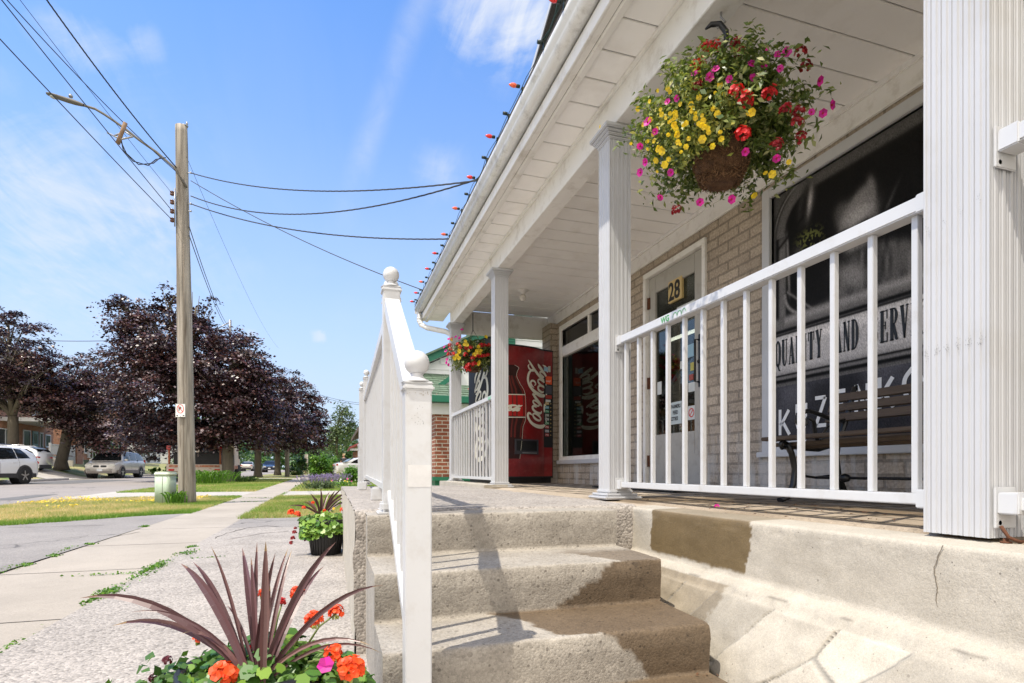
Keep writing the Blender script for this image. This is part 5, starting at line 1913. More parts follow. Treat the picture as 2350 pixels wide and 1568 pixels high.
D1 = 1.34
PB = atd(592, 1561, D1)
pot1 = (PB.x, PB.y, gz(PB.y) + .012)
bl_ = []
random.seed(21)
tips = [(182, 1373, 30), (256, 1437, 24), (414, 1293, 30), (442, 1289, 22), (484, 1253, 12), (556, 1257, 26), (590, 1243, 18), (610, 1241, 26), (576, 1277, 18), (632, 1269, 18), (662, 1257, 15), (670, 1261, 16), (772, 1243, 24), (744, 1299, 20), (882, 1343, 20), (856, 1483, 14), (880, 1501, 12), (620, 1343, 26), (414, 1455, 18), (520, 1389, 12), (300, 1405, 14)]
for i, (tx, ty, wpx) in enumerate(tips):
    dd = D1 + random.uniform(-.14, .16)
    tp = atd(tx, ty, dd)
    bs = atd(592 + random.uniform(-16, 16), 1561 + 25, D1 - .09 + random.uniform(-.02, .02))
    far = abs(tx - 592) / 1296 * D1
    bl_.append((bs, tp, (0, 0, .05 + .22 * far), wpx * .40 / 1296 * D1 * 1.85, random.random() * .8 + (.2 if i in (1, 17) else 0)))


def fol1(rg_):
    n = 1900
    a = rg_.uniform(0, 2 * np.pi, n)
    r = .245 * np.sqrt(rg_.random(n))
    zc_ = .262 + .075 * np.exp(-((r - .02) / .12) ** 2) + rg_.normal(0, .022, n) - .35 * np.maximum(r - .15, 0)
    P = np.stack([pot1[0] + r * np.cos(a) + .015, pot1[1] + r * np.sin(a), pot1[2] + zc_], 1)
    N = np.stack([np.cos(a) * .5, np.sin(a) * .5 - .25, np.ones(n)], 1) + rg_.normal(0, .35, (n, 3))
    return P, N, np.clip(rg_.normal(.5, .22, n), 0, 1)


def atp(px, py, dz=0.0):
    return atd(px, py, D1 + dz)


fl1 = [(atp(514, 1548, -.12), .030, 'orange_petal', True), (atp(682, 1360, .05), .017, 'orange_petal', True), (atp(604, 1362, .09), .013, 'orange_petal', True), (atp(648, 1380, .08), .010, 'red_petal', True),
       (atp(720, 1422, -.02), .021, 'orange_petal', True), (atp(772, 1405, .04), .018, 'orange_petal', True), (atp(460, 1465, .06), .018, 'orange_petal', True), (atp(766, 1500, -.04), .022, 'orange_petal', True),
       (atp(806, 1535, -.06), .030, 'orange_petal', True), (atp(748, 1527, -.09), .019, 'magenta_petal', False), (atp(384, 1515, .02), .011, 'maroon_petal', False), (atp(438, 1540, .0), .013, 'maroon_petal', False), (atp(352, 1556, -.02), .010, 'maroon_petal', False), (atp(577, 1484, -.05), .007, 'red_petal', True)]
pl1 = planter(pot1, .165, .32, 'nearest planter, cut by the lower picture edge, with long purple spikes and orange geraniums', bl_, fol1, fl1, seed=31, leafsz=.032)
# trailing small leaved plant at the left of the near pot
n = 800
P = np.stack([pot1[0] - .17 + RNG.normal(0, .055, n), pot1[1] + RNG.normal(-.05, .07, n), pot1[2] + .27 + RNG.normal(0, .025, n)], 1)
polys_np('trailing_foliage', leaves(P, RNG.normal(0, .6, (n, 3)) + np.array([0, -.3, .8]), .028, LEAF4, RNG), 4, 'green_leaf', pl1, np.clip(RNG.normal(.6, .2, n), 0, 1))

g2 = ground(748, 1277)
D2 = g2.x * S_ + g2.y * C_
pot2 = (g2.x, g2.y, gz(g2.y) + .012)
bl2 = []
for tx, ty in ((712, 1133), (736, 1120), (738, 1128), (770, 1126), (786, 1121), (694, 1152), (704, 1150), (757, 1128), (800, 1130), (806, 1138), (660, 1162), (780, 1140), (724, 1142), (816, 1150)):
    tp = atd(tx, ty, D2 + random.uniform(-.15, .15))
    bs = atd(739 + random.uniform(-4, 4), 1190, D2)
    bl2.append((bs, tp, (0, 0, .05 + .15 * abs(tx - 739) / 1296 * D2), .022, random.random()))


def fol2(rg_):
    n = 1500
    a = rg_.uniform(0, 2 * np.pi, n)
    r = .21 * np.sqrt(rg_.random(n))
    zc_ = .275 + .04 * np.exp(-((r - .03) / .13) ** 2) + rg_.normal(0, .03, n) - .7 * np.maximum(r - .14, 0)
    k = rg_.random(n) < .25
    zc_[k] = rg_.uniform(.16, .34, k.sum())
    r[k] = rg_.uniform(.17, .22, k.sum())
    a[k] = rg_.choice([2.9, 3.3, 3.6, .1, 0.4], k.sum()) + rg_.normal(0, .25, k.sum())
    P = np.stack([pot2[0] + r * np.cos(a), pot2[1] + r * np.sin(a), pot2[2] + zc_], 1)
    N = np.stack([np.cos(a) * .5, np.sin(a) * .5 - .3, np.ones(n) * .8], 1) + rg_.normal(0, .35, (n, 3))
    return P, N, np.clip(rg_.normal(.74, .22, n), 0, 1)


fl3 = []
for px, py, r, m_ in ((668, 1176, .03, 'orange_petal'), (683, 1179, .024, 'orange_petal'), (686, 1183, .016, 'red_petal'), (697, 1165, .018, 'orange_petal'), (718, 1154, .016, 'orange_petal'), (786, 1170, .022, 'orange_petal'), (744, 1172, .016, 'orange_petal'), (766, 1168, .012, 'yellow_petal'),
                      (676, 1222, .02, 'dark_red_petal'), (672, 1235, .02, 'dark_red_petal'), (668, 1246, .018, 'dark_red_petal'), (678, 1212, .014, 'dark_red_petal'), (700, 1240, .012, 'maroon_petal')):
    fl3.append((atd(px, py, D2 - .12), r, m_, False))
planter(pot2, .165, .32, 'second planter standing on the ground against the landing wall, in a ribbed black pot', bl2, fol2, fl3, seed=33, leafsz=.042)
# ------------------------------------------------------------------ vending machine
random.seed(8)
th = R(12)
ex = Vector((math.cos(th), math.sin(th), 0))
ey = Vector((-math.sin(th), math.cos(th), 0))
FR = Vector((2.80, 7.02, PF))
VW, VH = 0.90, 1.765
FL = FR - ex * VW
vm = thing('vending_machine', 'tall red soft drink vending machine with white script at the far end of the porch', 'vending machine', tuple(FL + ex * VW / 2))


def bulge(s):
    return .085 * (1 - ((s - .42) / .42) ** 2) if s < .84 else 0.0


def VMP(s, z, out=0.0):
    """point on the machine front: s metres from the left edge, z metres up"""
    q = FL + ex * s - ey * (bulge(s / VW) + out)
    return (q.x, q.y, PF + z)


def vpx(px, py):
    """picture point to (s, z) on the front chord plane"""
    r = ray(px, py)
    nrm_ = ey
    t = (FL.x * nrm_.x + FL.y * nrm_.y) / (r.x * nrm_.x + r.y * nrm_.y)
    for _ in range(3):
        q = Vector((r.x * t, r.y * t, r.z * t + ZC))
        s = (q - FL).dot(ex)
        tb = bulge(min(max(s / VW, 0), 1))
        c = FL - ey * tb
        t = (c.x * nrm_.x + c.y * nrm_.y) / (r.x * nrm_.x + r.y * nrm_.y)
    q = Vector((r.x * t, r.y * t, r.z * t + ZC))
    return ((q - FL).dot(ex), q.z - PF)


body = MB()
ss = [VW * i / 24 for i in range(25)]
ring = [Vector(VMP(s, 0)) for s in ss] + [FR + ey * .72, FL + ey * .72]
body.prism([(p.x, p.y) for p in ring], PF + .07, PF + VH, 'Z')
body.build('body', mat('machine_black', (0.016, 0.016, 0.019), 0.4, var=.3), vm)
pf_ = MB()
ring2 = [Vector(VMP(s, 0, -.05)) for s in ss] + [FR + ey * .68, FL + ey * .68]
pf_.prism([(p.x, p.y) for p in ring2], PF + .002, PF + .07, 'Z')
pf_.build('plinth', 'black_plastic', vm)
# red face
mr = mat('machine_red', (0.22, 0.009, 0.011), 0.30, var=0.35, vscale=5, dirt=(0.33, 0.10, 0.09), dscale=26, damt=0.28, coat=0.3)


def vsheet(s0, s1, z0, z1, out, dep=.002, n=20):
    mb = MB()
    for i in range(n):
        a, b = s0 + (s1 - s0) * i / n, s0 + (s1 - s0) * (i + 1) / n
        mb.quad(VMP(a, z0, out), VMP(b, z0, out), VMP(b, z1, out), VMP(a, z1, out))
    mb.quad(VMP(s0, z0, out - dep), VMP(s0, z0, out), VMP(s0, z1, out), VMP(s0, z1, out - dep))
    mb.quad(VMP(s1, z0, out), VMP(s1, z0, out - dep), VMP(s1, z1, out - dep), VMP(s1, z1, out))
    mb.quad(VMP(s0, z1, out), VMP(s1, z1, out), VMP(s1, z1, out - dep), VMP(s0, z1, out - dep))
    return mb


face = vsheet(.012, VW * .835, .09, VH - .022, .004)
fo = face.build('front_panel', mr, vm)
vsheet(VW * .835, VW - .012, .09, .47, .004).build('front_panel', mr, vm)
vsheet(VW * .835, VW - .012, VH - .36, VH - .022, .004).build('front_panel', mr, vm)
VM2 = lambda x, y, z: VMP(x, y, .005 + z)


def vs_stroke(mb, P, z7=True):
    """P: (x, y, w) in the 7.125x enlarged photo coordinates"""
    pts, ws = [], []
    for x, y, w_ in P:
        a = vpx((1200 + x / 7.125) * .94, (840 + y / 7.125) * .94)
        b = vpx((1200 + (x + 10) / 7.125) * .94, (840 + y / 7.125) * .94)
        pts.append(a)
        ws.append(w_ * abs(b[0] - a[0]) / 10 * .80)
    stroke(mb, pts, ws, VM2, .0015)


def ellp(cx, cy, a, b, ang, w_, w2=None, n=14):
    out = []
    for i in range(n + 1):
        t = 2 * math.pi * i / n
        x, y = a * math.cos(t), b * math.sin(t)
        ca, sa = math.cos(R(ang)), math.sin(R(ang))
        ww = w_ + ((w2 or w_) - w_) * abs(math.cos(t))
        out.append((cx + x * ca - y * sa, cy + x * sa + y * ca, ww))
    return out


SCRIPT = [
    [(700, 1240, 8), (672, 1212, 34), (640, 1205, 42), (628, 1250, 44), (650, 1315, 46), (705, 1385, 50), (790, 1432, 56), (870, 1440, 54), (925, 1408, 42), (944, 1345, 28), (936, 1265, 22), (918, 1195, 22), (912, 1125, 40), (928, 1055, 52), (943, 1005, 30), (953, 968, 3)],
    ellp(785, 1272, 82, 40, 40, 42, 26),
    [(780, 1108, 12), (740, 1082, 34), (712, 1095, 40), (722, 1140, 40), (768, 1185, 40), (820, 1208, 38), (858, 1200, 26), (866, 1165, 12)],
    ellp(772, 1032, 66, 32, 40, 38, 24),
    [(712, 862, 34), (750, 920, 44), (800, 985, 42), (850, 1050, 36), (872, 1085, 12)],
    [(728, 905, 30), (768, 862, 26)],
    [(742, 440, 6), (700, 452, 28), (655, 495, 40), (632, 570, 44), (634, 650, 46), (672, 745, 48), (745, 830, 54), (840, 893, 60), (915, 900, 52), (950, 850, 38), (938, 785, 28), (890, 738, 26), (838, 728, 28), (806, 755, 34), (822, 805, 38), (872, 842, 30), (905, 830, 10)],
    [(735, 760, 8), (700, 725, 26), (678, 675, 32), (700, 640, 32), (742, 652, 30), (765, 700, 22), (740, 725, 12)],
    ellp(872, 682, 84, 40, 42, 40, 24),
    [(950, 640, 10), (905, 632, 30), (850, 585, 44), (785, 505, 44), (725, 420, 42), (675, 340, 34), (650, 300, 20), (632, 278, 3)],
    [(655, 355, 10), (637, 380, 26), (650, 425, 28), (700, 465, 26), (745, 470, 14)],
    ellp(890, 535, 66, 30, 45, 38, 24),
    [(803, 345, 6), (822, 385, 44), (868, 450, 48), (918, 520, 42), (958, 590, 30), (962, 620, 8)],
    [(885, 368, 6), (925, 392, 34), (958, 440, 34), (966, 500, 12)],
]
ink = MB()
for P in SCRIPT:
    vs_stroke(ink, P)
ink.build('script_lettering', mat('script_cream', (0.78, 0.76, 0.64), 0.45, var=.06), vm)
# small bottle picture with its own label
bc = vpx(1158, 950)[0]


def z3z(y):
    return vpx(1200, (750 + y / 3.485) * .94)[1]


bottle_r = [(0.055, 500), (.078, 520), (.072, 545), (.066, 590), (.085, 650), (.118, 740), (.122, 940), (.105, 1020), (.100, 1110), (.085, 1290)]
kx_ = (vpx((1020 + 910 / 3.485) * .94, 950)[0] - bc) / .118
pol = [(bc + r * kx_, z3z(y)) for r, y in bottle_r] + [(bc - r * kx_, z3z(y)) for r, y in reversed(bottle_r)]


def vpoly_rows(rows, out):
    mb = MB()
    for (r0, y0), (r1, y1) in zip(rows, rows[1:]):
        for k in range(8):
            a0, a1 = -1 + k / 4, -1 + (k + 1) / 4
            mb.quad(VMP(max(.014, bc + r0 * kx_ * a0), z3z(y0), out), VMP(max(.015, bc + r0 * kx_ * a1), z3z(y0), out), VMP(max(.015, bc + r1 * kx_ * a1), z3z(y1), out), VMP(max(.014, bc + r1 * kx_ * a0), z3z(y1), out))
    return mb


bt = vpoly_rows(bottle_r, .006).build('bottle_picture', mat('cola_brown', (0.035, 0.006, 0.005), 0.3, var=.5, vscale=9), vm)
gl_ = MB()
for sx2, w_ in ((.9, .010), (.55, .010), (.35, .008)):
    stroke(gl_, [(bc + r * kx_ * sx2, z3z(y)) for r, y in bottle_r[3:9]], [w_ * kx_] * 6, lambda x, y, z: VMP(x, y, .0065 + z), .0008)
gl_.build('highlight', mat('cola_red_glow', (0.16, 0.02, 0.015), 0.35), bt)
vpoly_rows([(.118, 745), (.121, 840), (.120, 930)], .0075).build('label_band', mat('label_red', (0.50, 0.012, 0.012), 0.35), bt)
ln_ = MB()
for y in (745, 937):
    stroke(ln_, [(max(.02, bc - .118 * kx_), z3z(y)), (max(.03, bc), z3z(y + 6)), (bc + .119 * kx_, z3z(y))], [.012, .012, .012], lambda x, y, z: VMP(x, y, .008 + z), .001)
stroke(ln_, [(bc + r * kx_, z3z(y)) for r, y in bottle_r], [.004] * len(bottle_r), lambda x, y, z: VMP(x, y, .0075 + z), .0008)
for P in SCRIPT:      # the same script, small, running across the label
    pts = [(bc - .112 * kx_ + (1450 - y) / 1180 * .215 * kx_, z3z(880) + (800 - x) / 400 * .085 + (1450 - y) / 1180 * .03) for x, y, w_ in P]
    if min(p[0] for p in pts) < .02:
        continue
    stroke(ln_, pts, [w_ / 1180 * .26 * kx_ for x, y, w_ in P], lambda x, y, z: VMP(x, y, .0085 + z), .001)
ln_.build('label_print', 'script_cream', bt)
# delivery slot
sl0, sz1 = vpx((1020 + 822 / 3.485) * .94, (750 + 1122 / 3.485) * .94)
sl1, sz0 = vpx((1020 + 1020 / 3.485) * .94, (750 + 1255 / 3.485) * .94)
dsl = MB()
for (a, b, c, d) in ((sl0, sl1, sz0, sz0 + .045), (sl0, sl1, sz1 - .02, sz1), (sl0, sl0 + .02, sz0 + .045, sz1 - .02), (sl1 - .02, sl1, sz0 + .045, sz1 - .02)):
    m_ = vsheet(a, b, c, d, .022, .022, 6)
    dsl.add(m_.v, m_.f)
dso = dsl.build('delivery_slot', mat('slot_grey', (0.05, 0.05, 0.06), 0.35), vm)
vsheet(sl0 + .02, sl1 - .02, sz0 + .045, sz1 - .02, .008, .004, 6).build('slot_flap', 'black_plastic', dso)
vsheet(sl0 + .10, sl1 - .03, sz0 + .012, sz0 + .022, .0235, .001, 3).build('slot_lip', 'grey_metal', dso)
# selection column
c0, c1 = VW * .855, VW * .985
vsheet(VW * .837, VW - .006, .47, VH - .36, .006, .004, 3).build('control_panel', 'black_plastic', vm)
cols = [(.45, .05, .06), (.35, .35, .4), (.5, .1, .1), (.1, .3, .15), (.4, .4, .4), (.35, .35, .3), (.1, .35, .2), (.15, .4, .5), (.55, .35, .1)]
for i in range(9):
    zb = vpx(1255, (750 + (1100 - i * 33.5) / 3.485) * .94)[1]
    bt_ = vsheet(c0, c0 + .062, zb, zb + .036, .010, .003, 1).build('selector_button', mat('label%d' % i, cols[i], .5, var=.6, vscale=60), vm)
    mm_ = MB()
    mm_.ball(VMP(c0 + .088, zb + .016, .010), .009, 8)
    mm_.build('coin_light', mat('button_amber', (0.4, 0.3, 0.12), .4), bt_)
    stroke(mm := MB(), [(c0 + .008, zb + .012), (c0 + .025, zb + .026), (c0 + .045, zb + .014), (c0 + .056, zb + .022)], [.006] * 4, lambda x, y, z: VMP(x, y, .0105 + z), .0005)
    mm.build('label_print', 'paper', bt_)


def zz3(y):
    return vpx(1262, (750 + y / 3.485) * .94)[1]


ob_ = vsheet(c0 + .012, c1 - .01, zz3(660), zz3(592), .010, .003, 2).build('notice', mat('notice_orange', (0.75, 0.10, 0.03), .5), vm)
tw = text_mb('bicsfyT', .036, .0005, lambda x, y, z: VMP(c0 + .016 + x, zz3(640) + y, .0105 + z), sx=.72)
tw.build('lettering', 'paper', ob_)
vsheet(c0 + .01, c1 - .012, zz3(742), zz3(670), .009, .003, 2).build('bill_slot', mat('bill_grey', (0.07, 0.07, 0.09), .4), vm)
vsheet(c0 + .01, c1 - .012, zz3(782), zz3(752), .010, .003, 2).build('notice', mat('notice_red', (0.35, 0.04, 0.03), .5), vm)
vsheet(c0 + .01, c1 - .03, zz3(810), zz3(790), .010, .003, 2).build('notice', 'paper', vm)
vsheet(c0 - .02, c0 + .045, zz3(552), zz3(515), .010, .003, 2).build('sticker', 'paper_blue', vm)
vsheet(c0 + .05, c0 + .085, zz3(555), zz3(505), .010, .003, 2).build('sticker', mat('sticker_white', (.55, .55, .5), .5, var=.5, vscale=90), vm)
# side panel: weathered white script running up
sd = MB()


def SIDE(x, y, z):      # x up, y towards the back
    q = FL + ey * y - ex * (.002 + z)
    return (q.x, q.y, PF + x)


for P in SCRIPT:
    pts = [(.30 + (1450 - y) / 1180 * 1.28, .14 + (x - 620) / 345 * .38) for x, y, w_ in P]
    stroke(sd, pts, [w_ / 1180 * 1.3 for x, y, w_ in P], SIDE, .001)
sd.build('side_script', 'script_cream', vm)
sdr = MB()
for i in range(5):
    y0 = .08 + i * .12
    stroke(sdr, [(.10, y0), (.3, y0 + .05), (.55, y0 - .02), (.8, y0 + .03)], [.03, .014, .02, .004], SIDE, .0008)
sdr.build('side_print', mat('side_print', (0.4, 0.36, 0.33), .6, var=.6, vscale=18), vm)

# ------------------------------------------------------------------ bench
bn = thing('park_bench', 'wooden slatted bench with black cast iron ends, standing against the mural window', 'bench', (2.45, 1.7, PF))
BY0, BY1 = 0.95, 2.47        # along the wall


def iron_end(y):
    m_ = MB()
    w_ = .036
    def tb(pts, r):
        # flattened bar
        k0 = len(m_.v)
        m_.tube([(x, 0, z) for x, z in pts], r, 8)
        for i in range(k0, len(m_.v)):
            x, yy, z = m_.v[i]
            m_.v[i] = (x, y + yy * 1.6, z)
    F_ = lambda h_: HZ(h_)
    # front leg
    tb([(2.19, PF + .01), (2.235, PF + .02), (2.275, PF + .09), (2.285, PF + .17), (2.265, PF + .25), (2.235, PF + .30)], [.014, .013, .012, .011, .012, .013])
    tb([(2.235, PF + .30), (2.205, PF + .315), (2.19, PF + .295), (2.205, PF + .275), (2.22, PF + .285)], [.010, .009, .008, .008, .009])
    # seat bar
    tb([(2.235, PF + .30), (2.33, PF + .275), (2.44, PF + .27), (2.56, PF + .30)], .010)
    # rear leg and back stay
    tb([(2.66, PF + .01), (2.62, PF + .04), (2.575, PF + .14), (2.56, PF + .24), (2.57, PF + .31), (2.62, PF + .42), (2.67, PF + .56), (2.685, PF + .61), (2.70, PF + .60)], [.013, .013, .012, .012, .013, .012, .011, .010, .008])
    # arm rest with scroll
    tb([(2.64, PF + .44), (2.56, PF + .42), (2.46, PF + .455), (2.37, PF + .475), (2.31, PF + .455), (2.30, PF + .415), (2.33, PF + .39), (2.36, PF + .405), (2.345, PF + .43)], [.009, .010, .011, .012, .012, .010, .009, .008, .010])
    tb([(2.45, PF + .29), (2.42, PF + .35), (2.41, PF + .42), (2.37, PF + .44)], .008)
    tb([(2.56, PF + .42), (2.50, PF + .39), (2.46, PF + .34), (2.45, PF + .30)], .006)
    return m_


for y in (BY1 - .12, BY0 + .12):
    iron_end(y).build('iron_end', 'black_iron', bn)
mat('bench_wood', (0.095, 0.066, 0.045), 0.75, var=0.35, vscale=5, bump=.5, bscale=14, stretch=(6, .8, 6))
for i in range(5):       # seat slats dip in the middle
    x = 2.205 + i * .075
    z = PF + .335 - .05 * math.sin(math.pi * (i + .2) / 4.6)
    MB().box(x - .031, x + .031, BY0, BY1, z - .010, z + .010, .004).build('seat_slat', 'bench_wood', bn)
for i in range(3):
    x, z = 2.625 + i * .020, PF + .448 + i * .056
    s_ = MB().obox((x, (BY0 + BY1) / 2 + .0, z), Vector((0, 1, 0)), Vector((.36, 0, 1)).normalized(), Vector((1, 0, -.36)).normalized(), BY1 - BY0, .043, .018)
    s_.build('back_slat', 'bench_wood', bn)
tr_ = MB().tube([(2.42, BY0 + .12, PF + .125), (2.42, BY1 - .12, PF + .125)], .007, 8)
tr_.lathe([(.004, -.03), (.018, -.018), (.022, 0), (.018, .018), (.004, .03)], (2.42, BY1 - .30, PF + .125), 12, 'Y')
for y in (BY0 + .12, BY1 - .12):
    tr_.tube([(2.28, y, PF + .14), (2.42, y, PF + .125), (2.575, y, PF + .14)], .007, 6)
tr_.build('tie_rod', 'black_iron', bn)

# ------------------------------------------------------------------ string of bulbs on the gutter
ls = thing('light_string', 'string of red and orange bulbs clipped along the white gutter', 'fairy lights', (1.10, 4, HZ(2.31)))
yb_ = [0.9, 1.45, 2.0, 2.6, 3.25, 3.80, 4.38, 4.95, 5.50, 6.02, 6.52, 7.0, 7.45, 7.85]
wr = []
for i in range(len(yb_) * 6):
    f = i / 6
    k = int(f)
    y = yb_[k] + ((yb_[k + 1] if k + 1 < len(yb_) else yb_[k] + .1) - yb_[k]) * (f - k)
    wr.append((1.092 + .006 * math.sin(i * 1.3), y, HZ(2.325) + .012 * math.sin(i * 1.05) + .004 * random.uniform(-1, 1)))
MB().tube(wr, .0022, 6).build('wire', mat('string_green', (0.01, 0.03, 0.02), .5), ls)
m_r = mat('bulb_red', (0.75, 0.02, 0.02), .25, var=.05, coat=.5)
m_o = mat('bulb_orange', (0.85, 0.13, 0.05), .25, var=.05, coat=.5)
for i, y in enumerate(yb_):
    for j, yy in enumerate((y, y + .28)):
        if yy > 7.9:
            continue
        s_ = MB()
        zc_ = HZ(2.335) + random.uniform(-.006, .006)
        xo = -.012 if j == 0 else -.004
        s_.lathe([(.010, 0), (.011, -.012), (.010, -.030)], (1.092 + xo, yy, zc_), 10, 'X')
        s_.box(1.092, 1.108, yy - .006, yy + .006, zc_ - .035, zc_)
        so2 = s_.build('socket', mat('socket_green', (0.008, 0.02, 0.015), .5), ls)
        if j == 0:
            b_ = MB().lathe([(.007, 0), (.0115, -.009), (.014, -.020), (.012, -.033), (.0075, -.043), (.0025, -.051)], (1.062, yy, zc_), 14, 'X')
            b_.build('bulb', m_o if i in (4, 7, 8, 11) else m_r, so2)
        MB().box(1.10, 1.112, yy + .03, yy + .04, HZ(2.275), HZ(2.325), .002).build('clip', 'white_vinyl', ls)
# green/clear decoration higher up by the upper wall
dc = MB().tube([atd(1246, 92, 5.6), atd(1262, 70, 5.5), atd(1276, 30, 5.4), atd(1282, 0, 5.3)], .012, 6)
tag(dc.build('rolled_light_cord', 'string_green'), 'dark green cord hanging on the upper gable above the gutter', 'cord')

# ------------------------------------------------------------------ utility pole, lamp and wires
pb = ground(430, 1158)
pd = pb.x * S_ + pb.y * C_


def PP(px, py, dd=0.0):
    return atd(px, py, pd + dd)


pole = thing('utility_pole', 'tall weathered grey wooden utility pole by the sidewalk carrying the lamp arm and cables', 'utility pole', tuple(pb), 'wooden utility poles')
pts, rs_ = [], []
for i in range(60):
    t = i / 59
    p = pb + (PP(416, 290) - pb) * t
    pts.append(p)
    rs_.append(.165 - .055 * t + .003 * nz(0, 0, t * 9, 1))
pm = MB().tube(pts, rs_, 28)
k0 = 0
for i in range(len(pm.v)):      # grain checks cut into the round
    ring_i, j = divmod(i, 28)
    if ring_i < 60:
        c = pts[ring_i]
        v = Vector(pm.v[i])
        g_ = nz(j * 1.7, 0, ring_i * .08, 1) + .5 * nz(j * 3.1, 4, ring_i * .3, 1)
        v = c + (v - c) * (1 + .05 * g_)
        pm.v[i] = tuple(v)
pm.build('pole', 'weathered_pole', pole)
capm = MB().tube([PP(424, 290), PP(430, 284), PP(428, 281)], .02, 6).lathe([(.06, 0), (.07, .02), (.02, .03)], PP(424, 291), 10)
capm.build('pole_cap', 'grey_metal', pole)
rod = MB().tube([PP(401, 432, -.14), PP(401, 520, -.14)], .012, 6)
rod.build('insulator_rack', 'grey_metal', pole)
for y in (444, 464, 485, 505):
    c = PP(395, y, -.14)
    MB().lathe([(.022, -.045), (.040, -.035), (.040, -.012), (.025, 0), (.040, .012), (.040, .035), (.022, .045)], c, 12).build('insulator', mat('porcelain_brown', (0.10, 0.035, 0.02), .25), pole)
    MB().tube([c, PP(402, y, -.14)], .008, 5).build('insulator_bracket', 'grey_metal', pole)
for px, py in ((434, 397), (434, 468), (434, 485)):
    MB().tube([PP(425, py), PP(438, py, -.05)], .009, 6).ball(PP(438, py, -.05), .022, 8).build('eye_bolt', 'grey_metal', pole)
MB().tube([PP(432, 397, -.1), PP(439, 398, -.1)], .006, 5).build('step_bolt', 'grey_metal', pole)
# ground wire staple down the pole
MB().tube([PP(421, y, -.165) for y in (560, 700, 900, 1100, 1150)], .006, 5).build('ground_wire', mat('moulding', (0.20, 0.16, 0.12), .8), pole)
sl_ = thing('street_lamp', 'grey cobra head street lamp on a long curved arm fixed to the wooden utility pole', 'street lamp', tuple(PP(420, 395)))
arm = [PP(428, 430, -.1), PP(400, 385, -.1), PP(360, 350, -.15), PP(320, 322, -.2), PP(290, 298, -.25), PP(262, 278, -.3), PP(240, 263, -.33), PP(218, 250, -.36), PP(195, 243, -.38)]
MB().tube(arm, [.024] * 9, 10).build('arm', mat('lamp_grey', (0.11, 0.10, 0.085), .6), sl_)
hdm = MB()
ha, hb = PP(193, 242, -.38), PP(106, 215, -.50)
axis_ = (hb - ha).normalized()
side_ = axis_.cross(Vector((0, 0, 1))).normalized()
upv = side_.cross(axis_)
pr = [(0, .03, .025), (.08, .04, .035), (.25, .055, .045), (.45, .065, .045), (.62, .065, .04), (.66, .08, .035), (.85, .085, .03), (.97, .05, .02), (1, .01, .01)]
ringv = []
for t, w_, h_ in pr:
    c = ha.lerp(hb, t)
    for j in range(12):
        a = 2 * math.pi * j / 12
        ringv.append(c + side_ * w_ * math.cos(a) + upv * h_ * math.sin(a))
hdm.add(ringv, [(i * 12 + j, i * 12 + (j + 1) % 12, (i + 1) * 12 + (j + 1) % 12, (i + 1) * 12 + j) for i in range(len(pr) - 1) for j in range(12)], True)
hdm.build('lamp_head', 'lamp_grey', sl_)
MB().ball(ha.lerp(hb, .80) - upv * .025, .065, 12, .4).build('lens', mat('lamp_lens', (0.42, 0.43, 0.42), .2), sl_)
MB().lathe([(.035, 0), (.04, .03), (.02, .06)], ha.lerp(hb, .38) + upv * .075, 10).build('photocell', 'grey_metal', sl_)

sg = thing('no_parking_sign', 'small white no parking sign on the wooden utility pole', 'sign', tuple(PP(414, 942, -.2)))
u_ = Vector((C_, -S_, 0))
fw = Vector((S_, C_, 0))
sc0 = PP(414, 942, -.20)
smb = MB().obox(sc0, u_, fw, Vector((0, 0, 1)), .205, .004, .275)
smb.build('sign_plate', mat('sign_white', (0.78, 0.78, 0.76), .35), sg)


def SG(x, y, z):
    q = sc0 + u_ * x + Vector((0, 0, y)) - fw * (.0025 + z)
    return tuple(q)


rgm = MB()
stroke(rgm, [(.066 * math.cos(a), .03 + .085 * math.sin(a)) for a in np.linspace(0, 2 * math.pi, 21)], [.013] * 21, SG, .001)
stroke(rgm, [(-.047, .09), (.047, -.03)], [.012, .012], SG, .0016)
rgm.build('prohibition_ring', 'sign_red', sg)
text_mb('P', .135, .0005, lambda x, y, z: SG(x - .042, y - .018, z), bold=.003, sx=.9).build('letter', 'lettering_black', sg)
arw = MB()
for s_ in (-1, 1):
    stroke(arw, [(s_ * .085, -.105), (s_ * .065, -.105)], [.012, .012], SG, .001)
    stroke(arw, [(s_ * .066, -.105), (s_ * .046, -.105)], [.034, .002], SG, .001)
arw.build('arrow', 'lettering_black', sg)
rim = MB()
for a, b, c, d in ((-.1, -.1, -.134, .134), (.1, .1, -.134, .134)):
    stroke(rim, [(a, c), (b, d)], [.004, .004], SG, .001)
stroke(rim, [(-.1, .134), (.1, .134)], [.004, .004], SG, .001)
stroke(rim, [(-.1, -.134), (.1, -.134)], [.004, .004], SG, .001)
rim.build('border', 'lettering_black', sg)
for z_ in (.12, -.12):
    MB().tube([sc0 + Vector((0, 0, z_)) - fw * .006, sc0 + Vector((0, 0, z_)) + fw * .05], .006, 6).build('bolt', 'grey_metal', sg)

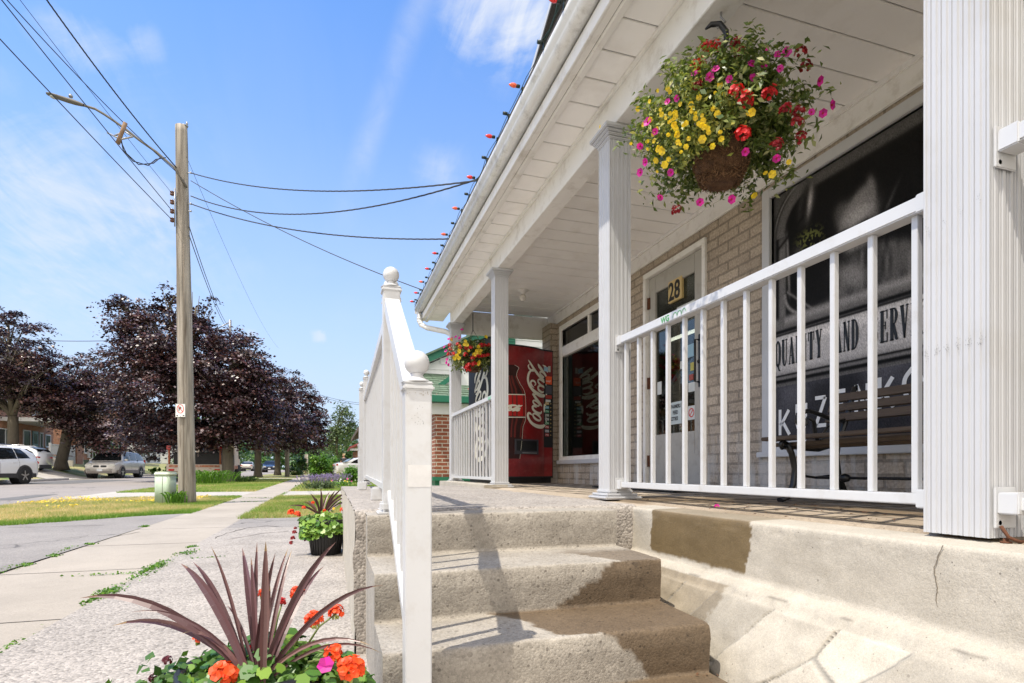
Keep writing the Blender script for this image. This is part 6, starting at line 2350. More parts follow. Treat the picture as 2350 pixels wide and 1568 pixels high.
pe = ground(380, 1158)
pd2 = thing('utility_pedestal', 'pale green rounded utility cabinet in the verge beside the wooden pole', 'utility cabinet', tuple(pe))
rr_ = MB()
hw_ = .155
outl = []
for cx_, cy_, a0 in ((hw_ - .06, hw_ - .06, 0), (-hw_ + .06, hw_ - .06, 90), (-hw_ + .06, -hw_ + .06, 180), (hw_ - .06, -hw_ + .06, 270)):
    for k in range(6):
        a = R(a0 + 18 * k)
        outl.append((cx_ + .06 * math.cos(a), cy_ + .06 * math.sin(a)))
pdir = lambda p: (pe.x + p[0] * C_ + p[1] * S_, pe.y - p[0] * S_ + p[1] * C_)
mgr = mat('pedestal_green', (0.40, 0.50, 0.38), .55, var=.08, vscale=4, dirt=(.25, .28, .2), dscale=5, damt=.4)
MB().prism([pdir(p) for p in outl], pe.z, pe.z + .60, 'Z', smooth=True).build('cabinet', mgr, pd2)
l_ = MB().prism([pdir((p[0] * 1.05, p[1] * 1.05)) for p in outl], pe.z + .60, pe.z + .655, 'Z', smooth=True)
l_.prism([pdir((p[0] * .97, p[1] * .97)) for p in outl], pe.z + .655, pe.z + .675, 'Z', smooth=True)
l_.build('lid', mat('pedestal_lid', (0.58, 0.66, 0.55), .5), pd2)
MB().obox(Vector(pdir((.03, -hw_ - .001)) + (pe.z + .3,)), u_, fw, Vector((0, 0, 1)), .006, .004, .56).build('seam', 'joint_dark', pd2)


def sag(a, b, s, n=20):
    return [a.lerp(b, i / n) - Vector((0, 0, s * 4 * (i / n) * (1 - i / n))) for i in range(n + 1)]


def cable(a, b, s, r, label, twist=0, grp='overhead power lines'):
    p = sag(a, b, s)
    if not twist:
        m_ = MB().tube(p, r, 6)
    else:
        m_ = MB()
        n = 130
        base_p = sag(a, b, s, n)
        for k in range(3):
            m_.tube([q + Vector((math.cos(i * .85 + k * 2.1) * .4, math.sin(i * .85 + k * 2.1) * .4, math.sin(i * .85 + k * 2.1))) * twist for i, q in enumerate(base_p)], r, 5)
    o = m_.build('power_line', 'cable_black')
    return tag(o, label, 'cable', grp)


# service drops to the store roof (they run on behind the gutter line)
e1 = onX(1300, 425, 2.6)
cable(PP(438, 397, -.05), atd(1130, 410, 6.6), .25, .006, 'uppermost twisted service cable from the utility pole to the store eaves', .007)
cable(PP(438, 450, -.05), atd(1125, 402, 6.7), .42, .006, 'middle twisted service cable, crossing the upper one just before the gutter', .007)
cable(PP(438, 468, -.05), atd(1060, 548, 7.6), .22, .006, 'lower twisted service cable ending at the far stretch of the gutter', .007)
# the street run
NB = lambda px, py, d: atd(px, py, d)
cable(NB(-60, -85, 7.0), PP(402, 392, -.1), .10, .007, 'thick cable from upper left meeting the pole at the lamp arm')
cable(NB(30, -110, 7.2), PP(405, 385, -.1), .10, .008, 'bundled cable highest of the lines coming in from upper left', .007)
cable(NB(-60, -80, 6.6), PP(395, 484, -.14), .02, .0075, 'wire from upper left to the third insulator on the pole')
cable(NB(-70, 15, 6.4), PP(395, 505, -.14), .02, .0075, 'lowest wire from upper left to the bottom insulator')
cable(NB(0, -60, 6.8), PP(395, 444, -.14), .03, .004, 'thin wire from upper left to the top insulator')
cable(PP(438, 415, -.05), atd(1010, 680, 9.5), .15, .008, 'single long cable running down right behind the gutter corner')
fpx, fpz = ground(659, 1092), None
q1 = atd(528, 752, 30.0)
cable(PP(434, 520, -.05), q1, .35, .009, 'line leaving the pole down right to the second span bracket', 0)
cable(PP(434, 540, -.05), q1 + Vector((0, 0, -.25)), .3, .009, 'line just below it, leaving the pole towards the far maples', 0)
cable(q1, atd(660, 900, 60), .5, .016, 'far span continuing down the street over the maple crowns', 0)
cable(q1 + Vector((0, 0, -.25)), atd(662, 905, 60), .5, .016, 'second far span continuing down the street over the maples', 0)
cable(atd(-60, 770, 30), q1 + Vector((0, 0, -.1)), .45, .016, 'pale wire crossing the street horizontally in front of the maples', 0)
cable(atd(700, 893, 60), atd(850, 927, 48), .3, .016, 'distant pair of wires above the birch, upper', 0)
cable(atd(700, 897, 60), atd(850, 931, 48), .3, .016, 'distant pair of wires above the birch, lower', 0)
cable(PP(428, 360, -.05), atd(640, 800, 40), .5, .004, 'very fine wire from the pole top falling away to the right', 0)
# wooden spreader hanging on the lines, with its loops of wire
spn = thing('cable_spreader', 'short brown wooden spreader bar hung on the lines left of the pole', 'spreader', tuple(PP(276, 305, -1.9)))
a_, b_ = atd(288, 282, pd - 2.2), atd(270, 330, pd - 2.2)
MB().tube([a_, a_.lerp(b_, .5), b_], [.034, .030, .036], 10).build('bar', mat('spreader_wood', (0.25, 0.16, 0.10), .85, var=.4, bump=.5), spn)
MB().tube([atd(246, 305, pd - 2.2), atd(278, 320, pd - 2.2), atd(305, 314, pd - 2.2)], .014, 6).tube([atd(283, 300, pd - 2.2), atd(305, 314, pd - 2.2)], .014, 6).tube([atd(262, 312, pd - 2.2), atd(276, 306, pd - 2.2)], .014, 6).build('brace', 'grey_metal', spn)
MB().tube([atd(278, 320, pd - 2.2), atd(283, 345, pd - 2), atd(305, 370, pd - 1.7), atd(340, 380, pd - 1.3), atd(358, 366, pd - .9), atd(380, 362, pd - .5)], .009, 6).build('loop_wire', 'cable_black', spn)
MB().tube([atd(275, 320, pd - 2.2), atd(290, 352, pd - 2), atd(318, 378, pd - 1.7), atd(352, 375, pd - 1.3), atd(370, 360, pd - .9)], .009, 6).build('loop_wire', 'cable_black', spn)
sb2 = MB()
c_ = q1 + Vector((0, 0, -.1))
sb2.tube([c_ + Vector((0, 0, .5)), c_ - Vector((0, 0, .6))], .07, 8).tube([c_, c_ + Vector((-.75, 0, -.1))], .04, 6).tube([c_ + Vector((-.75, 0, -.1)), c_ + Vector((0, 0, .4))], .03, 6)
tag(sb2.build('span_bracket', 'grey_metal'), 'small dark bracket where the far lines join beside the maple top', 'bracket')
# ------------------------------------------------------------------ trees


def tree(name, label, base, trunk_r, trunk_h, lobes, nclump, per, leaf, m, seed, group=None, shape=LEAF4, cat='tree', flat=.32, clump_r=.5, lean=(0, 0), bark='bark'):
    rg_ = np.random.default_rng(seed)
    bx, by, bz = base
    t = thing(name, label, cat, base, group)
    tm = MB()
    top = Vector((bx + lean[0], by + lean[1], bz + trunk_h))
    b0 = Vector(base)
    tm.tube([b0 - Vector((0, 0, .1)), b0 + Vector((0, 0, .12)), b0 + Vector((0, 0, .5)), b0.lerp(top, .5), b0.lerp(top, .8), top], [trunk_r * 1.5, trunk_r * 1.25, trunk_r, trunk_r * .93, trunk_r * .9, trunk_r * .85], 14)
    lobes = [(Vector(c), Vector(r)) for c, r in lobes]
    Ls, Ns, Vv = [], [], []
    tot = sum(r.x * r.y * r.z for c, r in lobes) ** 1
    for c, r in lobes:
        tm.tube([top, top.lerp(c, .5) + Vector((rg_.normal() * .2, rg_.normal() * .2, .25)), c], [trunk_r * .6, trunk_r * .38, trunk_r * .16], 8)
        for k in range(7):
            dr_ = Vector(rg_.normal(0, 1, 3)).normalized()
            e = c + Vector((dr_.x * r.x, dr_.y * r.y, dr_.z * r.z * .8)) * .85
            s_ = top.lerp(c, rg_.uniform(.35, 1))
            tm.tube([s_, s_.lerp(e, .5) + Vector((0, 0, .12)), e], [trunk_r * .22, trunk_r * .12, trunk_r * .04], 5)
        nc = max(6, int(nclump * (r.x * r.y * r.z) / tot))
        for k in range(nc):
            d = rg_.normal(0, 1, 3)
            d /= np.linalg.norm(d)
            rad = rg_.uniform(.45, 1.0) ** .45
            cc = np.array(c) + d * rad * np.array(r) * (1 + .10 * rg_.normal())
            cr_ = clump_r * rg_.uniform(.55, 1.25)
            n_ = int(per * rg_.uniform(.6, 1.3))
            q = rg_.normal(0, 1, (n_, 3))
            q *= np.array([1, 1, flat]) * cr_ * .6
            # clumps droop outwards
            hr = np.linalg.norm(q[:, :2], axis=1)
            q[:, 2] -= .35 * hr ** 1.5 / max(cr_, .1) ** .5
            Ls.append(cc + q)
            nn_ = rg_.normal(0, .42, (n_, 3)) + np.array([d[0] * .45, d[1] * .45, .8 + .2 * d[2]])
            Ns.append(nn_)
            Vv.append(np.clip(rg_.normal(.40, .20, n_) + rg_.normal(0, .26), 0, 1))
    tm.build('trunk', bark, t)
    P, N, V = np.concatenate(Ls), np.concatenate(Ns), np.concatenate(Vv)
    keep = P[:, 2] > bz + .25
    P, N, V = P[keep], N[keep], V[keep]
    polys_np('crown', leaves(P, N, leaf, shape, rg_), len(shape), m, t, V)
    return t


def T(px, py, d):
    return tuple(atd(px, py, d))


MG = 'purple leaved maples lining the street'


def lob(px, py, d, rpx, rpy, depth=None):
    """crown lobe centred on a picture point at distance d, radii given in picture px"""
    k = d / F
    return (atd(px, py, d), (rpx * k, (depth or rpx * k), rpy * k))


# left foreground maple on the far side of the road
b = atd(30, 1078, 34)
tree('maple_tree', 'dark purple maple at the left picture edge above the white SUV', (b.x, b.y, gz(b.y) + .55), .3, 3.2,
     [lob(-30, 850, 34, 110, 105), lob(40, 800, 33, 75, 80), lob(20, 745, 34, 45, 40), lob(75, 865, 33, 60, 75), lob(-60, 880, 33, 80, 45)], 300, 85, .155, 'maple_leaf', 41, MG)
b = atd(141, 1078, 36)
tree('maple_tree', 'purple maple with a thick leaning trunk in front of the brick house steps', (b.x, b.y, gz(b.y) + .60), .32, 3.0,
     [lob(150, 900, 36, 90, 70), lob(155, 925, 35, 75, 56), lob(215, 945, 36, 80, 75), lob(250, 1000, 36, 60, 40), lob(180, 840, 37, 45, 35)], 330, 85, .155, 'maple_leaf', 42, MG, lean=(.4, 0))
b = atd(320, 1066, 47)
tree('maple_tree', 'lower purple maple behind the silver minivan', (b.x, b.y, gz(b.y) + .6), .2, 2.0,
     [lob(320, 930, 46, 75, 85), lob(350, 1000, 45, 48, 52), lob(260, 900, 47, 50, 55), lob(380, 1030, 46, 38, 36)], 220, 55, .2, 'maple_leaf', 43, MG)
b = ground(428, 1106)
b = Vector((b.x, b.y, b.z))
dB = b.x * S_ + b.y * C_
tree('maple_tree', 'tallest purple maple, its trunk hidden behind the utility pole', (b.x, b.y, gz(b.y)), .28, 3.4,
     [lob(395, 800, dB, 120, 100), lob(330, 770, dB, 70, 60), lob(300, 715, dB, 38, 30), lob(275, 690, dB, 20, 12), lob(385, 690, dB, 28, 42), lob(450, 705, dB, 42, 50), lob(400, 900, dB, 130, 95), lob(460, 820, dB, 80, 90), lob(300, 830, dB, 70, 50), lob(380, 985, dB, 100, 40), lob(335, 720, dB, 28, 32)], 560, 85, .14, 'maple_leaf', 44, MG)
b = ground(523, 1107)
dC = b.x * S_ + b.y * C_
tree('maple_tree', 'purple maple growing beside the clump of daylilies, right of the utility pole', tuple(b), .27, 3.0,
     [lob(520, 870, dC, 95, 75), lob(545, 800, dC, 55, 45), lob(500, 950, dC, 110, 55), lob(570, 930, dC, 75, 65), lob(585, 860, dC, 45, 40), lob(470, 1000, dC, 75, 25), lob(560, 1000, dC, 70, 25)], 420, 82, .14, 'maple_leaf', 45, MG)
b = ground(592, 1095)
dD_ = b.x * S_ + b.y * C_
tree('maple_tree', 'middle purple maple of the sidewalk row, third trunk from the left', tuple(b), .25, 2.8,
     [lob(610, 920, dD_, 70, 70), lob(620, 850, dD_, 30, 30), lob(640, 980, dD_, 80, 45), lob(590, 985, dD_, 60, 30)], 280, 78, .17, 'maple_leaf', 46, MG)
b = ground(637, 1091)
dE = b.x * S_ + b.y * C_
tree('maple_tree', 'farthest purple maple of the sidewalk row, its crown reaching over the walk', tuple(b), .25, 2.8,
     [lob(660, 920, dE, 62, 68), lob(690, 950, dE, 55, 60), lob(700, 1000, dE, 52, 40), lob(650, 1010, dE, 60, 28), lob(725, 975, dE, 28, 28)], 320, 78, .185, 'maple_leaf', 47, MG)
# green trees further down the street
b = atd(772, 1076, 72)
tree('birch_tree', 'slender pale green birch rising behind the brick bungalow at the end of the walk', tuple(b), .2, 5,
     [lob(775, 1010, 72, 26, 35), lob(790, 965, 72, 22, 30), lob(770, 975, 72, 16, 28), lob(805, 990, 73, 18, 24), lob(790, 935, 72, 14, 12), lob(760, 1020, 72, 14, 28)], 120, 34, .26, 'birch_leaf', 51, flat=.8, clump_r=.75)
for i, (px, py, d, rx, ry, lb) in enumerate(((735, 1065, 95, 40, 25, 'low green tree closing the view at the end of the sidewalk'), (560, 1062, 110, 60, 20, 'distant green tree seen under the maples above the far road'), (230, 1040, 60, 30, 40, 'small bright green tree between the brick houses'), (690, 1068, 85, 25, 16, 'round green tree beyond the farthest sidewalk maple'), (800, 1050, 85, 25, 22, 'dark green tree behind the bungalow roof'), (450, 1065, 95, 60, 20, 'distant green tree behind the parked work truck'))):
    b = atd(px, 1076, d)
    tree('green_tree', lb, (b.x, b.y, gz(b.y)), .2, 1.5, [lob(px, py, d, rx, ry), lob(px + rx * .5, py + ry * .3, d, rx * .6, ry * .7)], 80, 40, .3 * d / 70, 'green_leaf', 60 + i, flat=.7, clump_r=.9)


# far wood that closes the horizon
n = 26000
ang = np.random.default_rng(5)
aa = ang.uniform(-1.15, 1.0, n)
dist = ang.uniform(150, 185, n)
P = np.stack([np.sin(aa) * dist, np.cos(aa) * dist, 1.0 + 9 * ang.random(n) ** .8 * (1 + .25 * np.sin(aa * 23) + .2 * np.sin(aa * 57))], 1)
N = ang.normal(0, .6, (n, 3)) + np.array([0, -.4, .8])
o = polys_np('far_trees', leaves(P, N, 1.5, LEAF4, ang), 4, 'green_leaf', None, np.clip(ang.normal(.35, .2, n), 0, 1))
o['kind'] = 'stuff'

# ------------------------------------------------------------------ shrubs and flower beds


def bush(name, label, px, py, rx, rz, m, n, leaf, seed, cat='bush', group=None, shape=LEAF4, lift=.9, stems=True, clumps=22):
    """py: foot of the plant in the picture; rx, rz metres"""
    rg_ = np.random.default_rng(seed)
    b = ground(px, py)
    t = thing(name, label, cat, tuple(b), group)
    cs = []
    for k in range(clumps):
        d = rg_.normal(0, 1, 3)
        d /= np.linalg.norm(d)
        q = rg_.uniform(.4, 1) ** .5
        cs.append(np.array([b.x + d[0] * rx * q * .8, b.y + d[1] * rx * q * .8, b.z + rz * lift + d[2] * rz * q * .85]))
    cs = np.array(cs)
    idx_ = rg_.integers(0, len(cs), n)
    P = cs[idx_] + rg_.normal(0, 1, (n, 3)) * min(rx, rz) * .20
    P[:, 2] = np.maximum(P[:, 2], b.z + .03)
    N = (P - np.array([b.x, b.y, b.z + rz * .6])) * 1.0 / max(rx, rz) + rg_.normal(0, .5, (n, 3)) + np.array([0, 0, .5])
    tone = rg_.normal(.5, .18, len(cs))[idx_] + rg_.normal(0, .15, n)
    polys_np('foliage', leaves(P, N, leaf, shape, rg_), len(shape), m, t, np.clip(tone, 0, 1))
    if stems:
        sm_ = MB()
        for c in cs[:14]:
            sm_.tube([b, Vector(c) * .5 + b * .5, Vector(c)], [.02, .014, .006], 5, caps=False)
        sm_.build('stems', 'bark', t)
    return t


bush('shrub', 'rounded bright green bush at the right of the walk, in front of the taller bush', 733, 1096, .80, .88, 'bright_leaf', 1900, .15, 71)
bush('shrub', 'taller bright green bush behind, beside the person', 760, 1092, .85, .98, 'bright_leaf', 1500, .16, 72)
bush('shrub', 'leafy green bush in front of the parked white car', 808, 1110, .55, .42, 'bright_leaf', 1500, .10, 73)
bush('shrub', 'dark red leaved bush behind the person', 786, 1084, .9, .7, 'maple_leaf', 900, .16, 74)
bush('shrub', 'narrow green conifer like bush between the two small poles', 692, 1090, .5, .95, 'green_leaf', 1100, .16, 75)
bush('shrub', 'small low green bush by the small far pole', 676, 1091, .7, .35, 'green_leaf', 700, .14, 76)
bush('shrub', 'low green weed clump at the foot of the utility pole', 410, 1157, .22, .14, 'bright_leaf', 420, .09, 77, clumps=12, stems=False)
bush('shrub', 'low green hedge plants under the white stair rail of the far house', 380, 1090, 1.6, .35, 'green_leaf', 900, .2, 78, stems=False)
bush('shrub', 'small green plants round the foot of the thick maple trunk', 150, 1086, 1.3, .2, 'green_leaf', 600, .16, 79, stems=False)


def lavender(px, py, n, sx, label, seed):
    rg_ = np.random.default_rng(seed)
    b = ground(px, py)
    t = thing('lavender_plant', label, 'lavender', tuple(b), 'lavender beside the walk')
    m_ = MB()
    V = []
    for i in range(n):
        x, y = b.x + rg_.normal(0, sx * .5), b.y + rg_.normal(0, sx * .4)
        h_ = rg_.uniform(.28, .48)
        tx, ty = x + (x - b.x) * .5 + rg_.normal(0, .03), y + (y - b.y) * .4
        m_.tube([(x, y, b.z), (tx, ty, b.z + h_)], [.004, .003], 4, caps=False)
        for k in range(7):
            V.append((tx + rg_.normal(0, .008), ty + rg_.normal(0, .008), b.z + h_ + .012 * k - .02))
    m_.build('stems', mat('lav_stem', (0.13, 0.17, 0.10), .6), t)
    V = np.array(V)
    polys_np('flower_spikes', leaves(V, rg_.normal(0, 1, V.shape), .034, LEAF4, rg_), 4, 'lavender_petal', t, rg_.random(len(V)))
    k = 500
    P = np.stack([b.x + rg_.normal(0, sx * .5, k), b.y + rg_.normal(0, sx * .35, k), b.z + rg_.uniform(.02, .22, k)], 1)
    polys_np('foliage', leaves(P, rg_.normal(0, .6, (k, 3)) + np.array([0, 0, .6]), .09, LEAF4, rg_), 4, 'birch_leaf', t, rg_.random(k) * .6)
    return t


lavender(737, 1124, 210, .42, 'mauve lavender clump at the left end of the flower bed', 81)
lavender(770, 1116, 160, .38, 'mauve lavender clump just in front of the parked white car', 82)
bp = ground(790, 1118)
t = thing('flower_bed_plants', 'low yellow and pink flowers between the lavender and the green bush', 'flowers', tuple(bp))
k = 380
P = np.stack([bp.x + RNG.normal(-.2, .5, k), bp.y + RNG.normal(0, .3, k), bp.z + RNG.uniform(.02, .22, k)], 1)
polys_np('foliage', leaves(P, RNG.normal(0, .6, (k, 3)) + np.array([0, 0, .6]), .08, LEAF4, RNG), 4, 'bright_leaf', t, RNG.random(k))
for i in range(14):
    c = (bp.x + random.uniform(-.8, .3), bp.y + random.uniform(-.3, .3), bp.z + random.uniform(.2, .32))
    flower_obj(c, (0, -1, .6), .035, random.choice(['yellow_petal', 'magenta_petal', 'yellow_petal', 'white_petal']), t)


def strap_clump(name, label, px, py, n, rad, hh, m, seed, cat='plant', wd=.035):
    random.seed(seed)
    b = ground(px, py)
    t = thing(name, label, cat, tuple(b))
    V, var = [], []
    for i in range(n):
        a = random.uniform(0, 6.28)
        r = rad * random.uniform(.3, 1)
        o_ = random.uniform(0, .45) * rad
        bs = (b.x + math.cos(a) * o_ + random.gauss(0, rad * .3), b.y + math.sin(a) * o_, b.z)
        tp = (bs[0] + math.cos(a) * r, bs[1] + math.sin(a) * r * .6, b.z + hh * random.uniform(.25, .75))
        blade(bs, tp, (0, 0, hh * .75), wd, V, var, random.random(), nseg=6)
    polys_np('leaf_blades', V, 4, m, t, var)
    return t


strap_clump('daylily_clump', 'clump of arching bright green daylily leaves between the pole and the maple trunk', 480, 1112, 170, .85, .75, 'bright_leaf', 91)
strap_clump('daylily_clump', 'darker low clump of strap leaves right of the maple trunk', 565, 1108, 90, .6, .4, 'green_leaf', 92)
strap_clump('weed_clump', 'small tuft of broad weeds between the green cabinet and the pole', 403, 1160, 40, .22, .35, 'bright_leaf', 93)

# small poles down the walk
for px, py, top, lb in ((659, 1094, 1040, 'short bare wooden pole beside the farthest maple trunk'), (703, 1088, 1049, 'small wooden post with a tag, right end of the walk')):
    b = ground(px, py)
    dd = b.x * S_ + b.y * C_
    o = MB().tube([b, b + Vector((0, 0, 2)), atd(px, top - (20 if px < 700 else 0), dd)], [.17, .16, .14], 12).build('utility_pole', 'weathered_pole')
    tag(o, lb, 'utility pole', 'wooden utility poles')

# ------------------------------------------------------------------ houses across the street


def house(label, x0, x1, y0, y1, z0, wall_h, ridge_h, wallm, wins, doors, gable_axis='X', roofm='shingle_dark', bay=False, porch=None, trimm='white_vinyl', name='brick_house'):
    t = thing(name, label, 'house', ((x0 + x1) / 2, (y0 + y1) / 2, z0))
    MB().box(x0, x1, y0, y1, z0 - .5, z0 + wall_h).build('wall', wallm, t)
    rf_ = MB()
    e = .45
    if gable_axis == 'X':      # ridge along X
        ym = (y0 + y1) / 2
        rf_.prism([(y0 - e, z0 + wall_h - .15), (ym, z0 + ridge_h), (y1 + e, z0 + wall_h - .15), (y1 + e, z0 + wall_h - .02), (ym, z0 + ridge_h + .16), (y0 - e, z0 + wall_h - .02)], x0 - e, x1 + e, 'X')
        MB().prism([(y0, z0 + wall_h), (ym, z0 + ridge_h - .1), (y1, z0 + wall_h)], x0, x1, 'X').build('gable', wallm, t)
    else:
        xm = (x0 + x1) / 2
        rf_.prism([(x0 - e, z0 + wall_h - .15), (xm, z0 + ridge_h), (x1 + e, z0 + wall_h - .15), (x1 + e, z0 + wall_h - .02), (xm, z0 + ridge_h + .16), (x0 - e, z0 + wall_h - .02)], y0 - e, y1 + e, 'Y')
    ro = rf_.build('roof', roofm, t)
    MB().box((x0 + x1) / 2, (x0 + x1) / 2 + .6, y0 + 1.5, y0 + 2.1, z0 + wall_h, z0 + ridge_h + .9).build('chimney', 'red_brick', ro)
    for (wy, wz, ww, wh, nm_) in wins:          # on the face towards the street (x1)
        f = MB()
        X = x1 + .004
        fw_ = .08
        f.box(X, X + .06, wy, wy + ww, wz, wz + fw_).box(X, X + .06, wy, wy + ww, wz + wh - fw_, wz + wh).box(X, X + .06, wy, wy + fw_, wz + fw_, wz + wh - fw_).box(X, X + .06, wy + ww - fw_, wy + ww, wz + fw_, wz + wh - fw_)
        for k in range(1, nm_):
            yk = wy + ww * k / nm_
            f.box(X, X + .05, yk - .05, yk + .05, wz + fw_, wz + wh - fw_)
        fo_ = f.build('window', trimm, t)
        MB().box(X + .005, X + .02, wy + .05, wy + ww - .05, wz + .05, wz + wh - .05).build('pane', mat('far_pane', (0.04, 0.045, 0.05), .12), fo_)
        MB().box(X, X + .12, wy - .08, wy + ww + .08, wz - .09, wz - .002).build('sill', 'pale_concrete', fo_)
    for (dy_, dz_, dw_, dh_, dm_) in doors:
        do = MB().box(x1 + .004, x1 + .07, dy_, dy_ + dw_, dz_, dz_ + dh_, .01).build('door', dm_, t)
        MB().box(x1 + .071, x1 + .08, dy_ + .2, dy_ + dw_ - .2, dz_ + dh_ * .5, dz_ + dh_ * .9).build('pane', 'far_pane', do)
    return t


def picket_rail(label, pts, h_=.85, n=18):
    t = thing('porch_railing', label, 'railing', tuple(pts[0]), 'white porch railings across the street')
    for a, b in zip(pts, pts[1:]):
        a, b = Vector(a), Vector(b)
        d = (b - a)
        L_ = d.length
        up = Vector((0, 0, 1))
        sx_ = Vector((d.y, -d.x, 0)).normalized()
        dn = d.normalized()
        MB().obox((a + b) / 2 + up * h_, dn, sx_, sx_.cross(dn), L_, .09, .08).build('top_rail', 'white_vinyl', t)
        MB().obox((a + b) / 2 + up * .1, dn, sx_, sx_.cross(dn), L_, .06, .06).build('bottom_rail', 'white_vinyl', t)
        for i in range(n):
            q = a.lerp(b, (i + .5) / n)
            MB().box(q.x - .025, q.x + .025, q.y - .025, q.y + .025, q.z + .1, q.z + h_).build('baluster', 'white_vinyl', t)
    for p in pts:
        MB().box(p[0] - .07, p[0] + .07, p[1] - .07, p[1] + .07, p[2], p[2] + h_ + .12, .01).build('rail_post', 'white_vinyl', t)
    return t


ZF = 1.5
house('brick house with white framed windows behind the white SUV, at the left edge', -33, -24, 49.5, 61, ZF, 6.2, 9.0, 'orange_brick',
      [(52.0, ZF + 1.25, 2.2, 1.3, 2), (55.7, ZF + 1.15, 1.2, 1.5, 1), (58.4, ZF + 1.2, .6, 1.4, 1), (59.4, ZF + 1.4, 1.0, 1.1, 1), (52, ZF + 4, 1.4, 1.5, 2), (57, ZF + 4, 1.4, 1.5, 2)],
      [(57.2, ZF + .55, .95, 2.1, mat('door_teal', (0.10, 0.20, 0.20), .5))])
house('brick house behind the minivan, mostly hidden by purple maples', -33, -24, 66, 80, ZF, 6.0, 9.2, 'orange_brick',
      [(67.5, ZF + 1.1, 1.6, 1.7, 2), (70.6, ZF + 1.1, 1.4, 1.7, 2), (77, ZF + 1.2, 1.2, 1.5, 1), (68, ZF + 4, 1.4, 1.5, 2)], [(74.2, ZF + .6, 1.0, 2.1, 'white_vinyl')])
house('pale sided house further up the street, seen through gaps under the maples', -33, -24.5, 85, 96, ZF, 5.4, 8.2, 'white_vinyl',
      [(87, ZF + 1.1, 1.8, 1.6, 2), (92, ZF + 1.1, 1.8, 1.6, 2)], [(89.8, ZF + .5, 1.0, 2.1, mat('door_dark', (0.05, 0.03, 0.03), .5))], name='sided_house')
house('white sided house at the far bend of the road, above the black trailer', -30, -21.5, 104, 116, .9, 5.0, 8.0, 'white_vinyl',
      [(106, 2.1, 2, 1.6, 2), (111, 2.1, 2, 1.6, 2)], [], name='sided_house')
# concrete steps with a sloping side wall
st_ = thing('entrance_steps', 'pale concrete entrance steps with a sloping side wall in front of the brick house', 'steps', (-21, 51, 1.2))
m_ = MB()
for i in range(7):
    m_.box(-23.98, -19.6 - .33 * i, 49.6, 52.2, .6, 1.22 + i * .14)
m_.build('flight', 'pale_concrete', st_)
m_ = MB().prism([(-24.0, 2.65), (-22.6, 2.65), (-21.8, 2.3), (-20.4, 1.75), (-19.9, 1.62), (-19.3, 1.62), (-19.3, .5), (-24.0, .5)], 52.21, 52.5, 'Y')
m_.build('side_wall', 'pale_concrete', st_)
plt = thing('house_porch', 'raised porch with brick pillar and white pickets beside the thick maple trunk', 'porch', (-22.4, 55.5, ZF))
MB().box(-23.98, -21, 52.8, 59.0, .6, 2.02).build('platform', 'pale_concrete', plt)
MB().box(-21.5, -20.9, 57.4, 58.6, .6, 4.6).build('brick_pillar', 'orange_brick', plt)
MB().box(-24.3, -20.6, 52.4, 59.4, 4.61, 4.9).build('porch_roof', 'white_vinyl', plt)
picket_rail('white picket porch railing behind the thick maple trunk', [(-21.05, 52.95, 2.03), (-21.05, 57.2, 2.03)], n=24)
picket_rail('white stair pickets sloping down left of the silver minivan roof', [(-20.6, 58.9, 1.95), (-19.2, 59.9, .95)], n=8)
picket_rail('white sloping stair pickets just left of the utility pole', [(-20.6, 79.6, 2.6), (-18.4, 82.0, 1.15)], n=10)

# the bungalow at the right, beyond the landing
bx = thing('brick_bungalow', 'red brick bungalow with brown eaves and a porch roof beyond the landing railing', 'house', (3, 34, 0))
zb = gz(34)
MB().box(2.0, 8.6, 30.5, 40, zb - .2, zb + 2.7).build('wall', 'red_brick', bx)
MB().prism([(1.2, zb + 2.55), (5.3, zb + 4.6), (9.5, zb + 2.55), (9.5, zb + 2.75), (5.3, zb + 4.85), (1.2, zb + 2.75)], 29.6, 41, 'Y').build('roof', mat('roof_brown', (0.12, 0.09, 0.07), .9, var=.3), bx)
MB().prism([(1.3, zb + 2.35), (3.3, zb + 3.3), (3.3, zb + 3.42), (1.3, zb + 2.5)], 48, 56, 'Y').build('porch_roof', mat('roof_red', (0.30, 0.07, 0.07), .9), bx)
MB().box(1.35, 3.2, 48.1, 48.5, zb + 2.2, zb + 2.36).build('eave', 'white_vinyl', bx)
pw = MB().box(1.96, 2.0, 33, 34.6, zb + 1.0, zb + 2.2).build('window', 'white_vinyl', bx)
MB().box(1.95, 1.958, 33.1, 34.5, zb + 1.1, zb + 2.1).build('pane', 'far_pane', pw)
MB().box(1.8, 2.1, 48.6, 49, zb, zb + 2.3).box(1.8, 2.1, 55, 55.4, zb, zb + 2.3).build('porch_pillar', 'red_brick', bx)

# neighbour house straight behind the porch end
nb = thing('neighbour_house', 'neighbouring white sided house with green trim, green shingles and red brick porch pillar', 'house', (4, 14, 0))
mat('trim_green', (0.025, 0.17, 0.10), .45, var=.06)
wl_ = MB()
for k in range(30):
    z0 = 1.2 + k * .13
    xl = max(1.6, 1.45 + (z0 + .13 - HZ(2.08)) * 2.0)
    if xl < 7.5:
        wl_.prism([(12.3, z0), (12.275, z0), (12.295, z0 + .13), (12.3, z0 + .13)], xl, 8.5, 'X')
wl_.prism([(1.62, 0), (8.5, 0), (8.5, HZ(2.5)), (4.6, HZ(3.63)), (1.62, HZ(2.14))], 12.3, 20, 'Y')
wl_.build('wall', mat('white_siding', (0.72, 0.73, 0.72), .5, var=.05), nb)
A = Vector((1.30, 12.1, HZ(2.08)))
Bv = Vector((4.6, 12.1, HZ(3.73)))
dv = (Bv - A).normalized()
nv = Vector((-dv.z, 0, dv.x))
rkm = MB().obox((A + Bv) / 2, dv, Vector((0, 1, 0)), nv, (Bv - A).length, .05, .14)
rkm.build('rake_board', 'trim_green', nb)
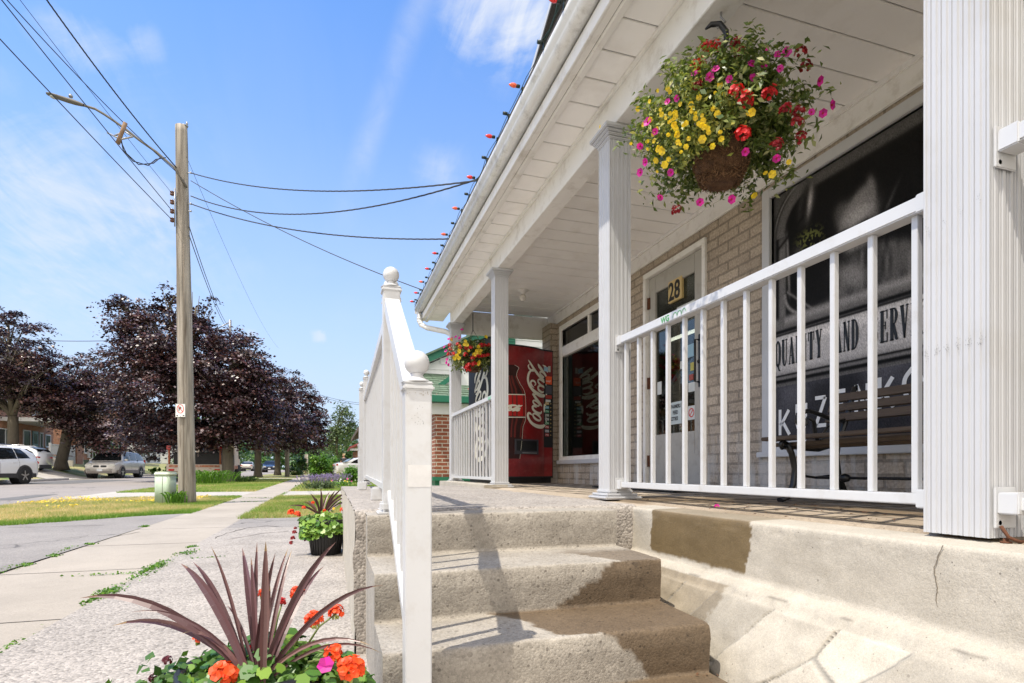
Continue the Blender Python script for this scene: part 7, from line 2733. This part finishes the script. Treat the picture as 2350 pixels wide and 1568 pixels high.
MB().obox((A + Bv) / 2 + Vector((0, 4, 0)) + nv * .09, dv, Vector((0, 1, 0)), nv, (Bv - A).length + .1, 8.2, .04).build('roof', mat('shingle_green', (0.13, 0.19, 0.13), .9, var=.35, vscale=9), nb)
MB().obox((A + Bv) / 2 + Vector((0, .28, 0)) - nv * .05, dv, Vector((0, 1, 0)), nv, (Bv - A).length, .5, .02).build('soffit', 'white_siding', nb)
# lower porch roof facing the viewer
pr2 = MB()
nr_ = 11
for k in range(nr_):        # shingle courses
    f0, f1 = k / nr_, (k + 1) / nr_
    y0, y1 = 11.0 + 1.3 * f0, 11.0 + 1.3 * f1
    z0, z1 = HZ(1.46) + .66 * f0, HZ(1.46) + .66 * f1
    x = 1.68
    i = 0
    while x < 6:
        wd = random.uniform(.16, .34)
        dzz = random.choice([0, .006, .012])
        pr2.add([(x, y0 - .02, z0 + .02 + dzz), (x + wd - .006, y0 - .02, z0 + .02 + dzz), (x + wd - .006, y1, z1 + .012), (x, y1, z1 + .012), (x, y0 - .02, z0), (x + wd - .006, y0 - .02, z0)], [(0, 1, 2, 3), (4, 5, 1, 0)])
        x += wd
pr2.build('porch_roof', bpy.data.materials['shingle_green'], nb)
MB().prism([(11.0, HZ(1.44)), (12.3, HZ(2.10)), (12.3, HZ(1.40))], 1.70, 6, 'X').build('roof_core', 'shingle_dark', nb)
MB().box(1.62, 6, 10.88, 10.98, HZ(1.34), HZ(1.47), .008).box(1.62, 1.68, 10.98, 12.2, HZ(1.34), HZ(1.47)).build('gutter', 'trim_green', nb)
MB().box(1.72, 6, 11.0, 12.2, HZ(1.30), HZ(1.335)).box(1.75, 6, 11.05, 11.15, HZ(1.12), HZ(1.30)).build('porch_beam', 'white_siding', nb)
# small cross gable trim
A2, B2 = Vector((2.05, 11.6, HZ(1.72))), Vector((2.55, 11.6, HZ(2.10)))
d2 = (B2 - A2).normalized()
n2v = Vector((-d2.z, 0, d2.x))
MB().obox((A2 + B2) / 2, d2, Vector((0, 1, 0)), n2v, .66, .05, .09).build('rake_board', 'trim_green', nb)
MB().prism([(2.02, HZ(1.68)), (2.58, HZ(2.12)), (3.14, HZ(1.68))], 11.62, 12.3, 'Y').build('small_gable', 'white_siding', nb)
MB().box(1.93, 2.45, 11.1, 11.6, HZ(-.12), HZ(1.25)).build('brick_pillar', 'red_brick', nb)
MB().box(1.86, 4.2, 11.0, 11.9, HZ(-.19), HZ(-.121)).box(1.92, 2.5, 11.08, 11.7, 0, HZ(-.191)).box(2.5, 6, 11.3, 11.5, 0, HZ(-.191)).build('green_base', 'trim_green', nb)
MB().box(4.5, 4.62, 11.1, 11.2, 0.6, HZ(1.2)).build('porch_post', 'white_siding', nb)
wn = MB().box(3.02, 3.75, 12.22, 12.27, HZ(2.30), HZ(3.2)).build('window', 'white_siding', nb)
MB().box(3.10, 3.66, 12.21, 12.219, HZ(2.38), HZ(3.1)).build('pane', 'far_pane', wn)
for xs0 in (2.82, 3.77):
    s_ = MB().box(xs0, xs0 + .18, 12.20, 12.25, HZ(2.30), HZ(3.2))
    for k in range(14):
        s_.box(xs0 + .02, xs0 + .16, 12.185, 12.20, HZ(2.33) + k * .06, HZ(2.36) + k * .06)
    s_.build('shutter', 'trim_green', nb)
cg_ = MB().lathe([(.02, 0), (.12, .01), (.12, .03), (.02, .04)], (2.75, 11.4, HZ(1.62)), 16, 'Y').build('round_ornament', mat('orn_red', (0.35, 0.03, 0.02), .5), nb)

# ------------------------------------------------------------------ vehicles


def car(name, label, cat, L, Wd, H, prof, gl, paint_, clad, loc, rz, wheel_r, wb, group=None, tails=True, lower=.30):
    """prof: list (x, z_hood_or_belt, z_roof, half width factor) along the car, x from rear to front"""
    t = thing(name, label, cat, (0, 0, 0), group)
    hw = Wd / 2

    def interp(x, k):
        for a, b in zip(prof, prof[1:]):
            if a[0] <= x <= b[0]:
                f = (x - a[0]) / (b[0] - a[0])
                f = f * f * (3 - 2 * f) if k == 2 else f
                return a[k] * (1 - f) + b[k] * f
        return prof[-1][k] if x > prof[-1][0] else prof[0][k]

    n = 44
    xs = [-L / 2 + L * i / n for i in range(n + 1)]

    def section(x):
        zb, zr, wf = interp(x, 1), interp(x, 2), interp(x, 3)
        w_ = hw * wf
        gh = zr - zb
        wr = w_ * (1 - .26 * min(gh / .5, 1)) if gh > .02 else w_ * .97
        pts = [(0, lower), (w_ * .88, lower), (w_ * .97, lower + .08), (w_, lower + .25), (w_ * 1.0, zb - .16), (w_ * .965, zb - .04), (w_ * .93, zb)]
        if gh > .02:
            pts += [(w_ * .93 - (w_ * .93 - wr) * .55, zb + gh * .55), (wr, zr - min(.07, gh * .2)), (wr * .86, zr - .015), (0, zr + .012)]
        else:
            pts += [(w_ * .8, zb + .015), (w_ * .6, zb + .03), (w_ * .35, zb + .04), (0, zb + .045)]
        return pts

    m_ = MB()
    vs = []
    for x in xs:
        s_ = section(x)
        vs += [(x, y, z) for y, z in s_] + [(x, -y, z) for y, z in reversed(s_[1:-1])]
    k = len(section(0)) * 2 - 2
    fs = [(i * k + j, i * k + (j + 1) % k, (i + 1) * k + (j + 1) % k, (i + 1) * k + j) for i in range(n) for j in range(k)]
    fs += [tuple(range(k)), tuple(n * k + j for j in reversed(range(k)))]
    m_.add(vs, fs, True)
    m_.build('body', paint_, t)

    def side(x, t_, s, o=.006):
        """point on the glasshouse side, t_ 0 belt..1 roof"""
        sct = section(x)
        a, b, c = sct[6], sct[7], sct[8]
        if t_ < .55:
            f = t_ / .55
            y, z = a[0] + (b[0] - a[0]) * f, a[1] + (b[1] - a[1]) * f
        else:
            f = (t_ - .55) / .45
            y, z = b[0] + (c[0] - b[0]) * f, b[1] + (c[1] - b[1]) * f
        return (x, s * (y + o), z)

    for s in (-1, 1):
        for (xa, xb, xc, xd) in gl['side']:       # bottom rear, bottom front, top front, top rear
            g_ = MB()
            N_ = 6
            for i in range(N_):
                for j in range(4):
                    def q(u_, v_):
                        x = (xa + (xb - xa) * u_) * (1 - v_) + (xd + (xc - xd) * u_) * v_
                        return side(x, .06 + .86 * v_, s)
                    g_.quad(q(i / N_, j / 4), q((i + 1) / N_, j / 4), q((i + 1) / N_, (j + 1) / 4), q(i / N_, (j + 1) / 4))
            g_.build('side_window', mat('dark_glass', (0.012, 0.014, 0.016), .06, spec=.7), t)

    def endglass(x0, x1, nm):
        g_ = MB()
        N_ = 8
        f0 = .08
        for i in range(N_):
            u0, u1 = i / N_, (i + 1) / N_
            xa, xb = x0 + (x1 - x0) * (f0 + (1 - 2 * f0) * u0), x0 + (x1 - x0) * (f0 + (1 - 2 * f0) * u1)
            ya, yb = section(xa)[6][0] if u0 < .02 else section(xa)[8][0], section(xb)[8][0]
            za, zb_ = interp(xa, 2) + .02, interp(xb, 2) + .02
            o_ = .012 * (1 if x1 > x0 else -1) * (1 if nm == 'rear_window' else -1)
            ya, yb = ya * .93, yb * .93
            g_.quad((xa, -ya, za), (xb, -yb, zb_), (xb, yb, zb_), (xa, ya, za))
        g_.build(nm, 'dark_glass', t)

    endglass(*gl['front'], 'windscreen')
    endglass(*gl['rear'], 'rear_window')
    # cladding and arches
    c_ = MB()
    for s in (-1, 1):
        c_.box(-L / 2 + .25, L / 2 - .25, s * hw * .97 - .012 if s > 0 else -hw * 1.0 - .004, s * hw * 1.0 + .004 if s > 0 else -hw * .97 + .012, lower - .02, lower + clad[1], .01)
        for xw in (-wb / 2 + gl.get('wo', 0), wb / 2 + gl.get('wo', 0)):
            pa = [(xw + (wheel_r + .10) * math.cos(a), wheel_r + (wheel_r + .10) * math.sin(a)) for a in np.linspace(-.25, math.pi + .25, 15)]
            pb_ = [(xw + (wheel_r + .02) * math.cos(a), wheel_r + (wheel_r + .02) * math.sin(a)) for a in np.linspace(math.pi + .25, -.25, 15)]
            y0, y1 = sorted((s * hw * .90, s * (hw + .012)))
            c_.prism(pa + pb_, y0, y1, 'Y')
    c_.build('cladding', clad[0], t)
    for s in (-1, 1):
        for xw in (-wb / 2 + gl.get('wo', 0), wb / 2 + gl.get('wo', 0)):
            y0, y1 = sorted((s * hw * .6, s * (hw + .004)))
            MB().prism([(xw + (wheel_r + .03) * math.cos(a), wheel_r + (wheel_r + .03) * math.sin(a)) for a in np.linspace(0, 2 * math.pi, 20)[:-1]], y0, y1, 'Y').build('wheel_well', 'black_plastic', t)
    for s in (-1, 1):
        for xw in (-wb / 2 + gl.get('wo', 0), wb / 2 + gl.get('wo', 0)):
            r = wheel_r
            w_ = MB().lathe([(r * .62, -.10), (r * .96, -.10), (r, -.07), (r, .07), (r * .96, .10), (r * .62, .10)], (xw, s * (hw - .085), r), 26, 'Y').build('wheel', 'tyre', t)
            rm = MB()
            yo = s * (hw - .085) + s * .085
            rm.lathe([(r * .63, -.03 * s), (r * .63, .004 * s), (r * .57, .0)], (xw, yo, r), 22, 'Y')
            for k5 in range(5):
                a = 2 * math.pi * k5 / 5 + .3
                d5 = Vector((math.cos(a), 0, math.sin(a)))
                rm.obox(Vector((xw, yo + s * .006, r)) + d5 * r * .31, d5, Vector((0, 1, 0)), d5.cross(Vector((0, 1, 0))), r * .6, .02, r * .17)
            rm.lathe([(r * .14, -.01), (r * .12, .02)], (xw, yo, r), 12, 'Y')
            rm.build('rim', 'silver_metal', w_)
    for s in (-1, 1):      # mirrors
        xm_ = gl['mirror']
        p = side(xm_, .05, s)
        MB().box(xm_ - .07, xm_ + .09, p[1] + (0.02 if s > 0 else -.2), p[1] + (.2 if s > 0 else -.02), p[2] + .02, p[2] + .15, .03).build('mirror', paint_, t)
        for xh in gl['handles']:
            q = section(xh)[4]
            MB().box(xh - .09, xh + .09, *sorted((s * (q[0] - .002), s * (q[0] + .025))), q[1] + .02, q[1] + .05, .008).build('door_handle', paint_, t)
        dl = MB()
        for xd_ in gl['doorlines']:
            for (j0, j1) in ((2, 3), (3, 4), (4, 5), (5, 6)):
                s0 = section(xd_)
                a, b = s0[j0], s0[j1]
                dl.quad((xd_ - .006, s * (a[0] + .003), a[1]), (xd_ + .006, s * (a[0] + .003), a[1]), (xd_ + .006, s * (b[0] + .003), b[1]), (xd_ - .006, s * (b[0] + .003), b[1]))
        dl.build('door_seam', 'joint_dark', t)
    xf, xr = L / 2, -L / 2
    wf_, wr_ = hw * interp(xf - .05, 3), hw * interp(xr + .05, 3)
    for s in (-1, 1):
        y0, y1 = sorted((s * wf_ * .52, s * wf_ * .99))
        MB().box(xf - .22, xf + .012, y0, y1, gl['hl'], gl['hl'] + .17, .04).build('headlight', mat('headlight_clear', (0.55, 0.55, 0.50), .1), t)
        y0, y1 = sorted((s * wr_ * .66, s * wr_ * 1.0))
        MB().box(xr - .012, xr + .10, y0, y1, gl['tl'], gl['tl'] + gl.get('tlh', .2), .03).build('tail_light', mat('tail_red', (0.45, 0.01, 0.01), .15), t)
        y0, y1 = sorted((s * wf_ * .6, s * wf_ * .85))
        MB().box(xf - .05, xf + .016, y0, y1, lower + .16, lower + .24, .03).build('fog_light', 'black_plastic', t)
    for s in (-1, 1):
        y0, y1 = sorted((s * .04, s * .36))
        MB().box(xf - .02, xf + .02, y0, y1, gl['hl'] - .02, gl['hl'] + .10, .03).build('grille', 'black_plastic', t)
    MB().box(xf - .04, xf + .03, -wf_ * .8, wf_ * .8, lower - .02, lower + .13, .02).build('bumper', clad[0], t)
    MB().box(xr - .03, xr + .04, -wr_ * .8, wr_ * .8, lower - .02, lower + .2, .02).build('bumper', clad[0], t)
    MB().box(xf + .031, xf + .036, -.15, .15, lower + .12, lower + .24).build('licence_plate', mat('plate_white', (0.7, 0.72, 0.75), .4), t)
    if gl.get('rack'):
        rk_ = MB()
        for s in (-1, 1):
            zr = H + .03
            rk_.tube([(-L * .34, s * hw * .62, zr - .05), (-L * .32, s * hw * .62, zr), (L * .10, s * hw * .62, zr + .02), (L * .13, s * hw * .62, zr - .05)], .018, 6)
        rk_.build('roof_rack', 'black_plastic' if gl['rack'] == 1 else 'silver_metal', t)
    t.location = loc
    t.rotation_euler = (0, 0, rz)
    return t


mat('paint_white', (0.72, 0.73, 0.75), .18, var=.02, coat=.8)
mat('paint_silver', (0.56, 0.53, 0.48), .3, metal=.12, var=.03, coat=.8)
mat('paint_blue', (0.03, 0.05, 0.10), .2, coat=.6)
mat('clad_dark', (0.035, 0.035, 0.038), .6)
mat('clad_brown', (0.19, 0.165, 0.15), .5)
suvp = [(-2.25, .98, .98, .86), (-2.2, 1.02, 1.16, .93), (-2.05, 1.08, 1.40, .96), (-1.6, 1.08, 1.58, .98), (-.6, 1.03, 1.63, 1), (.2, .99, 1.62, 1), (.7, .97, 1.5, 1), (1.28, .98, 1.0, .98), (1.9, .90, .90, .95), (2.15, .82, .82, .88), (2.25, .68, .68, .80)]
suvg = dict(side=[(-1.75, -1.02, -.95, -1.35), (-.98, -.02, -.12, -.90), (.04, .95, .50, -.06)], front=(1.22, .55), rear=(-2.18, -1.75), mirror=.78, handles=[-.75, .22], doorlines=[-1.02, 0.0, 1.05], hl=.66, tl=.86, tlh=.14, rack=2, wo=.02)
p = atd(18, 1176, 25.5)
sv_ = car('parked_car', 'white SUV on the left side of the road, cut by the picture edge', 'car', 4.45, 1.84, 1.63, suvp, suvg, 'paint_white', ('clad_dark', .16), (-13.75, 28.3, gz(28.2) + .01), R(-78), .36, 2.65, 'cars parked along the street')
sv_.rotation_euler.z = R(-102)
car('parked_car', 'second white car mostly hidden behind the white SUV', 'car', 4.4, 1.8, 1.6, suvp, suvg, 'paint_white', ('clad_dark', .14), (-18.3, 40.0, gz(39.6) + .34), R(178), .34, 2.6, 'cars parked along the street')
vanp = [(-2.4, 1.0, 1.0, .88), (-2.36, 1.06, 1.25, .95), (-2.2, 1.10, 1.58, .97), (-1.6, 1.10, 1.70, .99), (-.4, 1.08, 1.74, 1), (.5, 1.05, 1.72, 1), (.95, 1.03, 1.55, 1), (1.62, 1.02, 1.04, .98), (2.1, .93, .93, .94), (2.35, .82, .82, .88), (2.42, .66, .66, .80)]
vang = dict(side=[(-2.12, -1.0, -.98, -1.98), (-.92, .12, .10, -.90), (.20, 1.25, .80, .18)], front=(1.56, .85), rear=(-2.34, -2.15), mirror=1.12, handles=[-.75, .35], doorlines=[-.95, .16, 1.28], hl=.68, tl=.9, tlh=.3, rack=1, wo=.05)
car('parked_car', 'silver minivan facing the viewer at the far kerb', 'van', 4.8, 1.85, 1.75, vanp, vang, 'paint_silver', ('clad_brown', .20), (-13.95 + .5, 42.9, gz(44) + .01), R(-93), .35, 3.0, 'cars parked along the street')
sedp = [(-2.3, .86, .86, .82), (-2.22, .98, .98, .9), (-1.75, 1.02, 1.04, .96), (-1.0, .98, 1.36, .98), (-.3, .95, 1.45, 1), (.4, .93, 1.42, 1), (1.15, .94, .96, .97), (1.9, .82, .82, .92), (2.25, .66, .66, .80)]
sedg = dict(side=[(-1.35, -.42, -.48, -.85), (-.36, .42, .25, -.40), (.48, .95, .45, .30)], front=(1.10, .45), rear=(-1.65, -1.05), mirror=.80, handles=[-.6, .3], doorlines=[-.4, .45, 1.0], hl=.58, tl=.80, tlh=.16)
bc_ = ground(800, 1093)
car('parked_car', 'white sedan with a red tail light parked in the driveway behind the flower bed', 'car', 4.5, 1.8, 1.45, sedp, sedg, 'paint_white', ('paint_white', .05), (2.35, 42.5, gz(42.5) + .01), R(10), .33, 2.6, 'cars parked along the street')
car('parked_car', 'dark blue car far down the street under the maples', 'car', 4.5, 1.8, 1.45, sedp, sedg, 'paint_blue', ('clad_dark', .05), (-7.5, 78, gz(78) + .01), R(-90), .33, 2.6, 'cars parked along the street')
car('parked_car', 'pale car at the far end of the road beyond the dark blue one', 'car', 4.5, 1.8, 1.45, sedp, sedg, 'paint_silver', ('clad_dark', .05), (-12.5, 96, gz(96) + .01), R(90), .33, 2.6, 'cars parked along the street')

# work truck parked at the near kerb: rusty tail board, orange posts, dark body
tk = thing('work_truck', 'worn white and rust red work truck parked behind the utility pole', 'truck', (0, 0, 0))
mat('truck_rust', (0.42, 0.16, 0.08), .7, var=.5, vscale=6, dirt=(.6, .56, .5), dscale=3, damt=.9)
mat('truck_cream', (0.55, 0.48, 0.40), .6, var=.2, vscale=4, dirt=(.35, .10, .05), dscale=4, damt=.8)
MB().box(-1.2, 1.2, -2.9, 2.0, .62, .82, .02).build('flatbed', 'truck_rust', tk)
MB().box(-1.22, 1.22, -2.96, -2.90, .50, .84, .01).build('tail_board', 'truck_cream', tk)
MB().box(-1.1, 1.1, -2.99, -2.965, .70, .80, .004).build('rust_stripe', 'truck_rust', tk)
MB().box(-1.15, 1.15, -3.05, -2.9, .36, .48, .02).build('bumper', 'truck_cream', tk)
for s in (-1, 1):
    MB().tube([(s * 1.12, -2.85, .8), (s * 1.12, -2.85, 1.75)], .045, 8).build('corner_post', mat('truck_orange', (0.42, 0.13, 0.06), .5, var=.3), tk)
    MB().box(s * 1.12 - .09, s * 1.12 + .09, -2.98, -2.88, 1.55, 1.75, .02).build('marker_lamp', mat('tail_red', (0.45, 0.01, 0.01), .15), tk)
    MB().box(s * 1.0 - .12, s * 1.0 + .12, -3.0, -2.97, .52, .62, .01).build('tail_light', 'tail_red', tk)
MB().box(-1.05, 1.05, -2.4, 1.8, .82, 1.45, .04).build('load_box', mat('load_dark', (0.02, 0.02, 0.022), .6, var=.4), tk)
cb_ = MB().box(-1.0, 1.0, 2.05, 3.7, .55, 2.15, .12).build('cab', 'truck_cream', tk)
MB().box(-.8, .8, 2.03, 2.05, 1.35, 1.95, .0).build('rear_window', 'dark_glass', cb_)
MB().box(-.95, .95, 3.7, 4.6, .55, 1.35, .10).build('bonnet', 'truck_cream', tk)
for s in (-1, 1):
    for yw in (-1.7, 3.5):
        w_ = MB().lathe([(.25, -.12), (.42, -.12), (.44, -.08), (.44, .08), (.42, .12), (.25, .12)], (s * .98, yw, .44), 22, 'X').build('wheel', 'tyre', tk)
        MB().lathe([(.24, -.06), (.24, .09), (.1, .12)], (s * .98, yw, .44), 16, 'X').build('rim', 'truck_cream', w_)
kp = ground(458, 1109)
tk.location = (-6.45, 34.0, gz(34) + .01)
tk.rotation_euler = (0, 0, 0)
# black dump trailer on the same side, nose hidden by the maple trunk
tr = thing('dump_trailer', 'small black dump trailer standing right of the maple trunk', 'trailer', (0, 0, 0))
MB().prism([(-1.0, .75), (1.0, .75), (1.12, 1.5), (-1.12, 1.5)], -1.5, 1.5, 'Y').build('box', mat('trailer_black', (0.022, 0.022, 0.026), .35, var=.3), tr)
for k in range(4):
    MB().box(1.0, 1.13, -1.4 + k * .9, -1.32 + k * .9, .7, 1.5, .01).build('rib', 'trailer_black', tr)
MB().box(-1.25, 1.25, -1.5, 1.5, .62, .74, .02).build('frame', 'trailer_black', tr)
MB().obox((-.2, -1.54, 1.05), Vector((1, 0, -.45)).normalized(), Vector((0, 1, 0)), Vector((.45, 0, 1)).normalized(), .9, .04, .07).build('strut', 'grey_metal', tr)
for s in (-1, 1):
    MB().box(s * 1.12 - .16, s * 1.12 + .16, -.65, .65, .80, .86, .02).build('fender', 'trailer_black', tr)
    w_ = MB().lathe([(.2, -.1), (.34, -.1), (.36, -.06), (.36, .06), (.34, .1), (.2, .1)], (s * 1.12, 0, .36), 22, 'X').build('wheel', 'tyre', tr)
    MB().lathe([(.2, -.05), (.2, .08), (.06, .1)], (s * 1.12, 0, .36), 14, 'X').build('rim', 'grey_metal', w_)
MB().box(-.08, .08, 1.5, 2.6, .55, .65).build('drawbar', 'trailer_black', tr)
tr.location = (-7.35, 42.2, gz(42) + .01)
tr.rotation_euler = (0, 0, R(0))

# dark wheeled bin beside the minivan
bp2 = atd(207, 1074, 44)
bn2 = thing('waste_bin', 'dark green bin on the lawn left of the silver minivan', 'bin', (bp2.x, bp2.y, bp2.z - .35))
MB().prism([(bp2.x - .26, bp2.z - .35), (bp2.x + .26, bp2.z - .35), (bp2.x + .32, bp2.z + .55), (bp2.x - .32, bp2.z + .55)], bp2.y - .3, bp2.y + .3, 'Y').build('bin_body', mat('bin_green', (0.012, 0.035, 0.03), .5), bn2)
MB().box(bp2.x - .34, bp2.x + .34, bp2.y - .34, bp2.y + .34, bp2.z + .55, bp2.z + .62, .02).build('lid', 'bin_green', bn2)

# ------------------------------------------------------------------ the person by the white sedan
pg = bc_ + Vector((-.35, 1.0, 0))
per = thing('person', 'blond person in a dark T-shirt standing behind the white sedan, hands held in front', 'person', tuple(pg))


def skin_mesh(name, verts, edges, radii, m_, parent, root=0, sub=2):
    me = bpy.data.meshes.new(name)
    o = org(parent)
    me.from_pydata([(v[0] - o.x, v[1] - o.y, v[2] - o.z) for v in verts], edges, [])
    ob = link(me, name, m_, parent)
    ob.modifiers.new('s', 'SKIN')
    for i, r in enumerate(radii):
        me.skin_vertices[0].data[i].radius = (r, r) if not isinstance(r, tuple) else r
        me.skin_vertices[0].data[i].use_root = (i == root)
    sb_ = ob.modifiers.new('u', 'SUBSURF')
    sb_.levels = sb_.render_levels = sub
    dg = bpy.context.evaluated_depsgraph_get()
    me2 = bpy.data.meshes.new_from_object(ob.evaluated_get(dg))
    ob.modifiers.clear()
    ob.data = me2
    me2.shade_smooth()
    if not me2.materials:
        me2.materials.append(MATS[m_] if isinstance(m_, str) else m_)
    return ob


def pv_(x, y, z):       # local to person: x right of picture, y away, z up
    q = pg + Vector((C_, -S_, 0)) * x + Vector((S_, C_, 0)) * y
    return (q.x, q.y, q.z + z)


mat('skin', (0.50, 0.27, 0.18), .55, var=.05)
mat('shirt_dark', (0.055, 0.058, 0.065), .85, var=.2)
mat('trousers', (0.12, 0.11, 0.10), .85)
mat('hair_blond', (0.60, 0.45, 0.26), .7, var=.3, vscale=30)
V_ = [pv_(0, 0, .95), pv_(0, 0, 1.12), pv_(0, 0, 1.32), pv_(0, 0, 1.45), pv_(-.01, 0, 1.53), pv_(-.02, 0, 1.60), pv_(-.03, -.01, 1.68), pv_(-.02, 0, 1.75)]
r_ = [(.17, .12), (.15, .11), (.18, .12), (.13, .09), .055, .06, .095, .075]
E_ = [(i, i + 1) for i in range(7)]


def chain(start, pts, rad):
    k = len(V_)
    prev = start
    for p, r in zip(pts, rad):
        V_.append(p)
        r_.append(r)
        E_.append((prev, len(V_) - 1))
        prev = len(V_) - 1
    return prev


for s in (-1, 1):
    e_ = chain(3, [pv_(s * .19, 0, 1.42), pv_(s * .25, .02, 1.15), pv_(-.10 + s * .07, -.20, 1.08), pv_(-.14 + s * .05, -.24, 1.10)], [.055, .042, .032, .028])
    for f_ in range(4):
        chain(e_, [pv_(-.16 + s * .03 + f_ * .010, -.27, 1.12 - f_ * .016), pv_(-.20 + s * .02 + f_ * .004, -.29, 1.115 - f_ * .018)], [.010, .008])
    chain(e_, [pv_(-.14, -.25, 1.14), pv_(-.16, -.26, 1.17)], [.011, .009])
    chain(0, [pv_(s * .09, 0, .86), pv_(s * .10, -.01, .48), pv_(s * .10, .01, .09), pv_(s * .11, -.10, .04)], [.095, .062, .045, .04])
bo_ = skin_mesh('body', V_, E_, r_, 'skin', per, 0)
fc = MB()
for s in (-1, 1):
    fc.ball(pv_(-.035 + s * .032 - .0, -.092, 1.69), .011, 8)
fc.build('eyes', 'black_plastic', per)
MB().tube([pv_(-.06, -.10, 1.69), pv_(-.065, -.125, 1.655)], [.008, .014], 6).build('nose', 'skin', per)
MB().tube([pv_(-.065, -.098, 1.625), pv_(-.02, -.100, 1.622)], .006, 5).build('mouth', mat('lip', (.35, .12, .1), .5), per)
MB().ball(pv_(.07, .0, 1.67), .02, 8).build('ear', 'skin', per)
skin_mesh('shirt', [pv_(0, 0, .93), pv_(0, 0, 1.12), pv_(0, 0, 1.32), pv_(0, 0, 1.455), pv_(-.20, 0, 1.41), pv_(-.235, .01, 1.27), pv_(.20, 0, 1.41), pv_(.235, .01, 1.27)],
          [(0, 1), (1, 2), (2, 3), (3, 4), (4, 5), (3, 6), (6, 7)], [(.19, .14), (.17, .13), (.195, .135), (.135, .10), .072, .062, .072, .062], 'shirt_dark', per)
skin_mesh('trousers', [pv_(0, 0, .96), pv_(0, 0, .88), pv_(-.09, 0, .80), pv_(-.10, 0, .48), pv_(-.10, 0, .12), pv_(.09, 0, .80), pv_(.10, 0, .48), pv_(.10, 0, .12)],
          [(0, 1), (1, 2), (2, 3), (3, 4), (1, 5), (5, 6), (6, 7)], [.15, .15, .105, .08, .07, .105, .08, .07], 'trousers', per)
skin_mesh('hair', [pv_(-.01, .02, 1.80), pv_(.02, .05, 1.76), pv_(.04, .06, 1.69), pv_(-.06, -.02, 1.80)], [(0, 1), (1, 2), (0, 3)], [.07, .085, .06, .05], 'hair_blond', per)
